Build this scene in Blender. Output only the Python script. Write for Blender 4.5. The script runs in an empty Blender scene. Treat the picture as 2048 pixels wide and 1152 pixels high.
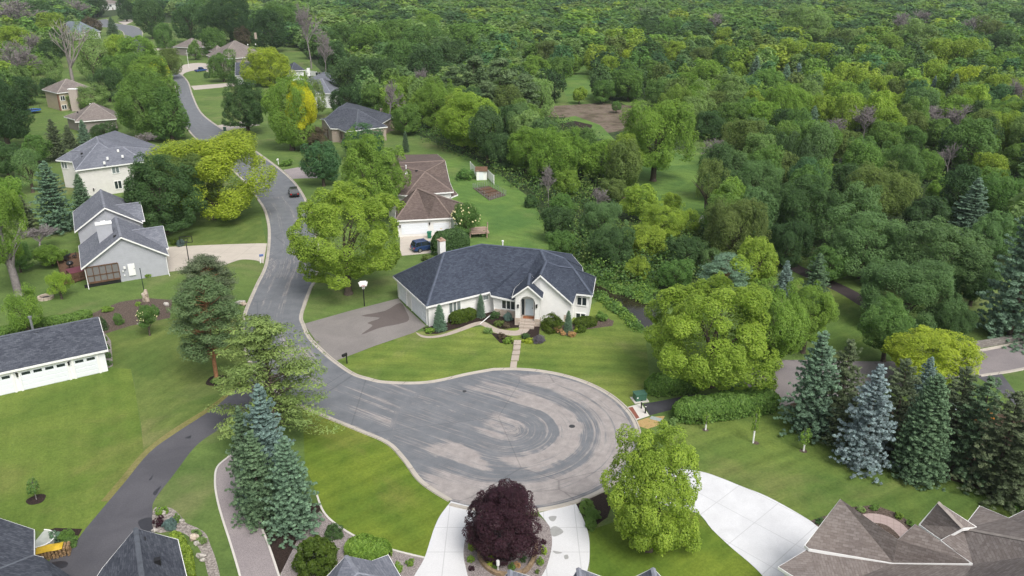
import bpy, bmesh, math, random
import numpy as np
from mathutils import Vector, geometry, noise as mnoise
R = math.radians
SC = bpy.context.scene
COL = SC.collection
# ------------------------------------------------------------------ camera model
FPX, CAMH = 1593.0, 42.0
PIT = math.atan(646 / FPX)
CP, SP = math.cos(PIT), math.sin(PIT)
def ray(x, y):
    u, v = x - 1024, y - 576
    return Vector((u, FPX * CP - v * SP, -(v * CP + FPX * SP)))
def V(x, y, z=0.0):
    d = ray(x, y); t = (CAMH - z) / -d.z
    return Vector((d.x * t, d.y * t, z))
def depth_of(p): return p[1] * CP + (CAMH - p[2]) * SP
def project(p):
    dp = depth_of(p); v = ((CAMH - p[2]) * CP - p[1] * SP) * FPX / dp
    return 1024 + p[0] * FPX / dp, 576 + v
# ------------------------------------------------------------------ objects
OFF = {}
def put(o, label=None, cat=None, group=None, kind=None):
    if label: o['label'] = label
    if cat: o['category'] = cat
    if group: o['group'] = group
    if kind: o['kind'] = kind
    return o
def thing(name, label, cat, loc=(0, 0, 0), group=None):
    o = bpy.data.objects.new(name, None); COL.objects.link(o)
    o.location = loc; o.empty_display_size = .3
    OFF[o.name] = Vector(loc)
    return put(o, label, cat, group)
def np_mesh(name, v, q, mats=(), face_attr=None, color_attr=None, smooth=False):
    v = np.asarray(v, np.float32); q = np.asarray(q, np.int32)
    me = bpy.data.meshes.new(name)
    k = q.shape[1]; n = len(q)
    me.vertices.add(len(v)); me.vertices.foreach_set('co', v.ravel())
    me.loops.add(n * k); me.loops.foreach_set('vertex_index', q.ravel())
    me.polygons.add(n)
    me.polygons.foreach_set('loop_start', np.arange(0, n * k, k, dtype=np.int32))
    if smooth: me.polygons.foreach_set('use_smooth', np.ones(n, bool))
    for m in mats: me.materials.append(m)
    if face_attr is not None:
        a = me.attributes.new('tint', 'FLOAT', 'FACE'); a.data.foreach_set('value', np.asarray(face_attr, np.float32))
    if color_attr is not None:
        a = me.attributes.new('fcol', 'FLOAT_COLOR', 'FACE'); a.data.foreach_set('color', np.asarray(color_attr, np.float32).ravel())
    me.update(calc_edges=True)
    return me
def link(name, me, parent=None, loc=(0, 0, 0), scale=(1, 1, 1), rot=(0, 0, 0)):
    o = bpy.data.objects.new(name, me); COL.objects.link(o)
    o.location = loc; o.scale = scale; o.rotation_euler = rot
    if parent: o.parent = parent
    OFF[o.name] = OFF.get(parent.name, Vector((0, 0, 0))) if parent else Vector((0, 0, 0))
    return o
class MB:
    """collects geometry in world coordinates"""
    def __init__(s): s.v = []; s.f = []; s.m = []; s.mi = 0
    def poly(s, pts):
        n = len(s.v); s.v += [Vector(p) for p in pts]; s.f.append(list(range(n, n + len(pts)))); s.m.append(s.mi)
    def hexa(s, a):                      # 8 points: bottom 4, top 4
        n = len(s.v); s.v += [Vector(p) for p in a]
        for q in ((3, 2, 1, 0), (4, 5, 6, 7), (0, 1, 5, 4), (1, 2, 6, 5), (2, 3, 7, 6), (3, 0, 4, 7)):
            s.f.append([n + i for i in q]); s.m.append(s.mi)
    def box(s, o, ex, ey, ez):           # corner + 3 edge vectors
        o, ex, ey, ez = map(Vector, (o, ex, ey, ez))
        s.hexa([o, o + ex, o + ex + ey, o + ey, o + ez, o + ex + ez, o + ex + ey + ez, o + ey + ez])
    def cbox(s, c, sx, sy, sz, rz=0.0):  # centre of base, sizes
        ca, sa = math.cos(rz), math.sin(rz); X = Vector((ca, sa, 0)); Y = Vector((-sa, ca, 0)); c = Vector(c)
        s.box(c - X * sx / 2 - Y * sy / 2, X * sx, Y * sy, (0, 0, sz))
    def tube(s, path, r, n=8, cap=True):
        path = [Vector(p) for p in path]; rs = r if isinstance(r, (list, tuple)) else [r] * len(path)
        base = len(s.v)
        for i, p in enumerate(path):
            t = (path[min(i + 1, len(path) - 1)] - path[max(i - 1, 0)]).normalized()
            a = t.cross(Vector((0, 0, 1)) if abs(t.z) < .9 else Vector((1, 0, 0))).normalized(); b = t.cross(a)
            for k in range(n):
                w = 2 * math.pi * k / n; s.v.append(p + (a * math.cos(w) + b * math.sin(w)) * rs[i])
        for i in range(len(path) - 1):
            for k in range(n):
                s.f.append([base + i * n + k, base + i * n + (k + 1) % n, base + (i + 1) * n + (k + 1) % n, base + (i + 1) * n + k]); s.m.append(s.mi)
        if cap:
            s.f.append([base + k for k in range(n)][::-1]); s.m.append(s.mi)
            s.f.append([base + (len(path) - 1) * n + k for k in range(n)]); s.m.append(s.mi)
    def prism(s, pts, z0, z1):           # vertical prism over xy polygon
        pts = [Vector((p[0], p[1], 0)) for p in pts]; n = len(pts); b = len(s.v)
        s.v += [Vector((p.x, p.y, z0)) for p in pts] + [Vector((p.x, p.y, z1)) for p in pts]
        for t in geometry.tessellate_polygon([pts]):
            s.f.append([b + n + i for i in t]); s.m.append(s.mi)
        for i in range(n):
            j = (i + 1) % n; s.f.append([b + i, b + j, b + n + j, b + n + i]); s.m.append(s.mi)
    def ball(s, c, r, nu=10, nv=6, jit=0.0, rnd=random):
        c = Vector(c); r = Vector(r) if not isinstance(r, (int, float)) else Vector((r, r, r)); b = len(s.v)
        for j in range(nv + 1):
            th = math.pi * j / nv
            for i in range(nu):
                ph = 2 * math.pi * i / nu; k = 1 + rnd.uniform(-jit, jit)
                s.v.append(c + Vector((math.sin(th) * math.cos(ph) * r.x, math.sin(th) * math.sin(ph) * r.y, math.cos(th) * r.z)) * k)
        for j in range(nv):
            for i in range(nu):
                s.f.append([b + j * nu + i, b + (j + 1) * nu + i, b + (j + 1) * nu + (i + 1) % nu, b + j * nu + (i + 1) % nu]); s.m.append(s.mi)
    def obj(s, name, mats, parent=None, uv=True, smooth=False, bevel=0):
        if not isinstance(mats, (list, tuple)): mats = [mats]
        off = OFF.get(parent.name, Vector()) if parent else Vector()
        me = bpy.data.meshes.new(name)
        me.from_pydata([tuple(p - off) for p in s.v], [], s.f)
        bm = bmesh.new(); bm.from_mesh(me)
        bmesh.ops.remove_doubles(bm, verts=bm.verts, dist=1e-4)
        bmesh.ops.recalc_face_normals(bm, faces=bm.faces) if len(bm.faces) > 1 else None
        bm.to_mesh(me); bm.free()
        for m in mats: me.materials.append(m)
        if len(mats) > 1 and len(me.polygons) == len(s.m):
            for p, mi in zip(me.polygons, s.m): p.material_index = mi
        if smooth:
            for p in me.polygons: p.use_smooth = True
        if uv:
            ul = me.uv_layers.new(name='UVMap').data
            for p in me.polygons:
                n = p.normal; t = Vector((-n.y, n.x, 0))
                if t.length < 1e-3: t = Vector((1, 0, 0))
                t.normalize(); b = n.cross(t)
                for li in p.loop_indices:
                    w = me.vertices[me.loops[li].vertex_index].co + off
                    ul[li].uv = (w.dot(t), w.dot(b))
        o = link(name, me, parent)
        if bevel:
            md = o.modifiers.new('b', 'BEVEL'); md.width = bevel; md.segments = 1; md.limit_method = 'ANGLE'
        return o
# ------------------------------------------------------------------ materials
MATS = {}
class NT:
    def __init__(s, name):
        s.m = bpy.data.materials.new(name); s.m.use_nodes = True; s.t = s.m.node_tree; s.t.nodes.clear()
        s.out = s.n('ShaderNodeOutputMaterial')
    def n(s, ty, **k):
        nd = s.t.nodes.new(ty)
        for a, b in k.items(): setattr(nd, a, b)
        return nd
    def l(s, a, b): s.t.links.new(a, b)
    def val(s, sock, v):
        if hasattr(v, 'is_linked') or isinstance(v, bpy.types.NodeSocket): s.l(v, sock)
        else: sock.default_value = v
    def pos(s): return s.n('ShaderNodeNewGeometry').outputs['Position']
    def uv(s): return s.n('ShaderNodeTexCoord').outputs['UV']
    def objc(s): return s.n('ShaderNodeTexCoord').outputs['Object']
    def map(s, vec, scale=(1, 1, 1), rot=(0, 0, 0), loc=(0, 0, 0)):
        m = s.n('ShaderNodeMapping'); s.l(vec, m.inputs[0]); m.inputs['Scale'].default_value = scale
        m.inputs['Rotation'].default_value = rot; m.inputs['Location'].default_value = loc
        return m.outputs[0]
    def noise(s, vec, scale, detail=3, rough=.55, dist=0):
        t = s.n('ShaderNodeTexNoise'); s.l(vec, t.inputs['Vector']); t.inputs['Scale'].default_value = scale
        t.inputs['Detail'].default_value = detail; t.inputs['Roughness'].default_value = rough; t.inputs['Distortion'].default_value = dist
        return t.outputs['Fac']
    def ramp(s, f, stops, mode='LINEAR'):
        r = s.n('ShaderNodeValToRGB'); s.l(f, r.inputs[0]); cr = r.color_ramp; cr.interpolation = mode
        while len(cr.elements) < len(stops): cr.elements.new(.5)
        for e, (p, c) in zip(cr.elements, stops):
            e.position = p; e.color = tuple(c) + (1,) if len(c) == 3 else c
        return r.outputs[0]
    def mix(s, f, a, b, mode='MIX'):
        m = s.n('ShaderNodeMix', data_type='RGBA', blend_type=mode)
        s.val(m.inputs[0], f)
        for i, x in ((6, a), (7, b)):
            if isinstance(x, (tuple, list)): m.inputs[i].default_value = tuple(x) + (1,) if len(x) == 3 else x
            else: s.l(x, m.inputs[i])
        return m.outputs[2]
    def math(s, op, a, b=0.0, c=None):
        m = s.n('ShaderNodeMath', operation=op); s.val(m.inputs[0], a); s.val(m.inputs[1], b)
        if c is not None: s.val(m.inputs[2], c)
        return m.outputs[0]
    def mr(s, v, a, b, c=0.0, d=1.0, smooth=True):
        m = s.n('ShaderNodeMapRange'); m.interpolation_type = 'SMOOTHSTEP' if smooth else 'LINEAR'
        s.l(v, m.inputs[0])
        for i, x in enumerate((a, b, c, d)): m.inputs[i + 1].default_value = x
        return m.outputs[0]
    def bump(s, h, strength=.3, dist=.05):
        b = s.n('ShaderNodeBump'); s.l(h, b.inputs['Height']); b.inputs['Strength'].default_value = strength; b.inputs['Distance'].default_value = dist
        return b.outputs[0]
    def bsdf(s, col, rough=.8, spec=.3, metal=0.0, normal=None):
        p = s.n('ShaderNodeBsdfPrincipled')
        if isinstance(col, (tuple, list)): p.inputs['Base Color'].default_value = tuple(col) + (1,) if len(col) == 3 else col
        else: s.l(col, p.inputs['Base Color'])
        s.val(p.inputs['Roughness'], rough); p.inputs['Specular IOR Level'].default_value = spec; p.inputs['Metallic'].default_value = metal
        if normal is not None: s.l(normal, p.inputs['Normal'])
        s.l(p.outputs[0], s.out.inputs[0]); return p
def plain(name, col, rough=.7, spec=.3, metal=0.0, var=.12, scale=3.0, world=True):
    if name in MATS: return MATS[name]
    t = NT(name); f = t.noise(t.pos() if world else t.objc(), scale, 4, .6)
    a = tuple(c * (1 - var) for c in col); b = tuple(min(1, c * (1 + var)) for c in col)
    t.bsdf(t.ramp(f, [(.3, a), (.7, b)]), rough, spec, metal)
    MATS[name] = t.m; return t.m
def speckle(name, cols, scale, rough=.9, bump=.4, big=None, bigscale=.15):
    t = NT(name); p = t.pos(); f = t.noise(p, scale, 2, .7)
    c = t.ramp(f, [(.32 + .36 * i / (len(cols) - 1), k) for i, k in enumerate(cols)])
    if big: c = t.mix(t.mr(t.noise(p, bigscale, 4), .45, .65), c, big, 'MULTIPLY')
    t.bsdf(c, rough, .2, normal=t.bump(f, bump, .05)); MATS[name] = t.m; return t.m
def shingle(name, cols, cap=None):
    t = NT(name); uv = t.uv()
    br = t.n('ShaderNodeTexBrick'); t.l(uv, br.inputs['Vector']); br.inputs['Scale'].default_value = 1
    br.inputs['Brick Width'].default_value = .42; br.inputs['Row Height'].default_value = .2; br.inputs['Mortar Size'].default_value = .012
    br.inputs['Color1'].default_value = cols[0] + (1,); br.inputs['Color2'].default_value = cols[2] + (1,); br.inputs['Mortar'].default_value = tuple(c * .55 for c in cols[0]) + (1,)
    br.inputs['Bias'].default_value = -.1
    f = t.noise(t.map(uv, (1, 2.2, 1)), 3.2, 3, .7); g = t.noise(uv, .25, 3)
    c = t.mix(.45, br.outputs['Color'], t.ramp(f, [(.34, cols[0]), (.52, cols[1]), (.68, cols[2])]))
    c = t.mix(t.mr(g, .35, .7), c, t.mix(1.0, c, (.82, .82, .84), 'MULTIPLY'))
    wv = t.n('ShaderNodeTexWave'); wv.bands_direction = 'Y'; wv.wave_profile = 'SAW'; t.l(uv, wv.inputs['Vector']); wv.inputs['Scale'].default_value = .8
    t.bsdf(c, .9, .15, normal=t.bump(t.math('ADD', wv.outputs['Fac'], f), .35, .04)); MATS[name] = t.m; return t.m
def siding(name, col, lap=.2, vertical=False):
    t = NT(name); uv = t.uv(); wv = t.n('ShaderNodeTexWave'); wv.bands_direction = 'X' if vertical else 'Y'; wv.wave_profile = 'SAW'
    t.l(uv, wv.inputs['Vector']); wv.inputs['Scale'].default_value = .314 / lap * .5
    f = t.noise(uv, 1.2, 4, .6); c = t.ramp(f, [(.3, tuple(k * .93 for k in col)), (.7, tuple(min(1, k * 1.04) for k in col))])
    t.bsdf(c, .7, .25, normal=t.bump(wv.outputs['Fac'], .5, .03)); MATS[name] = t.m; return t.m
def stone(name, cols, w=.45, h=.2):
    t = NT(name); uv = t.uv(); br = t.n('ShaderNodeTexBrick'); t.l(uv, br.inputs['Vector']); br.inputs['Scale'].default_value = 1
    br.inputs['Brick Width'].default_value = w; br.inputs['Row Height'].default_value = h; br.inputs['Mortar Size'].default_value = .015
    br.inputs['Color1'].default_value = cols[0] + (1,); br.inputs['Color2'].default_value = cols[1] + (1,); br.inputs['Mortar'].default_value = cols[2] + (1,)
    t.bsdf(br.outputs['Color'], .9, .15, normal=t.bump(br.outputs['Fac'], .4, .03)); MATS[name] = t.m; return t.m
def foliage(name, transl=.35, attr=False):
    t = NT(name)
    at = t.n('ShaderNodeAttribute', attribute_name='tint'); tint = at.outputs['Fac']
    if attr:
        fc = t.n('ShaderNodeAttribute', attribute_name='fcol'); base = fc.outputs['Color']
    else:
        base = t.n('ShaderNodeObjectInfo').outputs['Color']
    k = t.mr(tint, 0, 1, .6, 1.4, False)
    hs = t.n('ShaderNodeHueSaturation'); t.l(base, hs.inputs['Color']); t.l(k, hs.inputs['Value'])
    t.l(t.mr(tint, 0, 1, .515, .485, False), hs.inputs['Hue'])
    c = hs.outputs[0]
    d = t.n('ShaderNodeBsdfPrincipled'); t.l(c, d.inputs['Base Color']); d.inputs['Roughness'].default_value = .55; d.inputs['Specular IOR Level'].default_value = .25
    tr = t.n('ShaderNodeBsdfTranslucent'); t.l(t.mix(1.0, c, (1.08, 1.15, .6), 'MULTIPLY'), tr.inputs['Color'])
    mx = t.n('ShaderNodeMixShader'); mx.inputs[0].default_value = transl
    t.l(d.outputs[0], mx.inputs[1]); t.l(tr.outputs[0], mx.inputs[2]); t.l(mx.outputs[0], t.out.inputs[0])
    MATS[name] = t.m; return t.m
LEAF = foliage('leaf', .45); NEEDLE = foliage('needle', .15); LEAFFAR = foliage('far_leaf', .42, True)
BARK = plain('bark', (.10, .08, .065), .9, .1, var=.3, scale=6)
BARKL = plain('bark_pale', (.27, .245, .225), .9, .1, var=.25, scale=6)
BARKG = plain('bark_grey', (.225, .20, .20), .9, .1, var=.25, scale=4)
BARKO = plain('bark_orange', (.30, .15, .08), .9, .1, var=.3, scale=4)
WHITE = plain('white_paint', (.80, .80, .79), .5, .3, var=.03)
CREAM = siding('cream_siding', (.75, .745, .725), .18)
CREAMV = siding('cream_board', (.77, .765, .75), .4, True)
GREYS = siding('grey_siding', (.40, .41, .45), .18)
BEIGE = siding('beige_siding', (.66, .64, .62), .18)
TAN = siding('tan_siding', (.45, .38, .29), .2)
TAUPE = siding('taupe_siding', (.26, .23, .215), .2)
BRICK = stone('pinkish_brick', ((.36, .26, .21), (.42, .32, .27), (.36, .33, .30)), .22, .08)
STONE = stone('tan_stone', ((.42, .34, .27), (.54, .46, .39), (.36, .32, .29)))
GLASS = plain('window_glass', (.02, .028, .033), .06, .6, var=.4, scale=.7)
GLASSL = plain('window_blind', (.16, .19, .19), .1, .6, var=.3, scale=.7)
DARKM = plain('dark_metal', (.015, .015, .017), .45, .4)
GREYM = plain('grey_metal', (.35, .36, .37), .4, .5, .6)
WOODB = plain('brown_wood', (.12, .07, .045), .8, .2, var=.25)
WOODR = plain('red_brown_wood', (.20, .10, .07), .8, .2, var=.2)
RF_NAVY = shingle('navy_shingle', ((.034, .041, .06), (.052, .062, .088), (.082, .098, .13)))
RF_SLATE = shingle('slate_shingle', ((.045, .05, .065), (.075, .083, .105), (.13, .14, .165)))
RF_GREY = shingle('grey_shingle', ((.12, .128, .155), (.165, .175, .205), (.235, .245, .28)))
RF_BLUE = shingle('blue_grey_shingle', ((.13, .155, .18), (.17, .20, .23), (.22, .26, .29)))
RF_BROWN = shingle('brown_shingle', ((.10, .074, .065), (.142, .108, .096), (.19, .15, .136)))
RF_TAN = shingle('tan_shingle', ((.155, .13, .12), (.21, .18, .165), (.275, .245, .23)))
EXPO = 0.46
# ------------------------------------------------------------------ camera, light, sky
cam = bpy.data.cameras.new('camera'); co = bpy.data.objects.new('camera', cam); COL.objects.link(co)
co.location = (0, 0, CAMH); co.rotation_euler = (math.pi / 2 - PIT, 0, 0)
cam.sensor_width = 36; cam.lens = 36 * FPX / 2048; cam.clip_start = 1; cam.clip_end = 9000
SC.camera = co
SUN_EL, SUN_AZ = R(52), R(150)          # azimuth measured from +Y towards +X
w = bpy.data.worlds.new('World'); SC.world = w; w.use_nodes = True; nt = w.node_tree; nt.nodes.clear()
sky = nt.nodes.new('ShaderNodeTexSky'); sky.sky_type = 'NISHITA'; sky.sun_disc = False; sky.sun_elevation = SUN_EL; sky.sun_rotation = SUN_AZ
sky.dust_density = 4; sky.air_density = 1.2
hs = nt.nodes.new('ShaderNodeHueSaturation'); hs.inputs['Saturation'].default_value = .35
bg = nt.nodes.new('ShaderNodeBackground'); bg.inputs[1].default_value = .13; wo = nt.nodes.new('ShaderNodeOutputWorld')
nt.links.new(sky.outputs[0], hs.inputs['Color']); nt.links.new(hs.outputs[0], bg.inputs[0]); nt.links.new(bg.outputs[0], wo.inputs[0])
sl = bpy.data.lights.new('sun', 'SUN'); so = bpy.data.objects.new('sun', sl); COL.objects.link(so)
sl.energy = 1.9; sl.angle = R(30); sl.color = (1, .965, .91)
sd = Vector((math.sin(SUN_AZ) * math.cos(SUN_EL), math.cos(SUN_AZ) * math.cos(SUN_EL), math.sin(SUN_EL)))
so.rotation_euler = sd.to_track_quat('Z', 'Y').to_euler(); so.location = (0, 0, 120)
SC.view_settings.view_transform = 'Standard'; SC.view_settings.look = 'None'; SC.view_settings.gamma = 1; SC.view_settings.exposure = EXPO
SC.cycles.use_denoising = True; SC.cycles.max_bounces = 7; SC.cycles.diffuse_bounces = 5; SC.cycles.glossy_bounces = 2; SC.cycles.transmission_bounces = 3
SC.cycles.use_adaptive_sampling = False
try: SC.cycles.denoising_prefilter = 'NONE'
except Exception: pass
# ------------------------------------------------------------------ ground materials
def lawn(name, a, b, c, ang=0.0, yellow=.5, stripe=.35):
    """a dark, b mid, c dry"""
    t = NT(name); p = t.map(t.pos(), rot=(0, 0, ang))
    n1 = t.noise(p, .11, 5, .65, .6); n2 = t.noise(t.map(p, (.10, 1.5, 1)), 1.0, 3, .65); n3 = t.noise(p, 3.6, 5, .85); n4 = t.noise(t.map(p, loc=(31, 7, 0)), .06, 5, .6, .8); n5 = t.noise(p, .55, 4, .7)
    col = t.mix(t.mr(n1, .32, .68), a, b)
    col = t.mix(t.math('MULTIPLY', t.mr(n4, .50, .70), yellow), col, c)
    wv = t.n('ShaderNodeTexWave'); wv.bands_direction = 'Y'; t.l(p, wv.inputs['Vector']); wv.inputs['Scale'].default_value = .16; wv.inputs['Distortion'].default_value = 1.2; wv.inputs['Detail'].default_value = 1; wv.inputs['Detail Scale'].default_value = .3
    k = t.math('ADD', t.math('MULTIPLY', t.mr(n2, .3, .7, -1, 1), stripe * .20), t.math('MULTIPLY', t.mr(n3, .25, .75, -1, 1), .50)); k = t.math('ADD', k, t.math('MULTIPLY', t.mr(n5, .3, .7, -1, 1), .20)); k = t.math('ADD', k, t.math('MULTIPLY', t.math('SUBTRACT', wv.outputs['Fac'], .5), stripe * .34))
    col = t.mix(1.0, col, t.ramp(t.math('MULTIPLY_ADD', k, .5, .5), [(0, (.52, .55, .55)), (.5, (1, 1, 1)), (1, (1.5, 1.45, 1.45))]), 'MULTIPLY')
    t.bsdf(col, .95, .1, normal=t.bump(n3, .6, .08)); MATS[name] = t.m; return t.m
G_MAIN = lawn('lawn_base', (0.086, 0.140, 0.039), (0.125, 0.185, 0.051), (0.195, 0.185, 0.092), .3)
G_LEFT = lawn('lawn_left', (.094, .150, .029), (.134, .186, .038), (.185, .19, .06), 1.1, .6)
G_LEFTD = lawn('lawn_left_dark', (0.083, 0.131, 0.033), (0.139, 0.179, 0.049), (0.204, 0.185, 0.089), 1.9, .5, .5)
G_FRONT = lawn('lawn_front', (0.097, 0.154, 0.032), (0.162, 0.210, 0.045), (0.245, 0.227, 0.107), .1, .55, .75)
G_MID = lawn('lawn_mid', (0.085, 0.142, 0.021), (0.148, 0.199, 0.028), (0.207, 0.203, 0.053), -.7, .6, .6)
G_RIGHT = lawn('lawn_right', (0.083, 0.139, 0.033), (0.135, 0.185, 0.043), (0.194, 0.200, 0.073), -.5, .55, .8)
G_BACK = lawn('lawn_back', (0.078, 0.151, 0.040), (0.130, 0.213, 0.050), (0.181, 0.213, 0.073), .6, .4, .5)
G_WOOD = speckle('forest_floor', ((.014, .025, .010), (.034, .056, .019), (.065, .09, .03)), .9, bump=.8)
G_DIRT = speckle('bare_dirt', ((.10, .08, .06), (.155, .12, .092), (.19, .15, .12), (.12, .13, .06)), .55, big=(.6, .6, .55))
G_MULCH = speckle('dark_mulch', ((.012, .008, .007), (.03, .02, .017), (.055, .036, .03)), 11, bump=.9)
G_MULCHB = speckle('brown_mulch', ((.05, .035, .028), (.10, .075, .062), (.16, .125, .105)), 7, bump=.9)
G_GRAVEL = speckle('pink_gravel', ((.13, .11, .105), (.26, .225, .22), (.40, .36, .35)), 13, bump=.9)
G_COBBLE = speckle('river_stones', ((.14, .12, .11), (.27, .24, .22), (.41, .37, .34)), 4.5, bump=1.0)
def asphalt(name, a, b, scale=4, wet=None, wetscale=.3, agg=.12):
    t = NT(name); p = t.pos(); f = t.noise(p, scale * 2.2, 3, .8); g = t.noise(p, .22, 4, .6, .5)
    c = t.mix(t.mr(g, .3, .7), a, b); rough = .85
    k = t.ramp(f, [(.25, (1 - agg * 1.6,) * 3), (.75, (1 + agg * 1.6,) * 3)]); c = t.mix(1.0, c, k, 'MULTIPLY')
    if wet:
        wm = t.mr(t.noise(p, wetscale, 3, .5, .6), .585, .60); c = t.mix(wm, c, wet); rough = t.mr(wm, 0, 1, .85, .45)
    t.bsdf(c, rough, .25, normal=t.bump(f, .25, .02)); MATS[name] = t.m; return t.m
A_BLACK = asphalt('fresh_asphalt', (.075, .074, .085), (.10, .098, .11))
A_TRAIL = asphalt('trail_asphalt', (.04, .04, .048), (.06, .06, .07))
A_BROWN = asphalt('old_driveway_asphalt', (.19, .175, .168), (.232, .213, .203), 6, agg=.16)
A_STREET = asphalt('far_street_asphalt', (.19, .17, .175), (.24, .215, .215), 4, (.115, .10, .105), .13)
A_AGG = asphalt('aggregate_drive', (.25, .22, .225), (.30, .265, .265), 7, agg=.3)
A_DIRTPATH = asphalt('dark_trail', (.045, .036, .038), (.065, .05, .05))
def concrete(name, col, joint=0, ang=0.0, w=3.2, h=3.2, var=.1, loc=(0, 0, 0)):
    t = NT(name); p = t.pos(); f = t.noise(p, .5, 5, .65, .4); g = t.noise(p, 9, 2, .7)
    c = t.ramp(f, [(.3, tuple(k * (1 - var) for k in col)), (.65, col)])
    c = t.mix(1.0, c, t.ramp(g, [(.3, (.95,) * 3), (.7, (1.05,) * 3)]), 'MULTIPLY')
    if joint:
        br = t.n('ShaderNodeTexBrick'); t.l(t.map(p, rot=(0, 0, ang), loc=loc), br.inputs['Vector']); br.inputs['Scale'].default_value = 1; br.offset = 0
        br.inputs['Brick Width'].default_value = w; br.inputs['Row Height'].default_value = h; br.inputs['Mortar Size'].default_value = .03
        br.inputs['Mortar Smooth'].default_value = 0
        c = t.mix(br.outputs['Fac'], c, tuple(k * joint for k in col))
    t.bsdf(c, .85, .2); MATS[name] = t.m; return t.m
C_WHITE = concrete('white_concrete', (.63, .63, .64), .74, .0, 2.6, 2.9, .06)
C_WHITE2 = concrete('white_concrete_drive', (.63, .635, .655), .74, -.75, 3.6, 3.6, .13)
C_TAN = concrete('tan_concrete', (.50, .45, .39), .72, .12, 3.3, 3.3)
C_KERB = concrete('kerb_concrete', (.46, .42, .37), .5, .7, 3.05, 900, .2)
C_FAR = concrete('far_concrete', (.46, .41, .37), .8, .3, 3, 3)
C_WALK = concrete('walk_concrete', (.42, .36, .31), .75, .2, 1.5, 1.5)
C_LIGHT = concrete('pale_concrete', (.60, .57, .53))
WATER = plain('dark_pond_water', (.022, .017, .012), .12, .5, var=.5, scale=.35)
# ------------------------------------------------------------------ ground sheets
def smooth(pts, n=5, closed=False):
    out = []; m = len(pts); rng = range(m if closed else m - 1)
    for i in rng:
        g = (lambda k: pts[k % m]) if closed else (lambda k: pts[max(0, min(m - 1, k))])
        a, b, c, d = g(i - 1), g(i), g(i + 1), g(i + 2)
        for j in range(n):
            t = j / n
            out.append(.5 * ((2 * b) + (c - a) * t + (2 * a - 5 * b + 4 * c - d) * t * t + (3 * b - a - 3 * c + d) * t ** 3))
    if not closed: out.append(pts[-1])
    return out
def W(px, z=0): return [V(p[0], p[1], z) for p in px]
def sheet(name, pts, z, m, kind='structure', label=None, cat=None, sm=0, group=None):
    if not isinstance(pts[0], Vector): pts = W(pts)
    if sm: pts = smooth(pts, sm, True)
    P = [Vector((p.x, p.y, 0)) for p in pts]
    mb = MB(); n = len(P); mb.v = [Vector((p.x, p.y, z)) for p in P]
    for t in geometry.tessellate_polygon([P]):
        a, b, c = (P[i] for i in t)
        mb.f.append(list(t) if (b - a).cross(c - a).z > 0 else list(t)[::-1]); mb.m.append(0)
    o = mb.obj(name, m, uv=False)
    if o.data.polygons and sum(p.normal.z * p.area for p in o.data.polygons) < 0: o.data.flip_normals()
    return put(o, label, cat, group, kind)
def ribbon(path, wdt):
    L_, R_ = [], []
    for i, p in enumerate(path):
        t = (path[min(i + 1, len(path) - 1)] - path[max(i - 1, 0)]).normalized(); nrm = Vector((-t.y, t.x, 0))
        L_.append(p + nrm * wdt / 2); R_.append(p - nrm * wdt / 2)
    return L_ + R_[::-1]
# base terrain out past the horizon
gm = MB(); gm.poly([(-3500, -300, 0), (3500, -300, 0), (3500, 6500, 0), (-3500, 6500, 0)]); put(gm.obj('ground', G_MAIN, uv=False), kind='structure')
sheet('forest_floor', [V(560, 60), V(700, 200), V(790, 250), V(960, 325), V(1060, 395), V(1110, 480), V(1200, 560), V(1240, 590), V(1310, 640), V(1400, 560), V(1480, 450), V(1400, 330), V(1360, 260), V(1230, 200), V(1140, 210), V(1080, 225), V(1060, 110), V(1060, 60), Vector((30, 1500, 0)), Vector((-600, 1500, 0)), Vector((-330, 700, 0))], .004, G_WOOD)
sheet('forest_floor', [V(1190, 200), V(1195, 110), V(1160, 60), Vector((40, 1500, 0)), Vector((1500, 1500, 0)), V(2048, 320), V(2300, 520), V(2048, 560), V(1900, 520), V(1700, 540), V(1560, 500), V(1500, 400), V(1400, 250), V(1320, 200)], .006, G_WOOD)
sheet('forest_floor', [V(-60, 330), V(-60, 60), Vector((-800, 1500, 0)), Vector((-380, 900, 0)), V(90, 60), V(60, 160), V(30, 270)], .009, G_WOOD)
# lots
sheet('lawn', [(-120, 800), (0, 786), (228, 736), (262, 738), (272, 790), (285, 880), (290, 960), (150, 1084), (68, 1060), (-160, 1000)], .008, G_LEFT)
sheet('lawn', [(228, 736), (205, 660), (330, 640), (490, 640), (500, 757), (432, 813), (355, 864), (300, 904), (270, 940), (285, 880), (272, 790), (262, 738)], .006, G_LEFTD, sm=3)
sheet('lawn', [(674, 717), (830, 664), (880, 660), (1000, 650), (1130, 640), (1200, 600), (1290, 660), (1300, 770), (1290, 800), (1250, 815), (1211, 788), (1136, 751), (1024, 737), (937, 748), (854, 765), (774, 765), (707, 748)], .006, G_FRONT)
sheet('lawn', [(604, 806), (632, 826), (717, 861), (774, 886), (807, 919), (834, 956), (862, 979), (902, 1003), (874, 1039), (862, 1076), (849, 1116), (799, 1104), (749, 1089), (712, 1074), (672, 1049), (647, 1024), (634, 991), (610, 930)], .006, G_MID)
sheet('lawn', [(1340, 840), (1560, 820), (1700, 890), (1990, 980), (2140, 1060), (1900, 1040), (1790, 1100), (1636, 1054), (1603, 1031), (1536, 994), (1486, 974), (1436, 954), (1399, 943), (1330, 900)], .006, G_RIGHT)
sheet('lawn', [(1180, 1060), (1300, 1020), (1394, 1026), (1424, 1059), (1461, 1094), (1499, 1126), (1524, 1152), (1540, 1200), (1180, 1200)], .006, G_MID)
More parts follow.
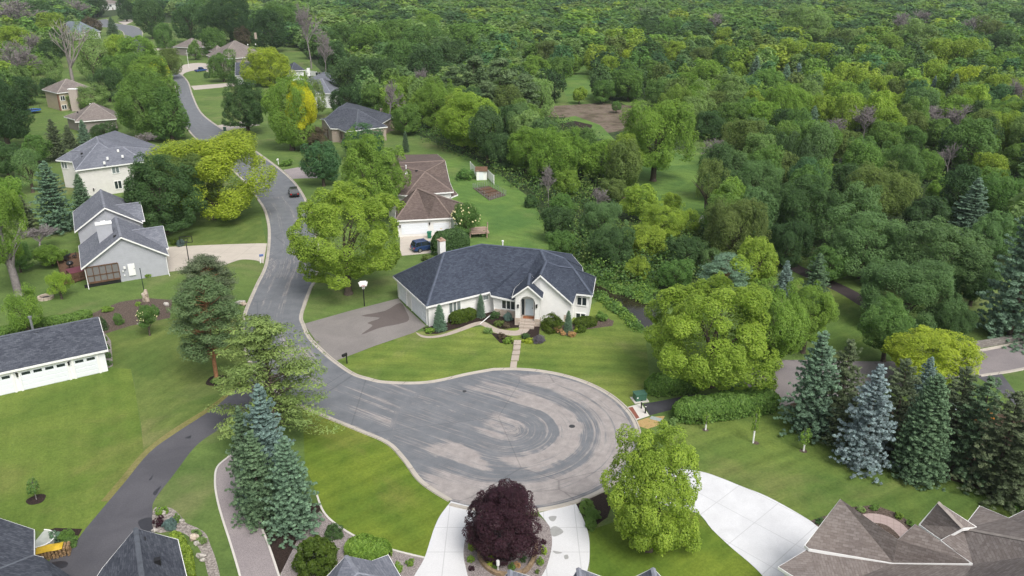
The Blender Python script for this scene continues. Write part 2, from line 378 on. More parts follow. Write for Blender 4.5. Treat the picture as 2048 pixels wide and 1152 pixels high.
sheet('lawn', [(850, 500), (890, 320), (930, 310), (1000, 350), (1065, 400), (1100, 470), (1120, 520), (1000, 520), (960, 500)], .008, G_BACK)
sheet('lawn', [(1140, 212), (1120, 160), (1140, 120), (1175, 118), (1200, 205)], .012, G_BACK)
sheet('lawn', [(1240, 350), (1260, 300), (1390, 300), (1430, 330), (1420, 440), (1300, 470), (1250, 400)], .012, G_BACK)
sheet('lawn', [(1590, 560), (1640, 540), (1700, 590), (1760, 640), (1740, 700), (1640, 700), (1580, 640)], .012, G_RIGHT)
sheet('lawn', [(360, 470), (520, 430), (533, 488), (400, 492), (340, 496)], .012, G_LEFTD)
sheet('bare_soil', [(1065, 232), (1110, 212), (1200, 206), (1270, 212), (1300, 238), (1290, 262), (1240, 262), (1200, 268), (1150, 236)], .016, G_DIRT)
sheet('lawn', [(1108, 240), (1150, 232), (1200, 250), (1230, 280), (1160, 275)], .020, G_BACK)
sheet('mulch_bed', [(1120, 248), (1150, 242), (1185, 250), (1180, 262), (1150, 272), (1132, 262)], .024, G_MULCH)
sheet('dry_grass', ribbon(smooth(W([(486, 764), (431, 811), (352, 861), (297, 903), (246, 963), (212, 1003)]), 8), .9), .0095, lawn('dry_verge', (.14, .15, .04), (.20, .18, .07), (.24, .21, .10), 1.1, .6))
# pond
sheet('pond', [(1150, 545), (1180, 560), (1200, 572), (1230, 585), (1300, 608), (1310, 640), (1285, 660), (1258, 632), (1235, 612), (1205, 594), (1170, 575)], .014, WATER, sm=3)
# ------------------------------------------------------------------ the street with its turning circle
BC = Vector((-.25, 66.75, 0)); BR = 12.6
ROADR = smooth(W([(213, 38), (228, 46), (246, 49), (266, 52), (283, 60), (287, 78), (300, 100), (325, 120), (354, 142), (375, 162), (385, 190), (400, 222), (425, 245), (475, 277), (515, 305), (562, 340), (597, 375), (622, 425), (636, 490), (634, 550), (622, 576), (612, 603), (603, 633), (608, 651), (620, 676), (652, 708), (674, 726), (707, 748), (737, 758), (774, 765), (854, 765), (937, 748), (987, 739)]), 6)
ROADL = smooth(W([(160, 44), (190, 52), (214, 55), (232, 58), (246, 64), (250, 80), (262, 102), (300, 130), (338, 154), (352, 178), (355, 205), (362, 235), (378, 262), (400, 285), (448, 325), (490, 365), (522, 408), (533, 433), (538, 468), (532, 528), (512, 573), (490, 625), (484, 660), (490, 700), (506, 738), (535, 772), (580, 803), (632, 826), (717, 861), (774, 886), (807, 919), (834, 956), (862, 979), (900, 1002)]), 6)
def ang(p): return math.atan2(p.y - BC.y, p.x - BC.x)
a0 = ang(V(1020, 737)); a1 = ang(V(904, 1004)) - 2 * math.pi
if a1 > a0: a1 -= 2 * math.pi
while a1 < a0 - 2 * math.pi: a1 += 2 * math.pi
ARC = [BC + Vector((math.cos(a0 + (a1 - a0) * i / 70), math.sin(a0 + (a1 - a0) * i / 70), 0)) * BR for i in range(71)]
OUTL = ROADR + ARC + ROADL[::-1]
from mathutils.geometry import delaunay_2d_cdt
MIDL = [(ROADL[i] if i < len(ROADL) else ROADL[-1]) for i in range(len(ROADL))]
def inside(p, poly):
    c = False; j = len(poly) - 1
    for i in range(len(poly)):
        a, b = poly[i], poly[j]
        if (a.y > p.y) != (b.y > p.y) and p.x < (b.x - a.x) * (p.y - a.y) / (b.y - a.y) + a.x: c = not c
        j = i
    return c
_v = [Vector((p.x, p.y)) for p in OUTL]; nO = len(_v)
_x = -45.0
while _x < 14:
    _y = 52.0
    while _y < 215:
        p = Vector((_x, _y))
        if (_y < 125 or abs(_x + 60) < 50) and inside(p, OUTL): _v.append(p)
        _y += .55 if _y < 120 else 1.6
    _x += .55
ov, oe, of, _, _, _ = delaunay_2d_cdt(_v, [(i, (i + 1) % nO) for i in range(nO)], [], 1, 1e-4)
cent = [(ROADL[int(i * (len(ROADL) - 1) / 60)] + ROADR[int(i * (len(ROADR) - 1) / 60)]) / 2 for i in range(61)]
cl = ROADL
cum = [0]
for i in range(1, len(cl)): cum.append(cum[-1] + (cl[i] - cl[i - 1]).length)
CLX = np.array([[p.x, p.y] for p in cl])
def along(p):
    d = ((CLX - (p.x, p.y)) ** 2).sum(1); i = int(d.argmin()); return cum[i], math.sqrt(d[i])
def sst(a, b, x):
    t = max(0, min(1, (x - a) / (b - a))); return t * t * (3 - 2 * t)
def bnd(x, a, b, s): return sst(a - s, a + s, x) * (1 - sst(b - s, b + s, x))
def pix(p):
    return project((p.x, p.y, 0))
EN = Vector((-.86, .51, 0)); worn = []; uvs = []
for p in ov:
    dx, dy = p.x - BC.x, p.y - BC.y; al = dx * EN.x + dy * EN.y; pe = dx * EN.y - dy * EN.x; q = pix(p)
    s_, t_ = along(p); wv = .18; rr_ = math.hypot(dx, dy)
    if rr_ < BR * 1.05 and (rr_ < BR * .93 or al < 3) and al < 11.5 + 1.5 * mnoise.noise(Vector((p.x * .5, p.y * .5, 2))):
        if al <= 0: r = rr_ / BR; aa = math.degrees(math.atan2(-pe, -al))
        else: r = abs(pe) / BR; aa = math.copysign(90 + al * 7.5, -pe)
        nz = mnoise.noise(Vector((p.x * .3, p.y * .3, 1))); nz2 = mnoise.noise(Vector((p.x * .9, p.y * .9, 4))); r2 = r + .03 * nz + .012 * nz2; aa2 = aa + 14 * nz
        wv = .36
        wv = max(wv, .94 * bnd(r2, .68, .965, .045) * bnd(aa2, -128, 112, 20))
        wv = max(wv, .50 * bnd(r2, .74, .93, .05) * bnd(aa2, -190, -120, 12), .45 * bnd(r2, .78, .93, .05) * bnd(aa2, 110, 165, 12))
        cc = 1.0 * bnd(r2, .375, .565, .016) * bnd(aa2, -112, 128, 8); cc *= 1 - .85 * bnd(aa + 160 * (r - .45), 60, 84, 4)
        wv = max(wv, cc, .60 * bnd(r2, .36, .58, .03) * bnd(aa2, -150, -105, 10))
        wv = max(wv, .72 * bnd(r2, -.1, .16, .04) * bnd(al, -1.4, 3.0, .6), .36 * bnd(r2, .05, .30, .05) * bnd(aa2, -175, -120, 12) , .42 * bnd(r2, .18, .3, .03) * bnd(aa2, 95, 150, 15))
        uvs.append((math.radians(aa) * 7.0, r * BR))
    else:
        # pale wheel tracks winding along the street
        c1 = bnd(t_, 4.2, 4.9, .35) * .6; c2 = bnd(t_, .3, .9, .3) * .35; c3 = bnd(q[1], 690, 730, 10) * bnd(q[0], 540, 640, 20) * .62
        c4 = bnd(q[0], 690, 890, 20) * max(bnd(t_, 2.0, 3.4, .5) * .6, bnd(t_, 5.0, 6.2, .5) * .45, bnd(t_, .2, .7, .2) * .5, bnd(t_, 7.5, 9.5, .8) * .42); c5 = bnd(q[1], 515, 560, 8) * .45; c6 = bnd(t_, 1.6, 3.0, .5) * .3 * (1 if q[1] < 620 else 0)
        wv = max(.16, c1, c2, c3, c4, c5, c6)
        uvs.append((s_, t_))
    worn.append(wv)
me = bpy.data.meshes.new('road'); ins = []
for f in of:
    c = sum((ov[i] for i in f), Vector((0, 0))) / len(f)
    if inside(c, OUTL): ins.append(list(f))
me.from_pydata([(p.x, p.y, .02) for p in ov], [], ins)
at = me.attributes.new('worn', 'FLOAT', 'POINT'); at.data.foreach_set('value', np.array(worn, np.float32))
ul = me.uv_layers.new(name='UVMap').data
for l in me.loops: ul[l.index].uv = uvs[l.vertex_index]
if sum(p.normal.z for p in me.polygons) < 0: me.flip_normals()
t = NT('sealed_asphalt'); uv = t.uv(); wa = t.n('ShaderNodeAttribute', attribute_name='worn').outputs['Fac']
st = t.noise(t.map(uv, (.10, 1.9, 1)), 1.0, 4, .65); fn = t.noise(t.map(uv, (.35, 2.6, 1)), 1.4, 3, .7); bl = t.noise(t.pos(), .33, 4, .6)
h = t.math('ADD', wa, t.math('MULTIPLY', t.math('SUBTRACT', st, .5), 1.25))
h = t.math('ADD', h, t.math('MULTIPLY', t.math('SUBTRACT', fn, .5), .75)); h = t.math('ADD', h, t.math('MULTIPLY', t.math('SUBTRACT', bl, .5), .35))
ln_ = t.noise(t.map(uv, (.05, 4.2, 1)), 1.0, 3, .75); h = t.math('ADD', h, t.math('MULTIPLY', t.math('SUBTRACT', ln_, .52), 1.9)); msk = t.mr(h, .30, .86); gr = t.noise(t.pos(), 14, 2, .8)
seal = t.ramp(t.noise(t.pos(), .6, 4, .6), [(.3, (.128, .136, .150)), (.7, (.172, .180, .195))])
bare = t.ramp(t.noise(t.pos(), 1.1, 4, .6), [(.3, (.262, .236, .228)), (.7, (.372, .338, .322))])
c = t.mix(t.math('MULTIPLY', msk, .92), seal, bare); c = t.mix(1.0, c, t.ramp(gr, [(.25, (.86,) * 3), (.75, (1.14,) * 3)]), 'MULTIPLY')
vo = t.n('ShaderNodeTexVoronoi', feature='DISTANCE_TO_EDGE'); t.l(t.map(t.pos(), loc=(3, 1, 0)), vo.inputs['Vector']); vo.inputs['Scale'].default_value = .085
crk = t.mr(vo.outputs['Distance'], .0, .007, 1, 0); c = t.mix(t.math('MULTIPLY', crk, .32), c, (.05, .05, .055))
t.bsdf(c, .85, .25, normal=t.bump(gr, .2, .02)); me.materials.append(t.m)
put(link('road', me), kind='structure')
# darker patches, drains and manhole
def kerb(name, path, side, w0=.30, w1=.15, hgt=.11):
    mb = MB(); n = len(path); prof = ((0, .024), (w0, .034), (w0 + .02, hgt), (w0 + w1, hgt + .01), (w0 + w1 + .05, 0.0))
    pts = []
    for i, p in enumerate(path):
        t = (path[min(i + 1, n - 1)] - path[max(i - 1, 0)]); t.z = 0; t.normalize(); nr = Vector((-t.y, t.x, 0)) * side
        pts.append([Vector((p.x, p.y, z)) + nr * (d - w0) for d, z in prof])
    for i in range(n - 1):
        for k in range(len(prof) - 1): mb.poly([pts[i][k], pts[i + 1][k], pts[i + 1][k + 1], pts[i][k + 1]])
    return put(mb.obj(name, C_KERB, uv=False, smooth=False), kind='structure')
kerb('kerb', ROADR + ARC, 1); kerb('kerb', ROADL, -1)
# driveways and paths
def px_sm(px, n=4): return smooth(W(px), n)
LAY = .012
sheet('driveway', [(608, 648), (700, 622), (797, 597), (809, 612), (852, 652), (827, 666), (750, 692), (672, 722), (640, 694)], .030, A_BROWN)
sheet('wet_stain', [(722, 632), (770, 622), (800, 606), (812, 622), (818, 640), (800, 648), (760, 656), (722, 670), (745, 652), (735, 646), (760, 636)], .034, asphalt('damp_asphalt', (.105, .088, .085), (.125, .105, .10), 6), sm=3)
sheet('driveway', px_sm([(333, 494), (420, 490), (512, 487), (534, 487)]) + px_sm([(527, 527), (512, 521), (490, 519), (475, 521), (455, 528), (437, 533), (400, 536), (336, 544)]), .016, C_TAN)
sheet('driveway', px_sm([(520, 745), (492, 760), (432, 813), (355, 864), (300, 904), (250, 964), (212, 1009), (170, 1059), (150, 1084), (100, 1120), (60, 1200)]) + px_sm([(330, 1200), (320, 1100), (307, 1061), (305, 1024), (310, 999), (350, 946), (390, 894), (430, 864), (500, 822), (560, 797)]), .012, A_BLACK)
for pp in ([(277, 1042), (306, 1036), (308, 1064), (285, 1060)], [(90, 1130), (120, 1122), (136, 1126), (128, 1136), (96, 1138)], [(306, 986), (322, 972), (312, 990)], [(370, 876), (382, 871), (380, 877)], [(298, 960), (306, 950), (303, 959)]):
    sheet('wet_stain', pp, .016, plain('puddle', (.035, .035, .042), .35, .4, var=.15), sm=4)
sheet('driveway', px_sm([(490, 880), (460, 911), (435, 934), (430, 964), (435, 1001), (447, 1044), (460, 1084), (480, 1152), (492, 1210)]) + px_sm([(585, 1210), (557, 1149), (512, 1029), (495, 960), (500, 900)]), .016, A_AGG)
edg = MB()
def edging(px, wd=.16, h=.06, m=C_LIGHT, name='lawn_edging'):
    mb = MB(); p = px_sm(px, 5)
    for i in range(len(p) - 1):
        t = (p[i + 1] - p[i]).normalized(); nr = Vector((-t.y, t.x, 0)) * wd / 2
        mb.hexa([p[i] - nr, p[i + 1] - nr, p[i + 1] + nr, p[i] + nr] + [q + Vector((0, 0, h)) for q in (p[i] - nr, p[i + 1] - nr, p[i + 1] + nr, p[i] + nr)])
    return mb.obj(name, m, uv=False)
for i, (e, lb) in enumerate((([(490, 880), (460, 911), (435, 934), (430, 964), (435, 1001), (447, 1044), (460, 1084), (480, 1152), (492, 1210)], 'thin pale edging strip on the left side of the gravelly driveway'),
          ([(512, 1029), (535, 1085), (557, 1149), (570, 1190)], 'thin pale edging strip between gravelly driveway and dark mulch'),
          ([(634, 991), (647, 1024), (672, 1049), (712, 1074), (749, 1089), (799, 1104), (849, 1116)], 'curved pale edging strip below the middle lawn'))):
    put(edging(e), lb, 'edging', 'garden edgings')
sheet('mulch_bed', [(498, 930), (600, 1000), (640, 1010), (640, 1022), (625, 1036), (607, 1054), (590, 1090), (562, 1146), (556, 1149), (512, 1029)], .018, G_MULCH)
sheet('gravel_bed', [(640, 1022), (672, 1052), (712, 1077), (749, 1092), (799, 1106), (849, 1118), (832, 1146), (800, 1200), (580, 1200), (560, 1150), (590, 1090), (607, 1054), (625, 1036)], .014, G_GRAVEL)
sheet('driveway', px_sm([(902, 1003), (880, 1032), (868, 1058), (862, 1076), (849, 1116), (832, 1146), (800, 1200)]) + px_sm([(948, 1200), (934, 1146), (927, 1109), (932, 1074), (949, 1039), (968, 1020)]), .026, C_WHITE)
sheet('driveway', px_sm([(1078, 1026), (1094, 1046), (1101, 1059), (1104, 1089), (1096, 1126), (1084, 1151), (1050, 1200)]) + px_sm([(1160, 1200), (1176, 1136), (1179, 1114), (1178, 1076), (1169, 1044), (1152, 1008)]), .026, C_WHITE)
for pp in ([(1101, 1058), (1112, 1053), (1127, 1064), (1112, 1073), (1103, 1071)], [(1098, 1034), (1113, 1033), (1108, 1043), (1100, 1041)], [(1128, 1112), (1135, 1110), (1137, 1117), (1130, 1119)], [(1106, 1102), (1125, 1106), (1112, 1108)]):
    sheet('wet_stain', pp, .030, plain('damp_concrete', (.33, .33, .32), .5, .3, var=.08), sm=4)
sheet('gravel_bed', px_sm([(968, 1022), (949, 1039), (932, 1074), (927, 1109), (934, 1146), (948, 1200)]) + px_sm([(1050, 1200), (1084, 1151), (1096, 1126), (1104, 1089), (1101, 1059), (1094, 1046), (1080, 1034)]), .020, G_GRAVEL)
sheet('driveway', px_sm([(1230, 985), (1268, 930), (1330, 935), (1399, 943), (1436, 954), (1486, 974), (1536, 994), (1603, 1031), (1636, 1054), (1700, 1110), (1750, 1200)]) + px_sm([(1560, 1200), (1524, 1151), (1499, 1126), (1461, 1094), (1424, 1059), (1394, 1026), (1330, 1010)]), .022, C_WHITE2)
# trail between the hedges with its ramp
sheet('path', px_sm([(1286, 808), (1320, 802), (1349, 796), (1380, 791), (1414, 788), (1460, 786), (1512, 787)]) + px_sm([(1540, 800), (1470, 801), (1410, 806), (1350, 818), (1300, 831)]), .016, A_TRAIL)
sheet('pavement', [(1253, 815), (1282, 807), (1299, 832), (1272, 841)], .030, C_LIGHT)
sheet('tactile_strip', [(1256, 816), (1265, 814), (1279, 836), (1270, 839)], .036, plain('rust_red_plate', (.22, .085, .06), .8, .2))
sheet('sand_patch', [(1272, 843), (1300, 834), (1330, 832), (1320, 850), (1295, 858), (1276, 852)], .014, speckle('straw_soil', ((.30, .20, .09), (.42, .29, .13), (.20, .20, .06)), 2))
sheet('street', px_sm([(1470, 742), (1500, 732), (1540, 722), (1590, 720), (1700, 722), (1800, 722), (1920, 708), (2048, 683), (2200, 650)]) + px_sm([(2200, 705), (2048, 738), (1990, 748), (1920, 754), (1800, 775), (1700, 792), (1600, 803), (1560, 812), (1520, 790), (1490, 768)]), .016, A_STREET)
kerb('kerb', px_sm([(1900, 714), (1920, 709), (2048, 684), (2200, 651)]), 1); kerb('kerb', px_sm([(1960, 752), (1990, 748), (2048, 738), (2200, 705)]), -1)
sheet('driveway', [(1952, 753), (2003, 747), (2020, 770), (2048, 808), (2110, 870), (2070, 880), (2028, 807), (1990, 775)], .022, A_BLACK)
sheet('path', ribbon(px_sm([(1520, 492), (1560, 520), (1620, 550), (1690, 582), (1740, 612), (1800, 645), (1860, 685)]), 2.6), .020, A_DIRTPATH)
# far driveways and walks along the street
sheet('driveway', px_sm([(352, 152), (362, 132), (395, 126), (425, 130), (432, 140)]) + px_sm([(425, 147), (400, 140), (372, 145), (362, 155)]), .018, C_FAR)
sheet('driveway', [(382, 172), (470, 165), (475, 172), (388, 180)], .018, C_FAR)
sheet('driveway', [(428, 252), (500, 240), (520, 250), (452, 262)], .018, C_FAR)
sheet('driveway', [(566, 340), (600, 334), (640, 334), (640, 356), (600, 357), (585, 358)], .018, A_AGG)
sheet('driveway', [(236, 44), (258, 38), (268, 42), (250, 50)], .018, C_FAR)
sheet('driveway', [(800, 468), (905, 455), (930, 500), (800, 512)], .018, C_TAN)
sheet('path', [(268, 101), (355, 92), (356, 96), (272, 106)], .018, C_FAR)
# main house walk
sheet('path', px_sm([(831, 664), (850, 672), (880, 670), (910, 660), (940, 648), (960, 643), (972, 645), (990, 655), (1010, 660), (1035, 661), (1042, 650), (1042, 640), (1063, 641)]) + px_sm([(1063, 650), (1055, 664), (1036, 671), (1010, 670), (985, 664), (968, 653), (955, 651), (930, 660), (900, 670), (870, 676), (845, 675), (834, 668)]), .022, C_WALK)
sheet('mulch_bed', [(846, 656), (870, 650), (960, 620), (990, 625), (1040, 640), (1042, 655), (1000, 658), (970, 643), (920, 655), (875, 668), (852, 668)], .016, G_MULCH)
sheet('mulch_bed', [(980, 665), (1010, 670), (1025, 675), (1026, 688), (1000, 686)], .016, G_MULCH)
sheet('mulch_bed', [(1042, 668), (1064, 648), (1080, 650), (1078, 672), (1060, 684), (1044, 680)], .016, G_MULCH)
sheet('mulch_bed', [(1080, 660), (1180, 640), (1208, 634), (1228, 642), (1225, 652), (1165, 660), (1145, 674), (1120, 668)], .016, G_MULCHB)
# garage-side planting and long bed
sheet('mulch_bed', [(-40, 672), (60, 652), (170, 634), (205, 618), (240, 604), (290, 596), (345, 600), (340, 636), (260, 652), (210, 668), (195, 642), (0, 676)], .018, G_MULCHB)
sheet('gravel_bed', [(206, 662), (222, 682), (226, 732), (212, 738)], .018, G_COBBLE)
sheet('path', [(0, 782), (210, 737), (212, 741), (0, 787)], .018, C_WALK)
sheet('gravel_bed', [(306, 1020), (322, 1015), (344, 1017), (362, 1033), (372, 1046), (395, 1056), (412, 1068), (420, 1088), (432, 1120), (440, 1160), (420, 1160), (405, 1110), (380, 1075), (350, 1062), (309, 1064)], .018, G_COBBLE, sm=3)
sheet('mulch_bed', [(84, 1066), (110, 1056), (165, 1058), (150, 1084), (120, 1112), (88, 1112), (72, 1090)], .016, G_MULCH)
def ringbed(px, py, r, m=G_MULCH, z=.02):
    c = V(px, py); sheet('mulch_bed', [c + Vector((math.cos(a) * r * (1 + .1 * math.sin(3 * a + px)), math.sin(a) * r, 0)) for a in [i * math.pi / 10 for i in range(20)]], z, m)
ringbed(73, 999, .75); ringbed(435, 761, 1.25); ringbed(438, 434, 2.0, G_MULCHB); ringbed(1411, 860, .3, G_MULCHB); ringbed(1512, 886, .3, G_MULCHB); ringbed(1607, 902, .35, G_MULCHB)
sheet('mulch_bed', [(1150, 1010), (1200, 985), (1230, 990), (1215, 1035), (1176, 1062), (1165, 1030)], .016, G_MULCH)
sheet('mulch_bed', [(1620, 1042), (1700, 1015), (1750, 1010), (1790, 1025), (1830, 1050), (1800, 1095), (1700, 1080), (1640, 1060)], .016, G_MULCHB)
sheet('path', px_sm([(1700, 1040), (1730, 1028), (1765, 1030), (1800, 1045), (1825, 1070)]) + px_sm([(1800, 1085), (1798, 1072), (1775, 1052), (1750, 1046), (1728, 1050)]), .022, concrete('pink_pavers', (.42, .33, .31), .8, .4, .5, .5))
sheet('mulch_bed', [(1500, 800), (1570, 812), (1700, 900), (1780, 920), (1850, 945), (1950, 975), (2048, 1040), (2140, 1060), (2140, 880), (1950, 800), (1700, 805)], .012, speckle('needle_litter', ((.03, .022, .015), (.065, .045, .03), (.10, .07, .045)), 2))
# ------------------------------------------------------------------ building kit
class Plane:
    """vertical wall plane through two points, normal towards the camera"""
    def __init__(s, a, b):
        s.a = Vector((a.x, a.y, 0)); b = Vector((b.x, b.y, 0)); s.t = (b - s.a).normalized(); s.len = (b - s.a).length
        n = Vector((s.t.y, -s.t.x, 0)); s.n = n if n.dot(Vector((0, 0, 0)) - s.a) > 0 else -n
    def hit(s, x, y, off=0.0):
        d = ray(x, y); O = Vector((0, 0, CAMH)); k = (s.a + s.n * off - O).dot(s.n) / d.dot(s.n); p = O + d * k
        return (p - s.a).dot(s.t), p.z
    def box(s, mb, u0, u1, z0, z1, d0, d1):
        o = s.a + s.t * u0 + s.n * d0 + Vector((0, 0, z0)); mb.box(o, s.t * (u1 - u0), s.n * (d1 - d0), (0, 0, z1 - z0))
    def rect(s, q):                       # (x0,y0,x1,y1) pixel rectangle -> u0,u1,z0,z1
        xm, ym = (q[0] + q[2]) / 2, (q[1] + q[3]) / 2
        u0 = s.hit(q[0], ym)[0]; u1 = s.hit(q[2], ym)[0]; z1 = s.hit(xm, q[1])[1]; z0 = s.hit(xm, q[3])[1]
        return min(u0, u1), max(u0, u1), z0, z1
def window(root, pl, q, n=2, transom=0, glass=None, fm=None, name='window', fw=.11, rect=None):
    u0, u1, z0, z1 = rect if rect else pl.rect(q)
    mb = MB(); pl.box(mb, u0 - fw, u1 + fw, z1, z1 + fw, .0, .09); pl.box(mb, u0 - fw, u1 + fw, z0 - fw, z0, .0, .11)
    for k in range(n + 1):
        u = u0 + (u1 - u0) * k / n; a, b = (u - fw, u) if k == 0 else ((u, u + fw) if k == n else (u - fw * .5, u + fw * .5))
        pl.box(mb, a, b, z0, z1, .0, .085)
    zt = z1 - transom
    if transom: pl.box(mb, u0, u1, zt - fw * .5, zt + fw * .5, 0, .075)
    f = mb.obj(name, fm or WHITE, root)
    g = MB(); pl.box(g, u0, u1, z0, z1, .012, .04); g.obj('pane', glass or GLASS, f)
    return f
def door(root, pl, q, name='door', m=None, panels=(2, 4), lites=0, handle=True, rect=None, depth=.04):
    u0, u1, z0, z1 = rect if rect else pl.rect(q)
    if z0 < .6: z0 = .02 if z0 < .35 else z0
    mb = MB(); pl.box(mb, u0, u1, z0, z1, .0, depth); cu, cz = (u1 - u0) / panels[0], (z1 - z0) / panels[1]
    for i in range(panels[0]):
        for j in range(panels[1]):
            if lites and j == panels[1] - 1: continue
            pl.box(mb, u0 + i * cu + .07, u0 + (i + 1) * cu - .07, z0 + j * cz + .05, z0 + (j + 1) * cz - .05, depth, depth + .025)
    d = mb.obj(name, m or WHITE, root)
    if lites:
        g = MB()
        for i in range(lites):
            c = (u1 - u0) / lites; pl.box(g, u0 + i * c + c * .14, u0 + (i + 1) * c - c * .14, z1 - cz * .78, z1 - cz * .22, depth, depth + .02)
        g.obj('door_window', GLASS, d)
    if handle:
        h = MB(); pl.box(h, u1 - .14, u1 - .07, z0 + .95, z0 + 1.1, depth, depth + .08); h.obj('handle', DARKM, d)
    return d
def lamp(root, pl, x, y, name='wall_lamp'):
    u, z = pl.hit(x, y); mb = MB(); pl.box(mb, u - .09, u + .09, z - .2, z + .16, .06, .22); pl.box(mb, u - .13, u + .13, z + .16, z + .22, .02, .27); pl.box(mb, u - .05, u + .05, z - .1, z + .05, 0, .06)
    return mb.obj(name, DARKM, root)
class Roof:
    def __init__(s, pts, faces, over=.45, thick=.2, wall=True, ground=0.0, fascia=True, walltop=.16):
        s.p = {k: (v if isinstance(v, Vector) else V(*v)) for k, v in pts.items()}; s.f = [f.split() for f in faces]; s.over = over; s.thick = thick; s.ground = ground
        ed = {}
        for f in s.f:
            for i in range(len(f)): ed.setdefault(frozenset((f[i], f[(i + 1) % len(f)])), []).append((f[i], f[(i + 1) % len(f)]))
        b = {e[0][0]: e[0][1] for e in ed.values() if len(e) == 1}
        s.shared = [e[0] for e in ed.values() if len(e) == 2]
        loop = []; k = next(iter(b))
        while k not in loop: loop.append(k); k = b.get(k, loop[0])
        s.loop = loop; n = len(loop); P = [s.p[k] for k in loop]
        area = sum(P[i].x * P[(i + 1) % n].y - P[(i + 1) % n].x * P[i].y for i in range(n)); sg = 1 if area > 0 else -1
        s.ins = {}; s.out = {}
        for i, k in enumerate(loop):
            d0 = P[i] - P[i - 1]; d1 = P[(i + 1) % n] - P[i]; d0.z = d1.z = 0
            if d0.length < 1e-6: d0 = d1
            if d1.length < 1e-6: d1 = d0
            d0.normalize(); d1.normalize()
            n0 = Vector((-d0.y, d0.x, 0)) * sg; n1 = Vector((-d1.y, d1.x, 0)) * sg; m = n0 + n1
            if m.length < .3: m = n0
            m.normalize(); q = m / max(.45, m.dot(n0))
            s.ins[k] = P[i] + q * over; s.out[k] = P[i] - q * .05
        s.wallon = wall; s.fasciaon = fascia; s.walltop = walltop
    def add_roof(s, mb):
        dz = Vector((0, 0, -s.thick))
        for f in s.f:
            P = [s.p[k] for k in f]
            if len(P) > 3:
                tri = geometry.tessellate_polygon([P])
                for t in tri: mb.poly([P[i] for i in t]); mb.poly([P[i] + dz for i in reversed(t)])
            else: mb.poly(P); mb.poly([p + dz for p in reversed(P)])
        n = len(s.loop)
        for i in range(n):
            a, b = s.p[s.loop[i]], s.p[s.loop[(i + 1) % n]]; mb.poly([a, b, b + dz, a + dz])
    def add_fascia(s, mb):
        n = len(s.loop); up = Vector((0, 0, -.03)); dn = Vector((0, 0, -.26))
        for i in range(n):
            k, l = s.loop[i], s.loop[(i + 1) % n]; a, b, A, B = s.p[k], s.p[l], s.out[k], s.out[l]
            mb.hexa([a + dn, b + dn, B + dn, A + dn, a + up, b + up, B + up, A + up])
    def add_walls(s, mb, skip=()):
        n = len(s.loop); top = Vector((0, 0, -s.walltop))
        for i in range(n):
            k, l = s.loop[i], s.loop[(i + 1) % n]
            if (k, l) in skip: continue
            a, b = s.ins[k] + top, s.ins[l] + top; mb.poly([Vector((a.x, a.y, s.ground)), Vector((b.x, b.y, s.ground)), b, a])
    def add_caps(s, mb):
        def nrm(f):
            P = [s.p[k] for k in f]; n = Vector()
            for i in range(len(P)): n += P[i].cross(P[(i + 1) % len(P)])
            n.normalize(); return n if n.z > 0 else -n
        for k, l in s.shared:
            fs = [f for f in s.f if k in f and l in f]
            if len(fs) != 2: continue
            a, b = s.p[k], s.p[l]; d = b - a
            if d.length < .8: continue
            n0 = nrm(fs[0]); c1 = sum((s.p[q] for q in fs[1]), Vector()) / len(fs[1])
            if (c1 - a).dot(n0) > -.08: continue
            sd = d.normalized().cross(Vector((0, 0, 1)))
            if sd.length < .1: continue
            sd.normalize(); up = Vector((0, 0, .07)); w_ = .17; m = Vector((0, 0, -.03))
            mb.poly([a + sd * w_ + m, b + sd * w_ + m, b + up, a + up]); mb.poly([a + up, b + up, b - sd * w_ + m, a - sd * w_ + m])
    def plane(s, k, l): return Plane(s.ins[k], s.ins[l])
CAPS = {n: plain(n + '_cap', c, .9, .15, var=.2, scale=2) for n, c in dict(navy_shingle=(.085, .10, .135), slate_shingle=(.10, .11, .13), grey_shingle=(.21, .22, .255), blue_grey_shingle=(.21, .25, .28), brown_shingle=(.19, .148, .13), tan_shingle=(.27, .24, .22)).items()}
def house(name, label, cat, comps, roofm, wallm, base_px=None, fascia=True, group=None, trim=None, caps=True):
    P0 = comps[0]; c = sum((P0.ins[k] for k in P0.loop), Vector()) / len(P0.loop)
    root = thing(name, label, cat, (c.x, c.y, 0), group)
    ro = None
    for k in comps:
        rb, fb, wb, cb = MB(), MB(), MB(), MB(); k.add_roof(rb)
        if k.fasciaon: k.add_fascia(fb)
        if k.wallon: k.add_walls(wb)
        if caps: k.add_caps(cb)
        if wb.f: wb.obj('wall', wallm, root)
        r_ = rb.obj('roof', roofm, root); ro = ro or r_
        if fb.f: fb.obj('fascia', trim or WHITE, r_)
        if cb.f: cb.obj('ridge_cap', CAPS[roofm.name], r_, uv=False)
    return root, ro
def vent(ro, x, y, z, m=None, kind='box', name='roof_vent'):
    p = V(x, y, z); mb = MB()
    if kind == 'box': mb.cbox(p - Vector((0, 0, .3)), .38, .38, .48, .4)
    else: mb.tube([p - Vector((0, 0, .4)), p + Vector((0, 0, .55))], .09, 8); mb.tube([p + Vector((0, 0, .5)), p + Vector((0, 0, .64))], .15, 8)
    return mb.obj(name, m or DARKM, ro)
def back(a, b, k):  # point beyond b seen from a
    return a + (b - a) * k
def gutterpipe(root, pts, name='downpipe'):
    mb = MB(); mb.tube(pts, .055, 6); return mb.obj(name, WHITE, root)
GDOOR = plain('garage_door_white', (.72, .75, .79), .45, .3, var=.02)
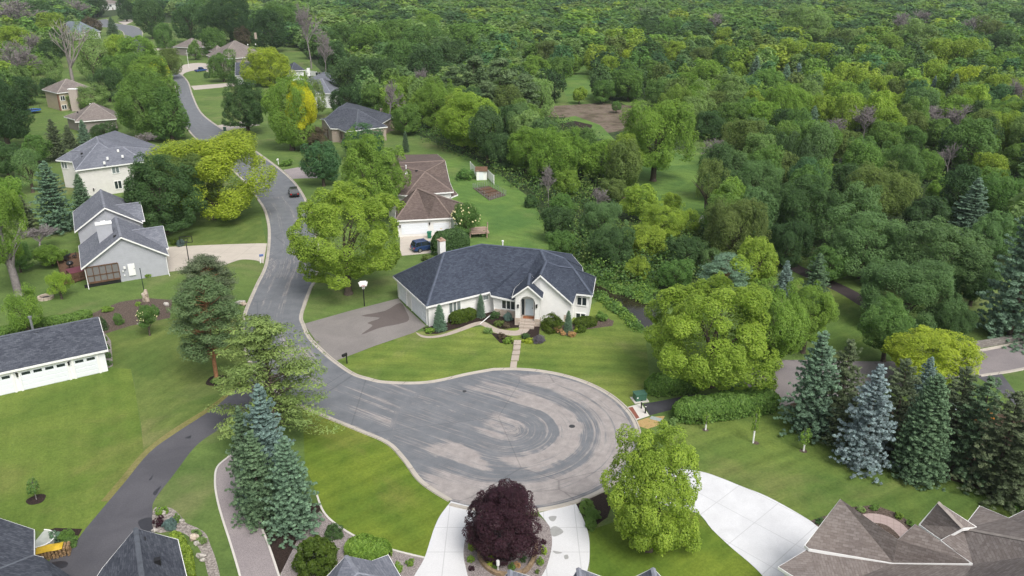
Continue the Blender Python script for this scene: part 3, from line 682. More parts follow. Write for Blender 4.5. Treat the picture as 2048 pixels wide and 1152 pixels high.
# ------------------------------------------------------------------ the white house by the turning circle
ER = 7.2
E = Roof(dict(F=(853, 613, 3), R=(980, 583, 3.1), B1=(982, 590, 2.95), G1=(1027, 600, 2.65), GA=(1080.6, 549.4, 6.5), G2=(1146, 608, 2.65), B2=(1152.8, 587, 3.5), B3=(1185, 590.3, 3.5), B4=(1191.5, 554, 3.5), B5=(1166, 543.5, 3.5), B6=(1164.6, 534, 3.5),
              B7=Vector((8.6, 107.8, 3.5)), B8=Vector((-3.3, 108.6, 3.3)), L=(786, 552, 3), K=(888, 505, ER), M=(963, 488, ER), T=(1081, 499, ER), Q=(1092, 523, 6.6), S=(1116.7, 531.7, 6.3), U=(1147, 536, 6.1), N=(1127.5, 515.5, 6.3)),
         ['F R M K', 'R B1 T M', 'B1 G1 Q T', 'G1 GA Q', 'GA G2 B2 S Q', 'B2 B3 U S', 'B3 B4 U', 'U B4 B5 N', 'N B5 B6', 'N B6 B7 T', 'T Q S N', 'S U N', 'T B7 B8 M', 'M B8 L K', 'K L F'], over=.4)
def VY(x, y, Y):
    d = ray(x, y); k = Y / d.y; return Vector((d.x * k, Y, CAMH + d.z * k))
pa, pb = VY(1024.5, 592.5, 90.9), VY(1085, 597.5, 90.3); pa.z = pb.z = (pa.z + pb.z) / 2; pp_ = VY(1055.9, 571, 90.6)
PO = Roof(dict(a=pa, p=pp_, b=pb, c=pb + Vector((.3, 2.6, 0)), q=pp_ + Vector((.35, 4.2, 0)), d=pa + Vector((.3, 2.6, 0))), ['a p q d', 'p b c q'], over=.35, wall=False)
house_e, roof_e = house('white_house', 'long white house with dark navy hipped roof facing the turning circle', 'house', [E, PO], RF_NAVY, CREAMV)
plA, plB, plG, plR, plD = E.plane('F', 'R'), E.plane('B1', 'G1'), Plane(E.ins['G1'], E.ins['G2']), E.plane('B2', 'B3'), E.plane('L', 'F')
window(house_e, plA, (898, 604, 920.5, 624), 3, glass=GLASSL); window(house_e, plB, (1004.5, 594, 1030, 617.5), 3, .5); window(house_e, plG, (1092, 603, 1118.5, 627), 3, .5)
window(house_e, plR, (1155, 589, 1173, 610), 2, .35); window(house_e, plR, (1152.5, 627, 1170, 640), 2); window(house_e, plA, (966, 586, 976, 599), 1, .3, glass=GLASSL); window(house_e, E.plane('R', 'B1'), None, 1, .3, rect=(.15, .9, 1.3, 2.6), name='window') if E.plane('R', 'B1').len > 1.2 else None
# garage doors on the left end wall
ul = plD.len
du0 = plD.hit(853, 640)[0]
for u0, u1 in ((ul - 5.6, ul - .7), (.9, 3.4)):
    mb = MB(); plD.box(mb, u0 - .16, u0, 0, 2.5, 0, .1); plD.box(mb, u1, u1 + .16, 0, 2.5, 0, .1); plD.box(mb, u0, u1, 2.32, 2.5, 0, .1); mb.obj('door_frame', WHITE, house_e)
    door(house_e, plD, None, 'garage_door', GDOOR, (4, 4), rect=(u0, u1, .02, 2.3), handle=False)
mb = MB(); plG.box(mb, .02, plG.len - .02, .0, .95, .0, .1); plB.box(mb, .02, plB.len - .02, .0, .95, .0, .1); mb.obj('stone_base', STONE, house_e)
# porch: two stone footed piers, arch and front door
pf = Plane(PO.ins['a'], PO.ins['b']); PW = pf.len
mb = MB()
PE = pa.z - .15
for u0 in (0.0, PW - .62): pf.box(mb, u0, u0 + .62, 1.0, PE, -.62, 0.0)
N_ = 14; u0, u1, zc, rr = .62, PW - .62, PE - .62, (PW - 1.24) / 2
apex = pp_.z - .3
top = lambda u: PE + (apex - PE) * (1 - abs(u - PW / 2) / (PW / 2))
arc = lambda u: zc + .75 * math.sqrt(max(0, 1 - ((u - PW / 2) / rr) ** 2))
us = [u0 + (u1 - u0) * i / N_ for i in range(N_ + 1)]
for i in range(N_):
    a, b = us[i], us[i + 1]; P = lambda u, z, d: pf.a + pf.t * u + pf.n * d + Vector((0, 0, z))
    mb.hexa([P(a, arc(a), -.02), P(b, arc(b), -.02), P(b, arc(b), -.5), P(a, arc(a), -.5), P(a, top(a), -.02), P(b, top(b), -.02), P(b, top(b), -.5), P(a, top(a), -.5)])
for a, b in ((0, u0), (u1, PW)): mb.hexa([P(a, PE - .01, -.03), P(b, PE - .01, -.03), P(b, PE - .01, -.52), P(a, PE - .01, -.52), P(a, max(PE + .01, top(a)), -.03), P(b, max(PE + .01, top(b)), -.03), P(b, max(PE + .01, top(b)), -.52), P(a, max(PE + .01, top(a)), -.52)])
porch = mb.obj('porch', CREAM, house_e)
for u0 in (-.06, PW - .68): mb = MB(); pf.box(mb, u0, u0 + .74, 0, 1.0, -.68, .06); mb.obj('pier_base', STONE, porch)
mb = MB()
for k in range(3): pf.box(mb, .6, PW - .6, 0, .28 + .2 * k, -.05 - .0, .95 - .45 * k)
pf.box(mb, .6, PW - .6, .0, .70, -2.6, -.05); mb.obj('step', C_WALK, porch)
for x in (1036.4, 1073.5): lamp(porch, Plane(pf.a + pf.n * .0, pf.a + pf.t), x, 612)
pd = Plane(pf.a - pf.n * 1.7, pf.a - pf.n * 1.7 + pf.t); pd.n = pf.n
mb = MB(); pd.box(mb, .3, PW - .3, .7, 3.4, -.25, -.02); mb.obj('entry_wall', CREAM, porch)
dd = door(porch, pd, None, 'front_door', plain('pale_blue_door', (.55, .64, .70), .4, .4, var=.04), (1, 1), rect=(PW / 2 - .5, PW / 2 + .5, .72, 2.9))
for a in (PW / 2 - .95, PW / 2 + .62):
    mb = MB(); pd.box(mb, a, a + .33, .72, 2.9, 0, .03); mb.obj('sidelight', GLASS, porch)
mb = MB(); pd.box(mb, PW / 2 - .7, PW / 2 + .7, .7, .74, .35, 1.1)
put(mb.obj('doormat', plain('terracotta_mat', (.30, .12, .06), .9, .1)), 'terracotta doormat before the pale blue front door of the white house', 'doormat')
# chimney, vent, downpipe
c = V(883.5, 507, 5.0); mb = MB(); mb.cbox(c - Vector((0, 0, 3)), .85, .85, 4.9, .52); ch = mb.obj('chimney', CREAM, roof_e)
mb = MB(); mb.cbox(c + Vector((0, 0, 1.9)), .98, .98, .14, .52); mb.tube([c + Vector((0, 0, 2.04)), c + Vector((0, 0, 2.3))], .2, 8); mb.obj('chimney_cap', plain('rust_cap', (.38, .26, .2), .7), ch)
vent(roof_e, 1005.5, 490, 6.9, WHITE, 'pipe')
q = E.ins['B1']; gutterpipe(house_e, [Vector((q.x, q.y, 2.9)) - plB.n * -.1, Vector((q.x + .05, q.y - .1, .5)), V(960, 648, .08)])
# ------------------------------------------------------------------ grey house with two stepped gables on the left
ze = 3.1
Fp = dict(a=(162.2, 536.8, ze), A=(241.4, 473.3, 6.75), b=(337.4, 509.5, ze), c=(335.6, 492.7, ze), x=(324.8, 445.4, 6.1), y=(268, 454, 6.1), B=(230.6, 433, 6.75))
Fp = {k: V(*v) for k, v in Fp.items()}
dirF = (Fp['B'] - Fp['A']); dirF.z = 0; LF = dirF.length
Fp['e'] = Fp['a'] + dirF; Fp['g'] = Fp['b'] + dirF
F1 = Roof(dict(a=Fp['a'], A=Fp['A'], b=Fp['b'], g=Fp['g'], B=Fp['B'], e=Fp['e']), ['a A B e', 'A b g B'], over=.4)
cr = Fp['x'].copy(); v = (Fp['b'] - Fp['a']); v.z = 0; v.normalize(); dn = dirF.normalized()
xr = Vector((cr.x, cr.y, 5.6)); wd = 3.1
F1g = Roof(dict(p=xr - dn * wd - Vector((0, 0, 2.5)), q=xr, r=xr + dn * wd - Vector((0, 0, 2.5)), s=xr + dn * wd - v * 5 - Vector((0, 0, 2.5)), t=xr - v * 5, u=xr - dn * wd - v * 5 - Vector((0, 0, 2.5))), ['p q t u', 'q r s t'], over=.4)
z2 = 4.7
Gp = {k: V(*p) for k, p in dict(a=(149.4, 463, z2), A=(209.1, 414.7, 8.2), b=(285, 444.6, z2), B=(201, 378.6, 8.2)).items()}
d2 = Gp['B'] - Gp['A']; d2.z = 0
F2 = Roof(dict(a=Gp['a'], A=Gp['A'], b=Gp['b'], g=Gp['b'] + d2, B=Gp['B'], e=Gp['a'] + d2), ['a A B e', 'A b g B'], over=.4)
xr2 = V(280.7, 404, 7.0); wd2 = 2.9
F2g = Roof(dict(p=xr2 - dn * wd2 - Vector((0, 0, 2.2)), q=xr2, r=xr2 + dn * wd2 - Vector((0, 0, 2.2)), s=xr2 + dn * wd2 - v * 4 - Vector((0, 0, 2.2)), t=xr2 - v * 4, u=xr2 - dn * wd2 - v * 4 - Vector((0, 0, 2.2))), ['p q t u', 'q r s t'], over=.4)
house_f, roof_f = house('grey_house', 'pale grey house with two stepped white edged gables beside the concrete driveway', 'house', [F1, F1g, F2, F2g], RF_GREY, GREYS)
plF = Plane(F1.ins['a'], F1.ins['b'])
door(house_f, plF, (256.5, 527, 270.5, 551), 'side_door', WHITE, (2, 3))
u0, u1, z0, z1 = plF.rect((173, 531, 239, 560)); z0 = max(.65, z0)
mb = MB(); pl = plF
pl.box(mb, u0, u1, z1, z1 + .14, 0, .12); pl.box(mb, u0, u1, z0 - .25, z0, 0, .14); pl.box(mb, u0, u1, (z0 + z1) / 2 - .25, (z0 + z1) / 2 - .12, 0, .1)
for k in range(6): uu = u0 + (u1 - u0) * k / 5; pl.box(mb, uu - .06, uu + .06, z0, z1, 0, .1)
scr = mb.obj('porch_screen', WOODB, house_f); mb = MB(); pl.box(mb, u0, u1, z0, z1, .01, .04); mb.obj('screen_mesh', plain('insect_screen', (.17, .165, .165), .6, .2, var=.08), scr)
mb = MB(); pl.box(mb, u0 - .6, u1, 0.02, z0 - .26, .02, .05); mb.obj('crawl_space_shade', DARKM, scr)  # flat dark panel stands in for the shade under the porch
for x, y, s_ in ((249, 535, .3), (246, 542, .16), (249.5, 550.5, .14)): uu, zz = plF.hit(x, y); mb = MB(); plF.box(mb, uu - s_ / 2, uu + s_ / 2, zz - s_ * .6, zz + s_ * .6, 0, .14); mb.obj('meter_box', WHITE, house_f)
# chimney
c = V(216, 494, 4.2); mb = MB(); mb.box(c - v * 1.0 + Vector((0, 0, -2)), v * 2.0, dn * 1.1, (0, 0, 5.4)); ch = mb.obj('chimney', GREYS, roof_f)
mb = MB(); mb.box(c - v * 1.08 - dn * .08 + Vector((0, 0, 3.38)), v * 2.16, dn * 1.26, (0, 0, .16)); mb.box(c - v * .3 + dn * .3 + Vector((0, 0, 3.54)), v * .6, dn * .4, (0, 0, .25)); mb.obj('chimney_cap', WHITE, ch)
for x, y, z in ((195, 403, 6.7), (164.5, 414, 5.4), (161, 421, 5.2), (229.7, 473, 6.3)): vent(roof_f, x, y, z, DARKM)
for k, (e1, gx, gy) in enumerate((('a', 178, 580), ('b', 336, 544))):
    q = F1.ins[e1]; gutterpipe(house_f, [Vector((q.x, q.y, ze - .35)) + plF.n * .12, Vector((q.x, q.y, .35)) + plF.n * .12, Vector((q.x, q.y, .06)) + plF.n * .9])
# ------------------------------------------------------------------ two storey beige house behind it
zt, zr = 5.7, 8.6
A5 = Roof(dict(a=(150.1, 340.6, zt), b=(291, 322, zt), r2=(246, 293.6, zr - .6), r1=(216.8, 296.8, zr - .6), j=(196.5, 284.1, zr + .2), t=(193.3, 272.7, zr + .2), i=(144.4, 322.8, zt), vt=(160.9, 301.3, 7.4), wt=(141.9, 301.9, 7.2), wl=(111.4, 319.7, zt),
               w2=V(111.4, 319.7, zt) + Vector((6, 9, 0)), k=V(193.3, 272.7, zt) + Vector((1, 7, 0)), b2=V(291, 322, zt) + Vector((1, 10, 0))),
          ['a b r2 r1 j', 'i a j t vt', 'wl i vt wt', 'wt vt t', 'wl wt w2', 'w2 wt t k', 'b b2 r2', 'j r1 t', 'r1 r2 b2 k t'], over=.45)
house_a5, ro = house('beige_house', 'two storey beige sided house with blue grey hipped roof behind the grey house', 'house', [A5], RF_GREY, BEIGE)
pl = A5.plane('a', 'b'); window(house_a5, pl, (224, 334, 238, 346), 2, glass=GLASSL); window(house_a5, pl, (229.5, 362, 243, 377), 2)
pl2 = A5.plane('wl', 'i'); window(house_a5, pl2, (124, 324, 134, 336), 2, glass=GLASSL); window(house_a5, A5.plane('i', 'a'), None, 1, rect=(.4, 1.3, 2.9, 4.4))
for x, y, z in ((163.5, 307, 7.0), (165, 314, 6.7)): vent(ro, x, y, z)
for x, y, z in ((214.8, 316, 7.0), (245, 312, 7.0), (236, 301, 7.7), (208.6, 325, 6.5)): vent(ro, x, y, z, WHITE)
lamp(house_a5, pl, 187, 379)
bt = V(214, 279, 7.0); BG = Roof(dict(a=bt + Vector((-.2, 0, 0)), b=V(239, 277.5, 7.0), c=V(243.5, 293, 5.0), d=V(219, 296, 5.0), e=bt + Vector((1, 5, -2)), f=V(239, 277.5, 7) + Vector((1, 5, -2))), ['a d c b', 'a b f e'], over=.3)
# ------------------------------------------------------------------ white three door garage, lower left
g0, g1 = V(208, 700, 2.75), V(0, 745, 2.75)
ln = (g0 - g1).normalized(); gr0, gr1 = V(194, 635.5, 4.9), V(0, 672.5, 4.9)
nn = Vector((-ln.y, ln.x, 0)); half = (gr0 - g0).dot(nn); E1 = g0 + ln * .35; E0 = g0 - ln * 17
GG = Roof(dict(a=E0, b=E1, c=E1 + nn * half + Vector((0, 0, 2.2)), d=E0 + nn * half + Vector((0, 0, 2.2)), e=E1 + nn * half * 2, f=E0 + nn * half * 2), ['a b c d', 'd c e f'], over=.35)
house_g, ro = house('garage_building', 'low white garage with dark slate roof and a row of panelled doors', 'garage', [GG], RF_SLATE, plain('white_wall', (.78, .79, .81), .6, .3, var=.03))
pl = GG.plane('a', 'b')
for q, n in (((147, 709, 195, 742), 2), ((42, 730, 136, 768), 4), ((-66, 756, 26, 790), 4)):
    u0 = pl.hit(q[0], (q[1] + q[3]) / 2 + (8 if q[0] < 140 else 0))[0]; u1 = pl.hit(q[2], (q[1] + q[3]) / 2 - (8 if q[0] < 140 else 0))[0]
    mb = MB(); a_, b_ = min(u0, u1), max(u0, u1); pl.box(mb, a_ - .2, a_, 0, 2.4, 0, .14); pl.box(mb, b_, b_ + .2, 0, 2.4, 0, .14); pl.box(mb, a_, b_, 2.24, 2.4, 0, .14); mb.obj('door_frame', WHITE, house_g)
    door(house_g, pl, None, 'garage_door', GDOOR, (n, 4), lites=n, rect=(min(u0, u1), max(u0, u1), .03, 2.2), handle=False)
for x, y in ((137, 726), (34, 749)): lamp(house_g, pl, x, y)
for x, y in ((163, 648), (74, 666)): vent(ro, x, y, 4.6)
p = V(66, 660, 4.6); mb = MB(); mb.tube([p, p + Vector((0, 0, 1.5))], .13, 8); mb.tube([p + Vector((0, 0, 1.45)), p + Vector((0, 0, 1.65))], .2, 8); mb.obj('flue', GREYM, ro)
# ------------------------------------------------------------------ brown roofed house with two garage doors
D1 = Roof(dict(a=V(790, 441, 3.0), m=V(858, 437.5, 3.0), b=(905, 435, 3.0), t=(872, 392, 6.2), u=(834, 376, 6.6), w=(790, 400, 5.0), x=V(786, 420, 3.2), d=V(905, 435, 3.0) + Vector((1.2, 8.5, 0)), e=V(790, 441, 3) + Vector((-1, 9, 0))), ['a m t u', 'm b t', 'b d t', 't d u', 'a u e', 'e u d'], over=.35)
zB = 4.6
D2 = Roof(dict(a=(811, 390, zB), g=(822, 389.6, zB), b=(907, 383, zB), tr=(850, 343, 7.0), c=(899, 362, zB), r1=(890, 321, 7.6), r0=(780, 327, 7.6), l=(770, 386, zB), d=V(884, 321, zB) + Vector((-1.5, 6, 0)), e=V(780, 327, zB) + Vector((0, 8, 0))), ['l a tr r0', 'a g b tr', 'b c r1 tr', 'tr r1 r0', 'r0 r1 d e'], over=.4)
D3 = Roof(dict(a=(899, 370, 4.3), b=(915.5, 388.5, 3.6), c=(902, 394, 3.6), d=(896, 378, 4.4)), ['a d c b'], over=.3, wall=False)
house_d, ro = house('brown_roof_house', 'cream house with brown shingled hips and two white garage doors', 'house', [D1, D2, D3], RF_BROWN, CREAM)
pl = D1.plane('a', 'm')
door(house_d, pl, (803, 447, 856, 468), 'garage_door', GDOOR, (4, 4), handle=False); pl2 = D1.plane('m', 'b'); door(house_d, pl2, (867, 446, 898, 461), 'garage_door', GDOOR, (3, 4), handle=False)
lamp(house_d, pl, 800, 452.5); lamp(house_d, pl, 859, 447)
pe = Plane(D2.ins['b'], D2.ins['c']); window(house_d, Plane(D2.ins['b'] + Vector((0, 0, 0)), D2.ins['b'] + (D2.ins['b'] - D2.ins['g'])), None, 1, rect=(-1.2, -.3, 1.0, 2.6))
mb = MB(); u, z = Plane(D2.ins['g'], D2.ins['b']).hit(886.5, 401); pq = Plane(D2.ins['g'], D2.ins['b']); k = pq.a + pq.t * u + pq.n * .5 + Vector((0, 0, z)); mb.ball(k, (.42, .12, .42), 12, 6); mb.tube([k, k - pq.n * .5], .04, 6); mb.obj('satellite_dish', GREYM, house_d)
vent(ro, 812, 345, 6.9, WHITE); vent(ro, 812, 337, 7.2, WHITE, 'pipe'); vent(ro, 833, 342, 7.0, DARKM)
# deck
DECKW = plain('pinkish_deck_wood', (.36, .26, .21), .8, .2, var=.2)
dk = thing('garden_deck', 'small pinkish wooden deck beside the flowering tree and brown roofed house', 'deck', V(958, 470, 0))
mb = MB(); c = V(958, 470, 0); mb.cbox(c + Vector((0, 0, .75)), 3.0, 3.4, .14, .2); mb.obj('deck_boards', DECKW, dk)
for x_, y_ in ((-1.4, -1.6), (1.4, -1.6), (1.4, 1.6), (-1.4, 1.6)):
    mb = MB(); mb.cbox(c + Vector((x_, y_, 0)), .14, .14, 1.75, .2); mb.obj('post', DECKW, dk)
mb = MB()
for h_ in (1.1, 1.35, 1.66): mb.cbox(c + Vector((1.45, 0, h_)), .06, 3.3, .07, .0); mb.cbox(c + Vector((0, -1.62, h_)), 2.9, .06, .07, .0)
mb.obj('railing', DECKW, dk)
# ------------------------------------------------------------------ brick house with dark roof beyond
ze = 3.6
C1 = Roof(dict(a=(660.5, 256.5, ze), b=(676, 257, ze), c=(690, 263, ze), d=(712, 260.5, ze), e=(775, 253, ze), f=(762, 247.5, ze), r=(716, 219, 7.4), s=(678, 213.5, 7.6), t=(684, 213, 7.6), l=(640, 237.5, ze), g=(648.5, 238.5, 5.0), k=V(684, 213, ze) + Vector((0, 9, 0)), h=V(640, 237.5, ze) + Vector((6, 10, 0)), m=V(762, 247.5, ze) + Vector((2, 12, 0))),
          ['a b c d r t s g', 'd e r', 'e f r', 'f m r', 'r m k t', 't k h s', 's h l g'], over=.35)
house_c, ro = house('brick_house', 'pinkish brick house with dark hipped roof beside the paved patio', 'house', [C1], RF_SLATE, BRICK)
pl = C1.plane('b', 'c'); window(house_c, C1.plane('c', 'd'), None, 2, rect=(.8, 2.2, 1.2, 2.6)); window(house_c, pl, None, 1, fm=WOODB, rect=(.8, 1.7, 1.3, 2.8)); vent(ro, 701, 221, 7.0)
pl = C1.plane('g', 'a')
if pl.len > 1.5: door(house_c, pl, None, 'entry_door', WOODB, (1, 2), rect=(.5, min(pl.len - .3, 1.6), .1, 2.6))
pt = thing('stone_patio', 'raised pale stone patio with low brick edge behind the brick house', 'patio', V(785, 250, 0))
mb = MB(); q = [V(*p, 0) for p in ((745, 240), (772, 237), (800, 254), (772, 262))]; mb.prism(q, 0, .55); mb.obj('paving', C_FAR, pt)
for px in ((743, 237), (763, 235)):
    mb = MB(); mb.cbox(V(*px), .7, .7, 2.6, .3); mb.obj('pillar', STONE, pt)
mb = MB(); mb.prism([V(*p) for p in ((771, 263), (800, 255), (801, 257), (772, 265))], 0, .75); mb.obj('edge_wall', BRICK, pt)
# ------------------------------------------------------------------ simple hip roofed houses further off
def hip(c0, c1, depth, ze, zr, over=.5, hipk=.5, tilt=None):
    a, b = V(c0[0], c0[1], ze), V(c1[0], c1[1], ze); t = (b - a).normalized(); n = Vector((-t.y, t.x, 0))
    if n.y < 0: n = -n
    d, c = a + n * depth, b + n * depth; L = (b - a).length; k = min(hipk * depth, L * .49)
    r0 = a + n * depth / 2 + t * k; r1 = b + n * depth / 2 - t * k; r0.z = r1.z = zr
    if hipk == 0: return Roof(dict(a=a, b=b, r1=r1, c=c, d=d, r0=r0), ['a b r1 r0', 'r1 c d r0'], over=over)
    return Roof(dict(a=a, b=b, c=c, d=d, r0=r0, r1=r1), ['a b r1 r0', 'b c r1', 'c d r0 r1', 'd a r0'], over=over)
A4 = hip((150, 243.5), (236, 237), 13, 3.3, 7.0, hipk=.5); A4b = hip((128, 233), (152, 240), 9, 3.2, 5.2)
house_a4, ro = house('hip_roof_house', 'tan house with weathered hip roof just left of the large green maple', 'house', [A4, A4b], RF_TAN, TAUPE)
for x, y in ((180.5, 208.5), (186, 207)): vent(ro, x, y, 6.4, WHITE)
vent(ro, 155, 224, 5.0)
A3 = hip((114, 186), (190, 178), 12, 5.6, 8.8)
house_a3, ro = house('tan_house', 'two storey tan house half hidden behind the bare white tree', 'house', [A3], RF_TAN, TAN)
pl = A3.plane('a', 'b'); window(house_a3, pl, (121, 192, 129, 201), 2); window(house_a3, pl, (124, 210, 133, 218), 2)
mb = MB(); mb.cbox(V(154, 222), 2.4, 1.3, 6.6, .1); ch = mb.obj('chimney', stone('light_chimney_brick', ((.40, .32, .29), (.46, .38, .34), (.42, .38, .35)), .25, .09), house_a3); mb = MB(); mb.cbox(V(154, 222) + Vector((0, 0, 6.6)), 2.6, 1.5, .2, .1); mb.obj('chimney_cap', WHITE, ch)
mb = MB(); pl.box(mb, -.35, -.05, .1, 5.2, -.6, -.1); mb.obj('corner_board', WOODR, house_a3)
B1 = hip((440, 118), (535, 112), 20, 5.2, 11.5, hipk=.55); B1b = hip((433, 104.5), (455, 103), 10, 3.4, 6)
house_b1, ro = house('brown_hip_house', 'large house with brown tan hip roof behind the golden tree', 'house', [B1, B1b], RF_TAN, TAUPE)
for x, y in ((495.5, 89), (511, 88)): vent(ro, x, y, 9.8, WHITE)
window(house_b1, B1.plane('a', 'b'), None, 2, rect=(4, 6, 1.2, 2.8)); mb = MB(); mb.cbox(V(512, 78, 8), 1, 1, 3, .1); mb.obj('chimney', BRICK, ro)
B2 = hip((470, 151), (508, 150), 13, 3.6, 7.6, hipk=0)
house_b2, ro = house('grey_gable_house', 'small white house with slate grey gable roof left of the golden tree', 'house', [B2], RF_SLATE, plain('white_wall', (.7, .7, .7)))
window(house_b2, B2.plane('a', 'b'), None, 2, rect=(3, 5, 1, 2.2)); door(house_b2, B2.plane('d', 'a'), None, 'garage_door', GDOOR, (4, 4), rect=(2.5, 7, .03, 2.3), handle=False)
B3 = hip((582, 141.5), (610, 140), 12, 4.0, 6.5)
house_b3, ro = house('white_walled_house', 'white walled house with small slate roof right of the golden tree', 'house', [B3], RF_SLATE, plain('white_wall', (.7, .7, .7)))
window(house_b3, B3.plane('a', 'b'), None, 2, rect=(9, 11, .9, 2.8)); window(house_b3, B3.plane('a', 'b'), None, 1, rect=(6, 7.2, .9, 2.8))
B4 = hip((598, 186), (662, 187), 15, 4.6, 8.2)
B4b = hip((612, 160), (650, 172), 10, 4.6, 7.5)
house_b4, ro = house('pale_grey_house', 'house with pale grey hip roof behind the yellow tipped tree', 'house', [B4, B4b], RF_GREY, plain('pale_wall', (.6, .6, .6)))
window(house_b4, B4.plane('a', 'b'), None, 2, rect=(12, 13.6, 1.4, 3)); mb = MB(); mb.cbox(V(618, 152, 7), .9, .9, 2.6); mb.obj('chimney', WHITE, ro)
B5 = hip((385, 96), (424, 92), 14, 4, 8)
house_b5, ro = house('tan_roof_house', 'house with tan roof peeping out behind round green trees beside the curve', 'house', [B5], RF_TAN, TAUPE)
A1 = hip((104, 63), (157, 66), 15, 4.2, 10, hipk=.45); A1b = hip((128, 44), (156, 42), 9, 4.2, 7.5)
house_a1, ro = house('blue_roof_house', 'far house with large blue grey roof above the pale cottonwood', 'house', [A1, A1b], RF_BLUE, plain('pale_wall', (.6, .6, .6)))
window(house_a1, A1.plane('a', 'b'), None, 2, rect=(4, 6, 1, 2.6)); vent(ro, 128, 52, 7)
A2 = hip((212, 8), (246, 6), 18, 6, 9.5)
house_a2, ro = house('far_white_house', 'far two storey white house at the top end of the street', 'house', [A2], RF_TAN, WHITE)
pl = A2.plane('a', 'b'); window(house_a2, pl, None, 2, rect=(13, 15, 3.6, 5)); window(house_a2, pl, None, 2, rect=(4, 7, 3.2, 5)); door(house_a2, pl, None, 'door', WOODB, (1, 2), rect=(7.5, 8.7, .1, 2.3))
# ------------------------------------------------------------------ roofs along the bottom edge of the view
z3 = 3.4
H = Roof(dict(a=(-140, 990, z3), b=(67.5, 1059, z3), c=(67.5, 1110, 4.2), d=(85, 1114, 4.2), e=(85.5, 1140, z3), f=(180, 1178, z3), g=(160, 1260, 6.5), h=(-160, 1200, 6.5), i=V(160, 1260, z3) + Vector((1, -4, 0)), j=V(-160, 1200, z3) + Vector((-1, -4, 0))), ['a b c h', 'c d e f g h', 'g i j h'], over=.3)
house_h, ro = house('dark_roof_house', 'house with dark slate roof cut off by the lower left corner', 'house', [H], RF_SLATE, CREAM)
I = Roof(dict(A=(271, 1056, 5.4), B=(355, 1079, z3), C=(378, 1175, z3), D=(283, 1150, 5.8), E=(205, 1136, z3), G=(170, 1190, z3), k=V(283, 1240, 5.8), C2=V(395, 1260, z3), G2=V(150, 1260, z3)), ['A B C D', 'A D E', 'D C C2 k', 'E D k G', 'G k G2'], over=.3)
house_i, ro = house('slate_gable_house', 'house with peaked slate roof beside the black driveway end', 'house', [I], RF_SLATE, CREAM)
for x, y in ((286.5, 1082), (290.5, 1107.5), (315, 1122)): vent(ro, x, y, 4.9)
# grey house at the bottom centre
def peak(apx, l, r, dep, za, zl):
    A, L_, R_ = V(apx[0], apx[1], za), V(l[0], l[1], zl), V(r[0], r[1], zl); d = Vector((0, -dep, 0))
    return A, L_, R_, d
J1 = Roof(dict(a=(640, 1168, 4.0), b=(691.8, 1111.3, 5.2), c=(743.8, 1121.6, 4.5), d=(776, 1110, 4.0), e=(806, 1162, 4.0), v=(713.8, 1146, 5.2), f=(830, 1230, 5.2), g=(640, 1230, 5.2)), ['a b v g', 'b c v', 'c d e v', 'v e f g'], over=.3)
def cap_roof(apex, left, right, za, zl, dep):
    A, L_, R_ = V(*apex, za), V(*left, zl), V(*right, zl); d = Vector((.0, -dep, 0))
    return Roof(dict(L=L_, A=A, R=R_, r=R_ + d, k=A + d, l=L_ + d), ['L A k l', 'A R r k'], over=.3)
J2 = cap_roof((1020, 1140), (985, 1182), (1090, 1162), 5.6, 4.0, 9)
J3 = cap_roof((1157, 1136), (1136, 1170), (1215, 1158), 5.6, 4.0, 9)
J4 = cap_roof((1306, 1136), (1268, 1156), (1330, 1162), 5.6, 4.0, 9)
J5 = Roof(dict(a=V(640, 1215, 4.2), b=V(1340, 1190, 4.2), c=V(1340, 1300, 7.5), d=V(640, 1300, 7.5), e=V(1340, 1300, 7.5) + Vector((0, -8, -3)), f=V(640, 1300, 7.5) + Vector((0, -8, -3))), ['a b c d', 'd c e f'], over=.3)
house_j, ro = house('grey_peaks_house', 'house whose pale grey roof peaks show along the bottom centre edge', 'house', [J1, J2, J3, J4, J5], RF_GREY, CREAM)
# brown roofed house at the bottom right
K1 = Roof(dict(a=(1681, 998, 6.6), b=(1611, 1090, 3.6), c=(1618, 1096, 3.6), d=(1786, 1125, 3.6), e=(1946, 1126, 5.2), f=(1831, 1048, 6.6), g=(1796, 1079, 5.4)), ['a b c d g', 'g d e f'], over=.3, wall=False)
K2 = Roof(dict(a=(1877, 1004, 6.8), b=(1841, 1049, 4.6), c=(1883, 1079, 4.6), d=(1926, 1055, 5.8), e=(1951, 1053, 5.4)), ['a b c d', 'a d e'], over=.2, wall=False)
K3 = Roof(dict(a=(1558, 1133, 3.3), b=(1618, 1097, 3.3), c=(1786, 1127, 3.5), d=(1946, 1128, 5.0), m=(1883, 1080, 5.0), n=(1926, 1056, 5.2), e=(1960, 1012, 4.4), f=(2018, 1036, 5.0), g=(2120, 985, 5.0), h=(2160, 1100, 8.4), i=(2020, 1200, 8.4), j=(1880, 1235, 6.0), k=(1640, 1185, 3.3)), ['a b c k', 'c d i j k', 'd m n h i', 'n e f h', 'f g h'], over=.3)
house_k, ro = house('brown_grey_roof_house', 'large house with brownish grey layered roofs at the bottom right corner', 'house', [K3, K1, K2], RF_TAN, CREAM)
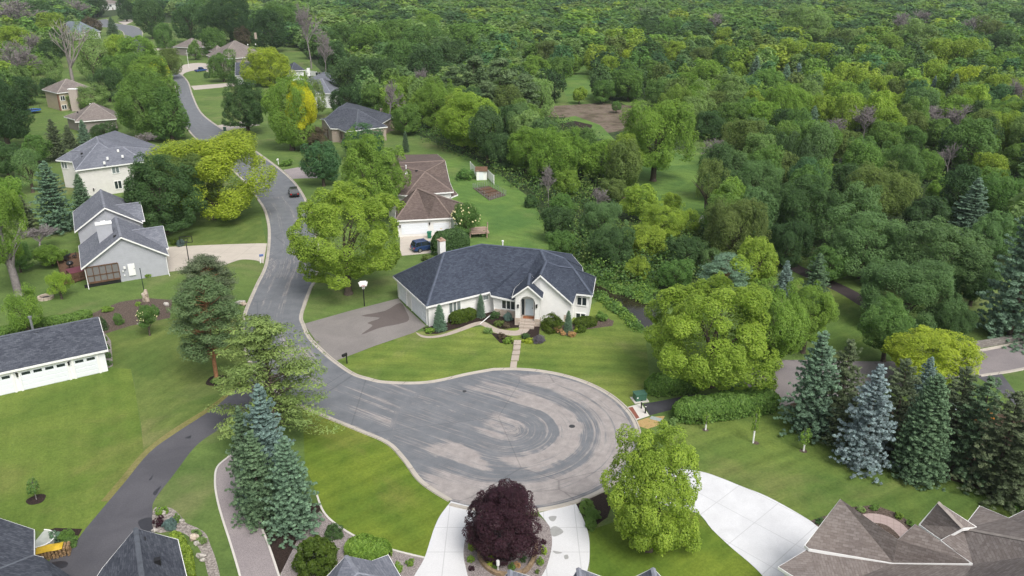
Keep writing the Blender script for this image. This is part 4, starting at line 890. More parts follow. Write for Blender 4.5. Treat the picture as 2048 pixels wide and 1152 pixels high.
# ------------------------------------------------------------------ foliage library (unit crowns: radius 1, centred)
def rng_dirs(rg, n):
    d = rg.normal(size=(n, 3)); return d / np.linalg.norm(d, axis=1, keepdims=True)
def quads_from(c, nrm, rg, size, aspect=.62, sv=.35, fold=0.0, axis=None):
    """leaf quads (diamond outline) at centres c facing nrm"""
    n = len(c)
    if axis is None: axis = rng_dirs(rg, n)
    a = np.cross(nrm, axis); a /= np.linalg.norm(a, axis=1, keepdims=True) + 1e-9; b = np.cross(nrm, a)
    s = (size * (1 + sv * rg.uniform(-1, 1, n)))[:, None]
    v = np.stack([c - a * s, c - b * s * aspect, c + a * s, c + b * s * aspect], 1)
    if fold: v[:, 0] -= nrm * s * fold; v[:, 2] -= nrm * s * fold
    return v.reshape(-1, 3)
def crown(seed, n, leaf, lobes=46, rl=(.2, .36), squash=1.0, bias=.25, core=.72, style='round', tipy=.0, inner=.12):
    rg = np.random.default_rng(seed)
    L = rng_dirs(rg, lobes); L[:, 2] = L[:, 2] * .9 + bias * .5; L /= np.linalg.norm(L, axis=1, keepdims=True)
    rad = core * rg.uniform(.68, 1.08, lobes); lr = rg.uniform(*rl, lobes)
    # a few big limbs give the outline its bays and bulges
    big = rng_dirs(rg, 9); w = np.clip((L @ big.T), 0, 1) ** 5; rad *= .74 + .40 * w.max(1)
    C = L * rad[:, None]
    if style == 'upright': C[:, 2] = C[:, 2] * 1.0; lr = lr * .85
    lt = rg.uniform(0, 1, lobes)
    idx = rg.choice(lobes, n, p=lr ** 2 / (lr ** 2).sum())
    d = rng_dirs(rg, n); Ld = L[idx]; dot = (d * Ld).sum(1); flip = dot < -.15
    d[flip] -= 2 * dot[flip][:, None] * Ld[flip]
    d[:, 2] += .18; d /= np.linalg.norm(d, axis=1, keepdims=True)
    sub = rng_dirs(rg, lobes * 14).reshape(lobes, 14, 3); near = np.einsum('nij,nj->ni', sub[idx], d).max(1)
    r = lr[idx] * (.70 + .38 * np.clip((near - .80) * 5, 0, 1) + rg.uniform(-.12, .10, n))
    p = C[idx] + d * r[:, None]
    ni = int(n * inner); q = rng_dirs(rg, ni) * (rg.uniform(.25, .78, ni) ** .6)[:, None] * .8; p[:ni] = q; d[:ni] = rng_dirs(rg, ni)
    nr = d * .75 + rng_dirs(rg, n) * .7; nr[:, 2] += .75; nr /= np.linalg.norm(nr, axis=1, keepdims=True)
    if style == 'weep':
        k = rg.uniform(0, 1, n); p[:, 2] -= k ** 2 * .16
    p[:, 2] *= squash
    p[:, :2] /= np.percentile(np.hypot(p[:, 0], p[:, 1]), 97); lo_, hi_ = np.percentile(p[:, 2], (2, 98)); p[:, 2] = (p[:, 2] - (lo_ + hi_) / 2) / ((hi_ - lo_) / 2)
    low = p[:, 2] < -.78; p[low, 2] = -.78 + (p[low, 2] + .78) * .5
    v = quads_from(p, nr, rg, np.full(n, leaf))
    tint = np.clip(.30 * lt[idx] + .35 + rg.normal(0, .13, n), 0, 1)
    return v, tint, idx, C
def crown_mesh(name, *a, mat=None, **k):
    v, t, _, C = crown(*a, **k); n = len(v) // 4
    return np_mesh(name, v, np.arange(n * 4).reshape(-1, 4), [mat or LEAF], t)
def branch_tubes(segs, n=5):
    """segs: list of (p0,p1,r0,r1) -> verts, quads"""
    P0 = np.array([s[0] for s in segs], float); P1 = np.array([s[1] for s in segs], float); r0 = np.array([s[2] for s in segs]); r1 = np.array([s[3] for s in segs])
    t = P1 - P0; t /= np.linalg.norm(t, axis=1, keepdims=True) + 1e-9
    ref = np.where(np.abs(t[:, 2:3]) < .9, [[0, 0, 1.]], [[1., 0, 0]]); a = np.cross(t, ref); a /= np.linalg.norm(a, axis=1, keepdims=True); b = np.cross(t, a)
    th = np.arange(n) * 2 * math.pi / n; cs, sn = np.cos(th), np.sin(th)
    ring = a[:, None] * cs[None, :, None] + b[:, None] * sn[None, :, None]
    v = np.concatenate([P0[:, None] + ring * r0[:, None, None], P1[:, None] + ring * r1[:, None, None]], 1)
    base = np.arange(len(segs))[:, None] * 2 * n; k = np.arange(n); k2 = (k + 1) % n
    q = np.stack([base + k, base + k2, base + n + k2, base + n + k], 2).reshape(-1, 4)
    return v.reshape(-1, 3), q
def limb(rg, p, d, L, r, segs, steps=3, wob=.12, taper=.55):
    pts = [np.array(p, float)]; d = np.array(d, float)
    for i in range(steps):
        d = d + rg.normal(0, wob, 3); d /= np.linalg.norm(d); q = pts[-1] + d * L / steps
        a, b = r * (1 - (1 - taper) * i / steps), r * (1 - (1 - taper) * (i + 1) / steps); segs.append((pts[-1], q, a, b)); pts.append(q)
    return pts, d, r * taper
def trunk_mesh(name, seed, m, split=.35, limbs=7, r=.035, clear=.3, spread=.55, lean=0):
    """unit tree height 1; crown between clear and 1"""
    rg = np.random.default_rng(seed); segs = []
    segs.append((np.array([0, 0, -.02]), np.array([0, 0, .03]), r * 1.7, r * 1.1))
    pts, d, rr = limb(rg, (0, 0, .03), (lean, 0, 1), split, r * 1.1, segs, 3, .04, .8)
    top = pts[-1]
    for i in range(limbs):
        a = 2 * math.pi * (i + rg.uniform(-.3, .3)) / limbs; s = spread * rg.uniform(.6, 1.1)
        st = pts[-1 - (i % 2)]
        p2, d2, r2 = limb(rg, st, (math.cos(a) * s, math.sin(a) * s, 1 - s * .4), .26, rr * .6, segs, 3, .1)
        for j in range(3):
            b = a + rg.uniform(-1, 1); limb(rg, p2[-1 - (j % 2)], (math.cos(b) * s * 1.3, math.sin(b) * s * 1.3, .6), .2, r2 * .6, segs, 3, .12, .3)
    v, q = branch_tubes(segs, 6); return np_mesh(name, v, q, [m], smooth=True)
def bare_mesh(name, seed, m, levels=4, L=.34, spread=.62, r=.022, up=.45, kids=(3, 5), twig=1.0):
    rg = np.random.default_rng(seed); segs = []; fr = [((0, 0, -.02), (0, 0, 1), L, r)]
    for lv in range(levels + 1):
        nf = []
        for p, d, l, rr in fr:
            pts, d2, r2 = limb(rg, p, d, l, rr, segs, 3 if lv < 3 else 2, .09 + .04 * lv, .6 if lv < levels else .3)
            if lv == levels: continue
            for k in range(rg.integers(*kids) + (2 if lv == 0 else 0)):
                st = pts[-1] if k < 2 or lv == 0 else pts[rg.integers(1, len(pts))]
                v = np.array(d2) + rng_dirs(rg, 1)[0] * spread * (1.25 if lv == 0 else 1); v[2] += up * .3; v /= np.linalg.norm(v)
                nf.append((st, v, l * rg.uniform(.55, .85) * (.95 if lv else .8), max(r2 * .72, .0016 * twig)))
        fr = nf
    v, q = branch_tubes(segs, 4); h = v[:, 2].max(); v = v / h; return np_mesh(name, v, q, [m])
def conifer(name, seed, levels=26, per=11, tufts=8, leaves=14, leaf=.0105, width=.24, droop=.25, m=None, gap=0.0, tip=1.0, ragged=.15, base=.03, blunt=.85, axis_out=True):
    """unit height, foliage as drooping sprays of short needle tufts; returns crown mesh"""
    rg = np.random.default_rng(seed); Cc, Nn, Tt, Ax, Sz = [], [], [], [], []
    for i in range(levels):
        f = i / (levels - 1); z = base + (1 - base - .015) * f ** .92
        rb = width * (1 - f) ** blunt + .012; nb = max(4, int(per * (1 - f) ** .55 + 2)); a0 = rg.uniform(0, 6.28)
        if gap and rg.uniform() < gap: continue
        for k in range(nb):
            a = a0 + 2 * math.pi * (k + rg.uniform(-.35, .35)) / nb; Lb = rb * (1 + rg.uniform(-ragged * 1.6, ragged)); sl = (.55 * f - droop * (1 - f)) + rg.uniform(-.12, .12)
            o = np.array([math.cos(a), math.sin(a), 0.]); sd = np.array([-o[1], o[0], 0.])
            nt_ = max(2, int(round(tufts * (Lb / width) ** .6 + .6)))
            for j in range(nt_):
                s = .28 + .72 * (j + rg.uniform(0, 1)) / nt_; side = rg.uniform(-1, 1) * .30 * Lb * (1.15 - s) * 1.5
                pz = z + sl * Lb * s + .10 * Lb * s * s * (1 if f > .2 else .4)
                c = o * Lb * s + sd * side + np.array([0, 0, pz]); tr = leaf * (1.9 - .5 * s)
                d = rng_dirs(rg, leaves); d[:, 2] *= .75; pc = c + d * tr * rg.uniform(.3, 1.15, (leaves, 1))
                ax = o * .8 + d * .8 + sd * side / (Lb + 1e-6) * 1.5; Cc.append(pc); n_ = d * .6 + rng_dirs(rg, leaves) * .5; n_[:, 2] += .55; Nn.append(n_); Ax.append(ax)
                Tt.append(np.full(leaves, rg.uniform(.12, .82) + .12 * (s - .6)) + rg.normal(0, .10, leaves))
    c = np.concatenate(Cc); n_ = np.concatenate(Nn); n_ /= np.linalg.norm(n_, axis=1, keepdims=True); t_ = np.clip(np.concatenate(Tt), 0, 1)
    v = quads_from(c, n_, rg, np.full(len(c), leaf), .34, .3, 0, np.concatenate(Ax)); q = np.arange(len(v)).reshape(-1, 4)
    return np_mesh(name, v, q, [m or NEEDLE], t_)
def pine_clouds(name, seed, clouds, nleaf, leaf, zlo=.35, wid=.22, flat=.5, cone=False, m=None, stretch=1.0):
    """open pine: needle clouds on limbs"""
    rg = np.random.default_rng(seed); C, N, T = [], [], []
    cs = []
    for i in range(clouds):
        f = (i + rg.uniform(0, 1)) / clouds; z = zlo + (1 - zlo) * f
        w = wid * ((1 - f) ** .7 * 1.1 + .10) if cone else wid * math.sqrt(max(.05, 1 - (2 * f - .85) ** 2 * .8))
        a = rg.uniform(0, 6.28); r = w * math.sqrt(rg.uniform(.08, 1)); c = np.array([math.cos(a) * r, math.sin(a) * r, z + (.05 * r / wid if cone else -.04 * r / wid)])
        cr = rg.uniform(.035, .075) * (1.15 if not cone else 1.0); cs.append((c, cr))
        n = int(nleaf / clouds); d = rng_dirs(rg, n); u_ = np.array([math.cos(a), math.sin(a), .12]); p = c + d * np.array([cr * 1.25, cr * 1.25, cr * flat]) * rg.uniform(.4, 1.05, (n, 1)); p = p + (d @ u_)[:, None] * u_ * cr * (stretch - 1); C.append(p)
        k = d * .7 + rng_dirs(rg, n) * .5; k[:, 2] += .5; N.append(k); T.append(rg.uniform(.3, .7) + rg.normal(0, .14, n))
    c = np.concatenate(C); k = np.concatenate(N); k /= np.linalg.norm(k, axis=1, keepdims=True)
    v = quads_from(c, k, rg, np.full(len(c), leaf), .3, .3); q = np.arange(len(v)).reshape(-1, 4)
    return np_mesh(name, v, q, [m or NEEDLE], np.clip(np.concatenate(T), 0, 1)), cs
def pine_trunk(name, seed, cs, m, r=.016, skip=1):
    rg = np.random.default_rng(seed); segs = []
    limb(rg, (0, 0, -.02), (0, 0, 1), .98, r, segs, 7, .012, .25)
    for i, (c, cr) in enumerate(cs):
        if i % skip: continue
        s = np.array([0, 0, max(.1, c[2] - .05 - .25 * math.hypot(c[0], c[1]))]); mid = s * .45 + c * .55; mid[2] -= .01; segs.append((s, mid, r * .32, r * .2)); segs.append((mid, c, r * .2, r * .06))
    v, q = branch_tubes(segs, 6); return np_mesh(name, v, q, [m], smooth=True)
def conifer_trunk(name, m):
    v, q = branch_tubes([(np.array([0, 0, -.02]), np.array([0, 0, .5]), .018, .010), (np.array([0, 0, .5]), np.array([0, 0, .97]), .010, .002)], 7); return np_mesh(name, v, q, [m], smooth=True)
LIB = {}
LIB['round3'] = [crown_mesh('crown_leaves', 11 + i, 60000, .0195, 110, (.12, .25), core=.76, bias=.12) for i in range(3)]
LIB['round2'] = [crown_mesh('crown_leaves', 31 + i, 20000, .032, 70, (.16, .30), core=.74, bias=.15) for i in range(5)]
LIB['round1'] = [crown_mesh('crown_leaves', 51 + i, 7000, .052, 48, (.2, .36), core=.70, bias=.15) for i in range(6)]
LIB['dense3'] = [crown_mesh('crown_leaves', 71 + i, 60000, .019, 170, (.10, .19), core=.84, bias=.2) for i in range(2)]
LIB['dense2'] = [crown_mesh('crown_leaves', 81 + i, 20000, .031, 110, (.12, .22), core=.82, bias=.2) for i in range(2)]
LIB['airy3'] = [crown_mesh('crown_leaves', 91 + i, 75000, .0175, 70, (.12, .30), core=.74, bias=.3, style='weep', inner=.03) for i in range(2)]
LIB['airy2'] = [crown_mesh('crown_leaves', 95 + i, 14000, .028, 46, (.14, .30), core=.74, bias=.3, style='weep', inner=.04) for i in range(3)]
LIB['big3'] = [crown_mesh('crown_leaves', 105 + i, 95000, .0148, 92, (.10, .205), core=.82, bias=.1, inner=.05) for i in range(2)]
LIB['spruce3'] = [conifer('crown_needles', 120 + i, 27, 11, 8, 46, .0090, .21, .30, ragged=.38, blunt=.74) for i in range(3)]
LIB['spruce2'] = [conifer('crown_needles', 130 + i, 20, 10, 6, 12, .019, .22, .25) for i in range(3)]
LIB['ragged3'] = [conifer('crown_needles', 145 + i, 24, 9, 8, 40, .0092, .23, .42, ragged=.5, blunt=.62, gap=.06) for i in range(3)]
LIB['fir3'] = [conifer('crown_needles', 140 + i, 36, 14, 9, 34, .0082, .20, .12, ragged=.1, blunt=.62) for i in range(2)]
pm = [pine_clouds('crown_needles', 150 + i, 105, 30000, .0105, .34, .25, .62) for i in range(2)]; LIB['scots'] = [p[0] for p in pm]
LIB['scots_t'] = [pine_trunk('trunk_wood', 160 + i, pm[i][1], BARKO, .018) for i in range(2)]
pw = [pine_clouds('crown_needles', 170 + i, 92, 21000, .0115, .10, .27, .30, True, stretch=2.2) for i in range(2)]; LIB['white'] = [p[0] for p in pw]
LIB['white_t'] = [pine_trunk('trunk_wood', 175 + i, pw[i][1], BARK, .014) for i in range(2)]
LIB['pinefar'] = [pine_clouds('crown_needles', 180 + i, 60, 8000, .024, .18, .22, .7)[0] for i in range(2)]
LIB['trunk'] = [trunk_mesh('trunk_wood', 200 + i, BARK) for i in range(4)]
LIB['trunkg'] = [trunk_mesh('trunk_wood', 205 + i, BARKG) for i in range(2)]
LIB['trunkfork'] = [trunk_mesh('trunk_wood', 210 + i, BARK, .06, 5, .03, .1, .75) for i in range(2)]
LIB['ctrunk'] = [conifer_trunk('trunk_wood', BARK)]
LIB['bare'] = [bare_mesh('bare_branches', 220 + i, BARKG, 4, r=.016, kids=(4, 6), twig=2.4) for i in range(3)]
LIB['barew'] = [bare_mesh('bare_branches', 230, BARKL, 4, L=.2, spread=.5, r=.017, up=.8, kids=(2, 4), twig=1.6)]
LIB['bush3'] = [crown_mesh('bush_leaves', 240 + i, 7000, .05, 60, (.16, .3), core=.78, bias=.2) for i in range(2)]
LIB['bush1'] = [crown_mesh('bush_leaves', 250 + i, 1100, .12, 30, (.2, .34), core=.72, bias=.2) for i in range(3)]
LIB['spiky'] = [crown_mesh('bush_leaves', 260 + i, 9000, .06, 70, (.14, .26), core=.80, bias=.2) for i in range(1)]
# ------------------------------------------------------------------ colours (leaf tones brightened to offset self-shadowing in the crowns)
CL = dict(dark=(.085, .162, .055), deep=(.062, .125, .044), mid=(.135, .25, .065), green=(.165, .285, .065), bright=(.215, .345, .06), lime=(.29, .405, .06), yellow=(.39, .48, .055), gold=(.62, .62, .035),
          olive=(.165, .235, .066), pale=(0.23, 0.345, 0.115), greyg=(.15, .255, .095), willow=(0.204, 0.289, 0.085), brown=(.15, .12, .08), purple=(.064, .027, .040), blue=(.185, .275, .25), bluegr=(.162, .262, .172), spruce=(.125, .205, .11), pine=(.115, .180, .072),
          sprucebr=(.125, .165, .085), whitep=(.175, .25, .07), yew=(0.093, 0.145, 0.020), teal=(.095, .205, .085), silver=(.25, .325, .335), lav=(0.188, 0.175, 0.225), peach=(0.562, 0.375, 0.188))
CNAME = dict(dark='dark green', deep='very dark green', mid='mid green', green='green', bright='bright green', lime='lime green', yellow='yellow green', gold='golden yellow', olive='olive green', pale='pale green', greyg='grey green', willow='soft yellowish green', brown='brownish', purple='dark purple', pine='dull olive', teal='bluish green', spruce='dark green', blue='pale blue', bluegr='blue green')
rnd = random.Random(7)
def jitc(c, k=.10):
    a = 1 + rnd.uniform(-k, k); return tuple(max(0, x * a * (1 + rnd.uniform(-k * .4, k * .4))) for x in c) + (1,)
TREES = []
def locate(cx, cy, rx, ry, base=None, clear=.18, hmin=0):
    if not base and clear == .18: clear = .03
    """ground point, crown radius, half height, crown centre height from picture measurements"""
    if base:
        p = V(base[0], base[1]); zc = 6.0
        dp = depth_of((p.x, p.y, zc)); d = ray(cx, cy); zc = max(.3, CAMH + d.z * (p.y / d.y)); k = depth_of((p.x, p.y, zc)) / FPX
        return p, rx * k, ry * k / .97, zc
    zc = 7.0
    for _ in range(12):
        q = V(cx, cy, zc); k = depth_of(q) / FPX; hz = ry * k / .97; zc = max(hmin, hz * (1 + clear * 2) + .4)
    return Vector((q.x, q.y, 0)), rx * k, hz, zc
def lod(lst, r): return lst + ('3' if r > 46 and lst + '3' in LIB else ('2' if r > 21 and lst + '2' in LIB else '1')) if (lst + '1' in LIB) else lst + ('3' if r > 46 else '2')
def tree(label, col, cx, cy, rx, ry=None, base=None, kind='round', name='broadleaf_tree', cat='tree', group=None, trunk='trunk', clear=.18, second=None, vi=None, jit=.08, hmin=0):
    ry = ry or rx * .92
    if not base: rx, ry = rx * 1.06, ry * 1.04
    p, Rr, hz, zc = locate(cx, cy, rx, ry, base, clear, hmin)
    t = thing(name, label, cat, p, group); c = CL[col] if isinstance(col, str) else col
    H = zc + hz; i = rnd.randrange(99) if vi is None else vi
    tl = LIB[trunk]; link('trunk', tl[i % len(tl)], t, (0, 0, 0), (H * .95, H * .95, H * .93), (0, 0, rnd.uniform(0, 6.28)))
    ml = LIB[lod(kind, rx)]
    o = link('crown', ml[i % len(ml)], t, (0, 0, zc), (Rr, Rr, hz * .93), (0, 0, rnd.uniform(0, 6.28))); o.color = jitc(c, jit)
    if second:
        sc, f, dx, dz = second; o2 = link('crown', ml[(i + 1) % len(ml)], t, (Rr * dx, -Rr * .15, zc + hz * dz), (Rr * f, Rr * f, hz * f), (0, 0, 1.0)); o2.color = jitc(CL[sc], jit); o2['label'] = CNAME.get(sc, sc) + (' upper part of the crown' if dz > .5 else ' part of the crown')
    TREES.append((p.x, p.y, Rr, zc, cx, cy, rx)); return t
def con(label, col, tip, base, rx, kind='spruce', name='spruce_tree', group=None, vi=None, trunk='ctrunk', kids=None):
    """conifer from tip and base pixels"""
    p = V(*base); d = ray(*tip); H = CAMH + d.z * (p.y / d.y); k = depth_of((p.x, p.y, H * .3)) / FPX
    t = thing(name, label, 'tree', p, group); i = rnd.randrange(99) if vi is None else vi
    key = kind + ('3' if H * FPX / depth_of(p) > 75 else '2') if kind + '3' in LIB else kind
    if key not in LIB: key = kind + '3'
    ml = LIB[key]; w = rx * k / .215 / 1.0
    if kind in ('scots', 'white'): w = rx * k / (.28 if kind == 'scots' else .33)
    tl = LIB.get(kind + '_t', LIB[trunk]); rz = rnd.uniform(0, 6.28)
    link('trunk', tl[i % len(tl)], t, (0, 0, 0), (w, w, H), (0, 0, rz))
    o = link('crown', ml[i % len(ml)], t, (0, 0, 0), (w, w, H), (0, 0, rz)); o.color = jitc(CL[col] if isinstance(col, str) else col, .06)
    TREES.append((p.x, p.y, rx * k, H * .5, tip[0], (tip[1] + base[1]) / 2, rx)); return t
def bare(label, cx, cy, rx, ry=None, kind='bare', col=None, name='bare_tree', group=None, base=None, cat='tree', wm=1.0):
    ry = ry or rx
    p, Rr, hz, zc = locate(cx, cy, rx, ry, base, .12); H = zc + hz
    t = thing(name, label, cat, p, group); ml = LIB[kind]; i = rnd.randrange(99)
    me = ml[i % len(ml)]; bw = max(abs(v.co.x) for v in me.vertices)
    link('trunk', me, t, (0, 0, 0), (Rr / bw * wm, Rr / bw * wm, H), (0, 0, rnd.uniform(0, 6.28)))
    TREES.append((p.x, p.y, Rr, zc, cx, cy, rx)); return t
def bush(label, col, cx, cy, rx, ry=None, base=None, kind='bush1', name='shrub', cat='shrub', group=None, parts=None, jit=.1):
    ry = ry or rx * .8
    if base is None: base = (cx, cy + ry * .75)
    p, Rr, hz, zc = locate(cx, cy, rx, ry, base); zc = max(hz * .72, .15)
    me = LIB[kind][rnd.randrange(len(LIB[kind]))]
    o = link(name, me, None, (p.x, p.y, zc), (Rr, Rr, hz), (0, 0, rnd.uniform(0, 6.28))); o.color = jitc(CL[col] if isinstance(col, str) else col, jit)
    put(o, label, cat, group); return o
def hedge(label, col, pts, wpx, h, name='hedge', cat='hedge', n=9000, leaf=.17, seed=1, group=None, round_=.35):
    """clipped or loose hedge along ground points (pixels)"""
    P = smooth(W(pts), 6) if len(pts) > 2 else [W(pts)[0] * (1 - i / 8) + W(pts)[1] * (i / 8) for i in range(9)]
    rg = np.random.default_rng(seed); A = np.array([[p.x, p.y] for p in P]); seg = np.linalg.norm(np.diff(A, axis=0), axis=1); cum_ = np.concatenate([[0], np.cumsum(seg)])
    u = rg.uniform(0, cum_[-1], n); i = np.clip(np.searchsorted(cum_, u) - 1, 0, len(seg) - 1); f = (u - cum_[i]) / seg[i]; c = A[i] * (1 - f[:, None]) + A[i + 1] * f[:, None]
    t_ = (A[i + 1] - A[i]) / seg[i][:, None]; nr = np.stack([-t_[:, 1], t_[:, 0]], 1)
    th = rg.uniform(-.25, math.pi + .25, n); wv = 1 + .22 * np.sin(u * 1.9 + seed) + .14 * np.sin(u * 4.3 + 2); sq = (np.abs(np.cos(th)) ** 4 + np.abs(np.sin(th)) ** 4) ** (-.25)
    rr = (rg.uniform(.82, 1.06, n)) * (1 - .5 * round_ + .5 * round_ * wv) * (sq * (1 - round_) + round_)
    endf = np.minimum(1, np.sqrt(np.minimum(u, cum_[-1] - u) / (wpx * .5) + .12)); w_ = wpx * .5 * np.cos(th) * rr * endf; z_ = h * (.42 + .58 * np.sin(th) * rr * endf * .98)
    lowq = th < 0; lowq |= th > math.pi; z_[lowq] = rg.uniform(.05, .4, lowq.sum()) * h
    xy = c + nr * w_[:, None]; p = np.stack([xy[:, 0], xy[:, 1], np.maximum(z_, .05)], 1)
    d = np.stack([nr[:, 0] * np.cos(th), nr[:, 1] * np.cos(th), np.sin(th)], 1) * .8 + rng_dirs(rg, n) * .7; d /= np.linalg.norm(d, axis=1, keepdims=True)
    base = Vector((float(A[:, 0].mean()), float(A[:, 1].mean()), 0)); p[:, 0] -= base.x; p[:, 1] -= base.y
    v = quads_from(p, d, rg, np.full(n, leaf)); me = np_mesh('hedge_leaves', v, np.arange(len(v)).reshape(-1, 4), [LEAF], np.clip(rg.normal(.5, .2, n), 0, 1))
    o = link(name, me, None, base); o.color = jitc(CL[col] if isinstance(col, str) else col, .05); return put(o, label, cat, group)
T = tree
LM = []            # landmarks (phrase, cx, cy) used to describe the woods around them
def lm(o, phrase): LM.append((phrase, TREES[-1][4], TREES[-1][5])); return o
# ------------------------------------------------------------------ near and middle trees
lm(T('big spreading lime green maple beside the street bend, in front of the brown roofed house', 'lime', 695, 474, 118, 100, (697, 588), clear=.1, jit=.02, kind='big', vi=0), 'big lime maple by the bend')
lm(T('tall dense light green maple left of the brown roof', 'bright', 738, 348, 70, 76, (745, 440), kind='dense', jit=.02), 'dense maple left of the brown roof')
T('round blue green tree on the lawn left of the dense light green maple', 'teal', 640, 324, 43, 38, (648, 372), jit=.03)
T('low bluish green tree hiding the brick house front', 'teal', 735, 284, 46, 30, (735, 320), jit=.03)
lm(T('very big light green maple between pond and car park, lit yellow on top', 'lime', 1408, 655, 142, 108, (1420, 772), kind='big', clear=.1, jit=.02, vi=1), 'very big maple by the pond')
T('second lime crown leaning on the right side of the very big maple', 'bright', 1525, 655, 70, 80, (1528, 752), jit=.03)
T('bright yellow green maple behind the dark blue spruce and the car park', 'yellow', 1838, 706, 86, 48, (1836, 775), jit=.03)
T('vase shaped mid green tree on the lawn beyond the spruces', 'mid', 1765, 652, 54, 52, (1766, 722), jit=.03)
T('olive green tree behind the right end of the very big maple', 'bright', 1608, 625, 52, 55, (1605, 705), jit=.05)
lm(T('near round yellow green maple between the two white driveways', 'lime', 1304, 984, 106, 138, (1296, 1098), kind='dense', vi=1, jit=.02), 'near yellow green maple')
T('dark purple leaved maple in the gravel island of the horseshoe driveway', 'purple', 1016, 1052, 79, 66, (1008, 1112), kind='round', jit=.02, second=('purple', .66, .02, .78), trunk='trunkg')
lm(T('large dark green maple on the lawn right of the grey house', 'dark', 318, 386, 82, 72, (332, 468), kind='dense', jit=.02), 'dark maple by the grey house')
lm(T('wide spreading yellow green honey locust with forked trunk in a mulch ring', 'yellow', 438, 348, 120, 72, (438, 431), kind='airy', trunk='trunkfork', jit=.02, second=('willow', .62, -.45, .1)), 'spreading yellow locust')
lm(T('large green maple left of the street with another behind it', 'green', 284, 214, 66, 62, (300, 280), jit=.03, kind='round'), 'large green maple left of the street')
T('darker green maple overhanging the street right of the large green maple', 'mid', 350, 228, 42, 52, (345, 282), jit=.03)
T('dark round maple on the front lawn beside the street', 'dark', 486, 207, 50, 46, (497, 268), kind='dense', jit=.03)
lm(T('upright green tree with bright golden right side near the street', 'bright', 585, 226, 52, 68, (585, 300), jit=.02, second=('gold', .60, .50, .18)), 'gold sided tree near the street')
T('soft willow green tree between the gold sided tree and the brick house', 'willow', 632, 192, 32, 36, (630, 238), kind='airy')
lm(T('rounded golden yellow tree in front of the far houses', 'yellow', 541, 134, 50, 36, (541, 172), jit=.02), 'golden tree by the far houses')
T('brownish green shrubby tree left of the brick house', 'brown', 622, 276, 34, 22, (622, 300))
T('airy light green young tree among the garden beds behind the white garage', 'bright', 52, 615, 40, 40, (58, 668), kind='airy', jit=.02)
T('small lime green tree in front of the maroon table of the grey house', 'lime', 128, 566, 28, 22, (124, 598), kind='airy')
T('tall thin light green tree with bare grey trunk at the left edge', 'bright', 18, 452, 50, 78, (38, 590), kind='airy', trunk='trunkg')
T('dark green tree at the left edge beyond the yard with the trampoline', 'deep', 18, 222, 62, 58, (20, 300))
T('grey green small tree left of the blue spruce by the grey house', 'greyg', 62, 335, 30, 36, (66, 385), kind='airy')
lm(con('tall orange barked pine with cloudy crown in a mulch ring beside the black driveway', 'pine', (412, 556), (434, 762), 72, 'scots', 'pine_tree'), 'orange barked pine')
con('bluish pine standing behind the tall orange barked pine', 'sprucebr', (408, 513), (425, 652), 56, 'scots', 'pine_tree')
con('open yellowish white pine with long level branches beside the black driveway mouth', 'whitep', (514, 640), (552, 868), 112, 'white', 'pine_tree')
lm(con('tall pale blue spruce rising behind the others near the gravelly driveway', 'blue', (533, 768), (546, 1000), 58, vi=0), 'tall blue spruce by the gravelly driveway')
con('green spruce at the upper left of the group beside the gravelly driveway', 'spruce', (490, 812), (502, 995), 38, vi=1)
con('green blue spruce in front, lower left of the group beside the gravelly driveway', 'spruce', (508, 862), (524, 1040), 50, vi=1)
con('blue green spruce in front, overhanging the mulch wedge', 'bluegr', (588, 874), (590, 1058), 54, vi=2)
con('blue spruce hugging the left wall of the grey house', 'bluegr', (98, 322), (118, 462), 42)
con('small dark spruce between the grey house and the beige house', 'spruce', (152, 348), (168, 418), 20)
con('dark ragged spruce behind the beige house', 'sprucebr', (107, 238), (118, 322), 22)
con('brownish spruce beside the tan hip roofed house', 'sprucebr', (137, 250), (142, 296), 16)
con('grey green spruce in front of the tan hip roofed house', 'bluegr', (165, 240), (172, 290), 15)
con('dark spruce far left of the blue spruce by the grey house', 'sprucebr', (40, 390), (56, 470), 26)
con('small dark spruce on the lawn inside the far street curve', 'spruce', (224, 34), (227, 70), 13)
con('slim columnar evergreen on the lawn behind the brown roofed house', 'spruce', (808, 262), (812, 304), 8, 'fir', name='evergreen_tree')
# spruces on the right
S = [('tall silvery blue green spruce, leftmost in the row right of the car park', 'bluegr', (1653, 656), (1618, 862), 62, 'spruce'), ('green spruce close behind the leftmost tall spruce', 'sprucebr', (1690, 674), (1672, 858), 52, 'ragged'),
     ('pale silver blue spruce standing forward on the lawn edge', 'silver', (1742, 722), (1722, 932), 60, 'spruce'), ('brownish green spruce between the silver blue and the broad green spruce', 'sprucebr', (1785, 712), (1778, 905), 56, 'ragged'),
     ('small pale blue spruce behind the broad green spruce', 'blue', (1846, 708), (1838, 830), 32, 'spruce'), ('broad dense green spruce standing forward with skirt to the lawn', 'spruce', (1860, 742), (1832, 952), 64, 'fir'),
     ('dark green spruce right of the broad green spruce', 'sprucebr', (1896, 728), (1892, 925), 58, 'ragged'), ('ragged green spruce screening the parked van', 'spruce', (1948, 748), (1935, 950), 62, 'ragged'),
     ('ragged brownish spruce over the orange garden toys', 'sprucebr', (1988, 778), (1985, 985), 66, 'ragged'), ('brown green spruce at the right frame edge above the grey brown roofs', 'sprucebr', (2036, 815), (2030, 1010), 70, 'ragged'),
     ('shaded spruce in the second row behind the ragged brownish spruce', 'spruce', (1922, 775), (1908, 900), 44, 'ragged'), ('low brown spruce filling the gap left of the silver blue spruce', 'sprucebr', (1700, 780), (1690, 895), 46, 'ragged')]
for l, c, tp, bs, rx, kd in S: con(l, c, (tp[0], tp[1] + 6), bs, rx * .92, kd, group='spruces along the right lawn')
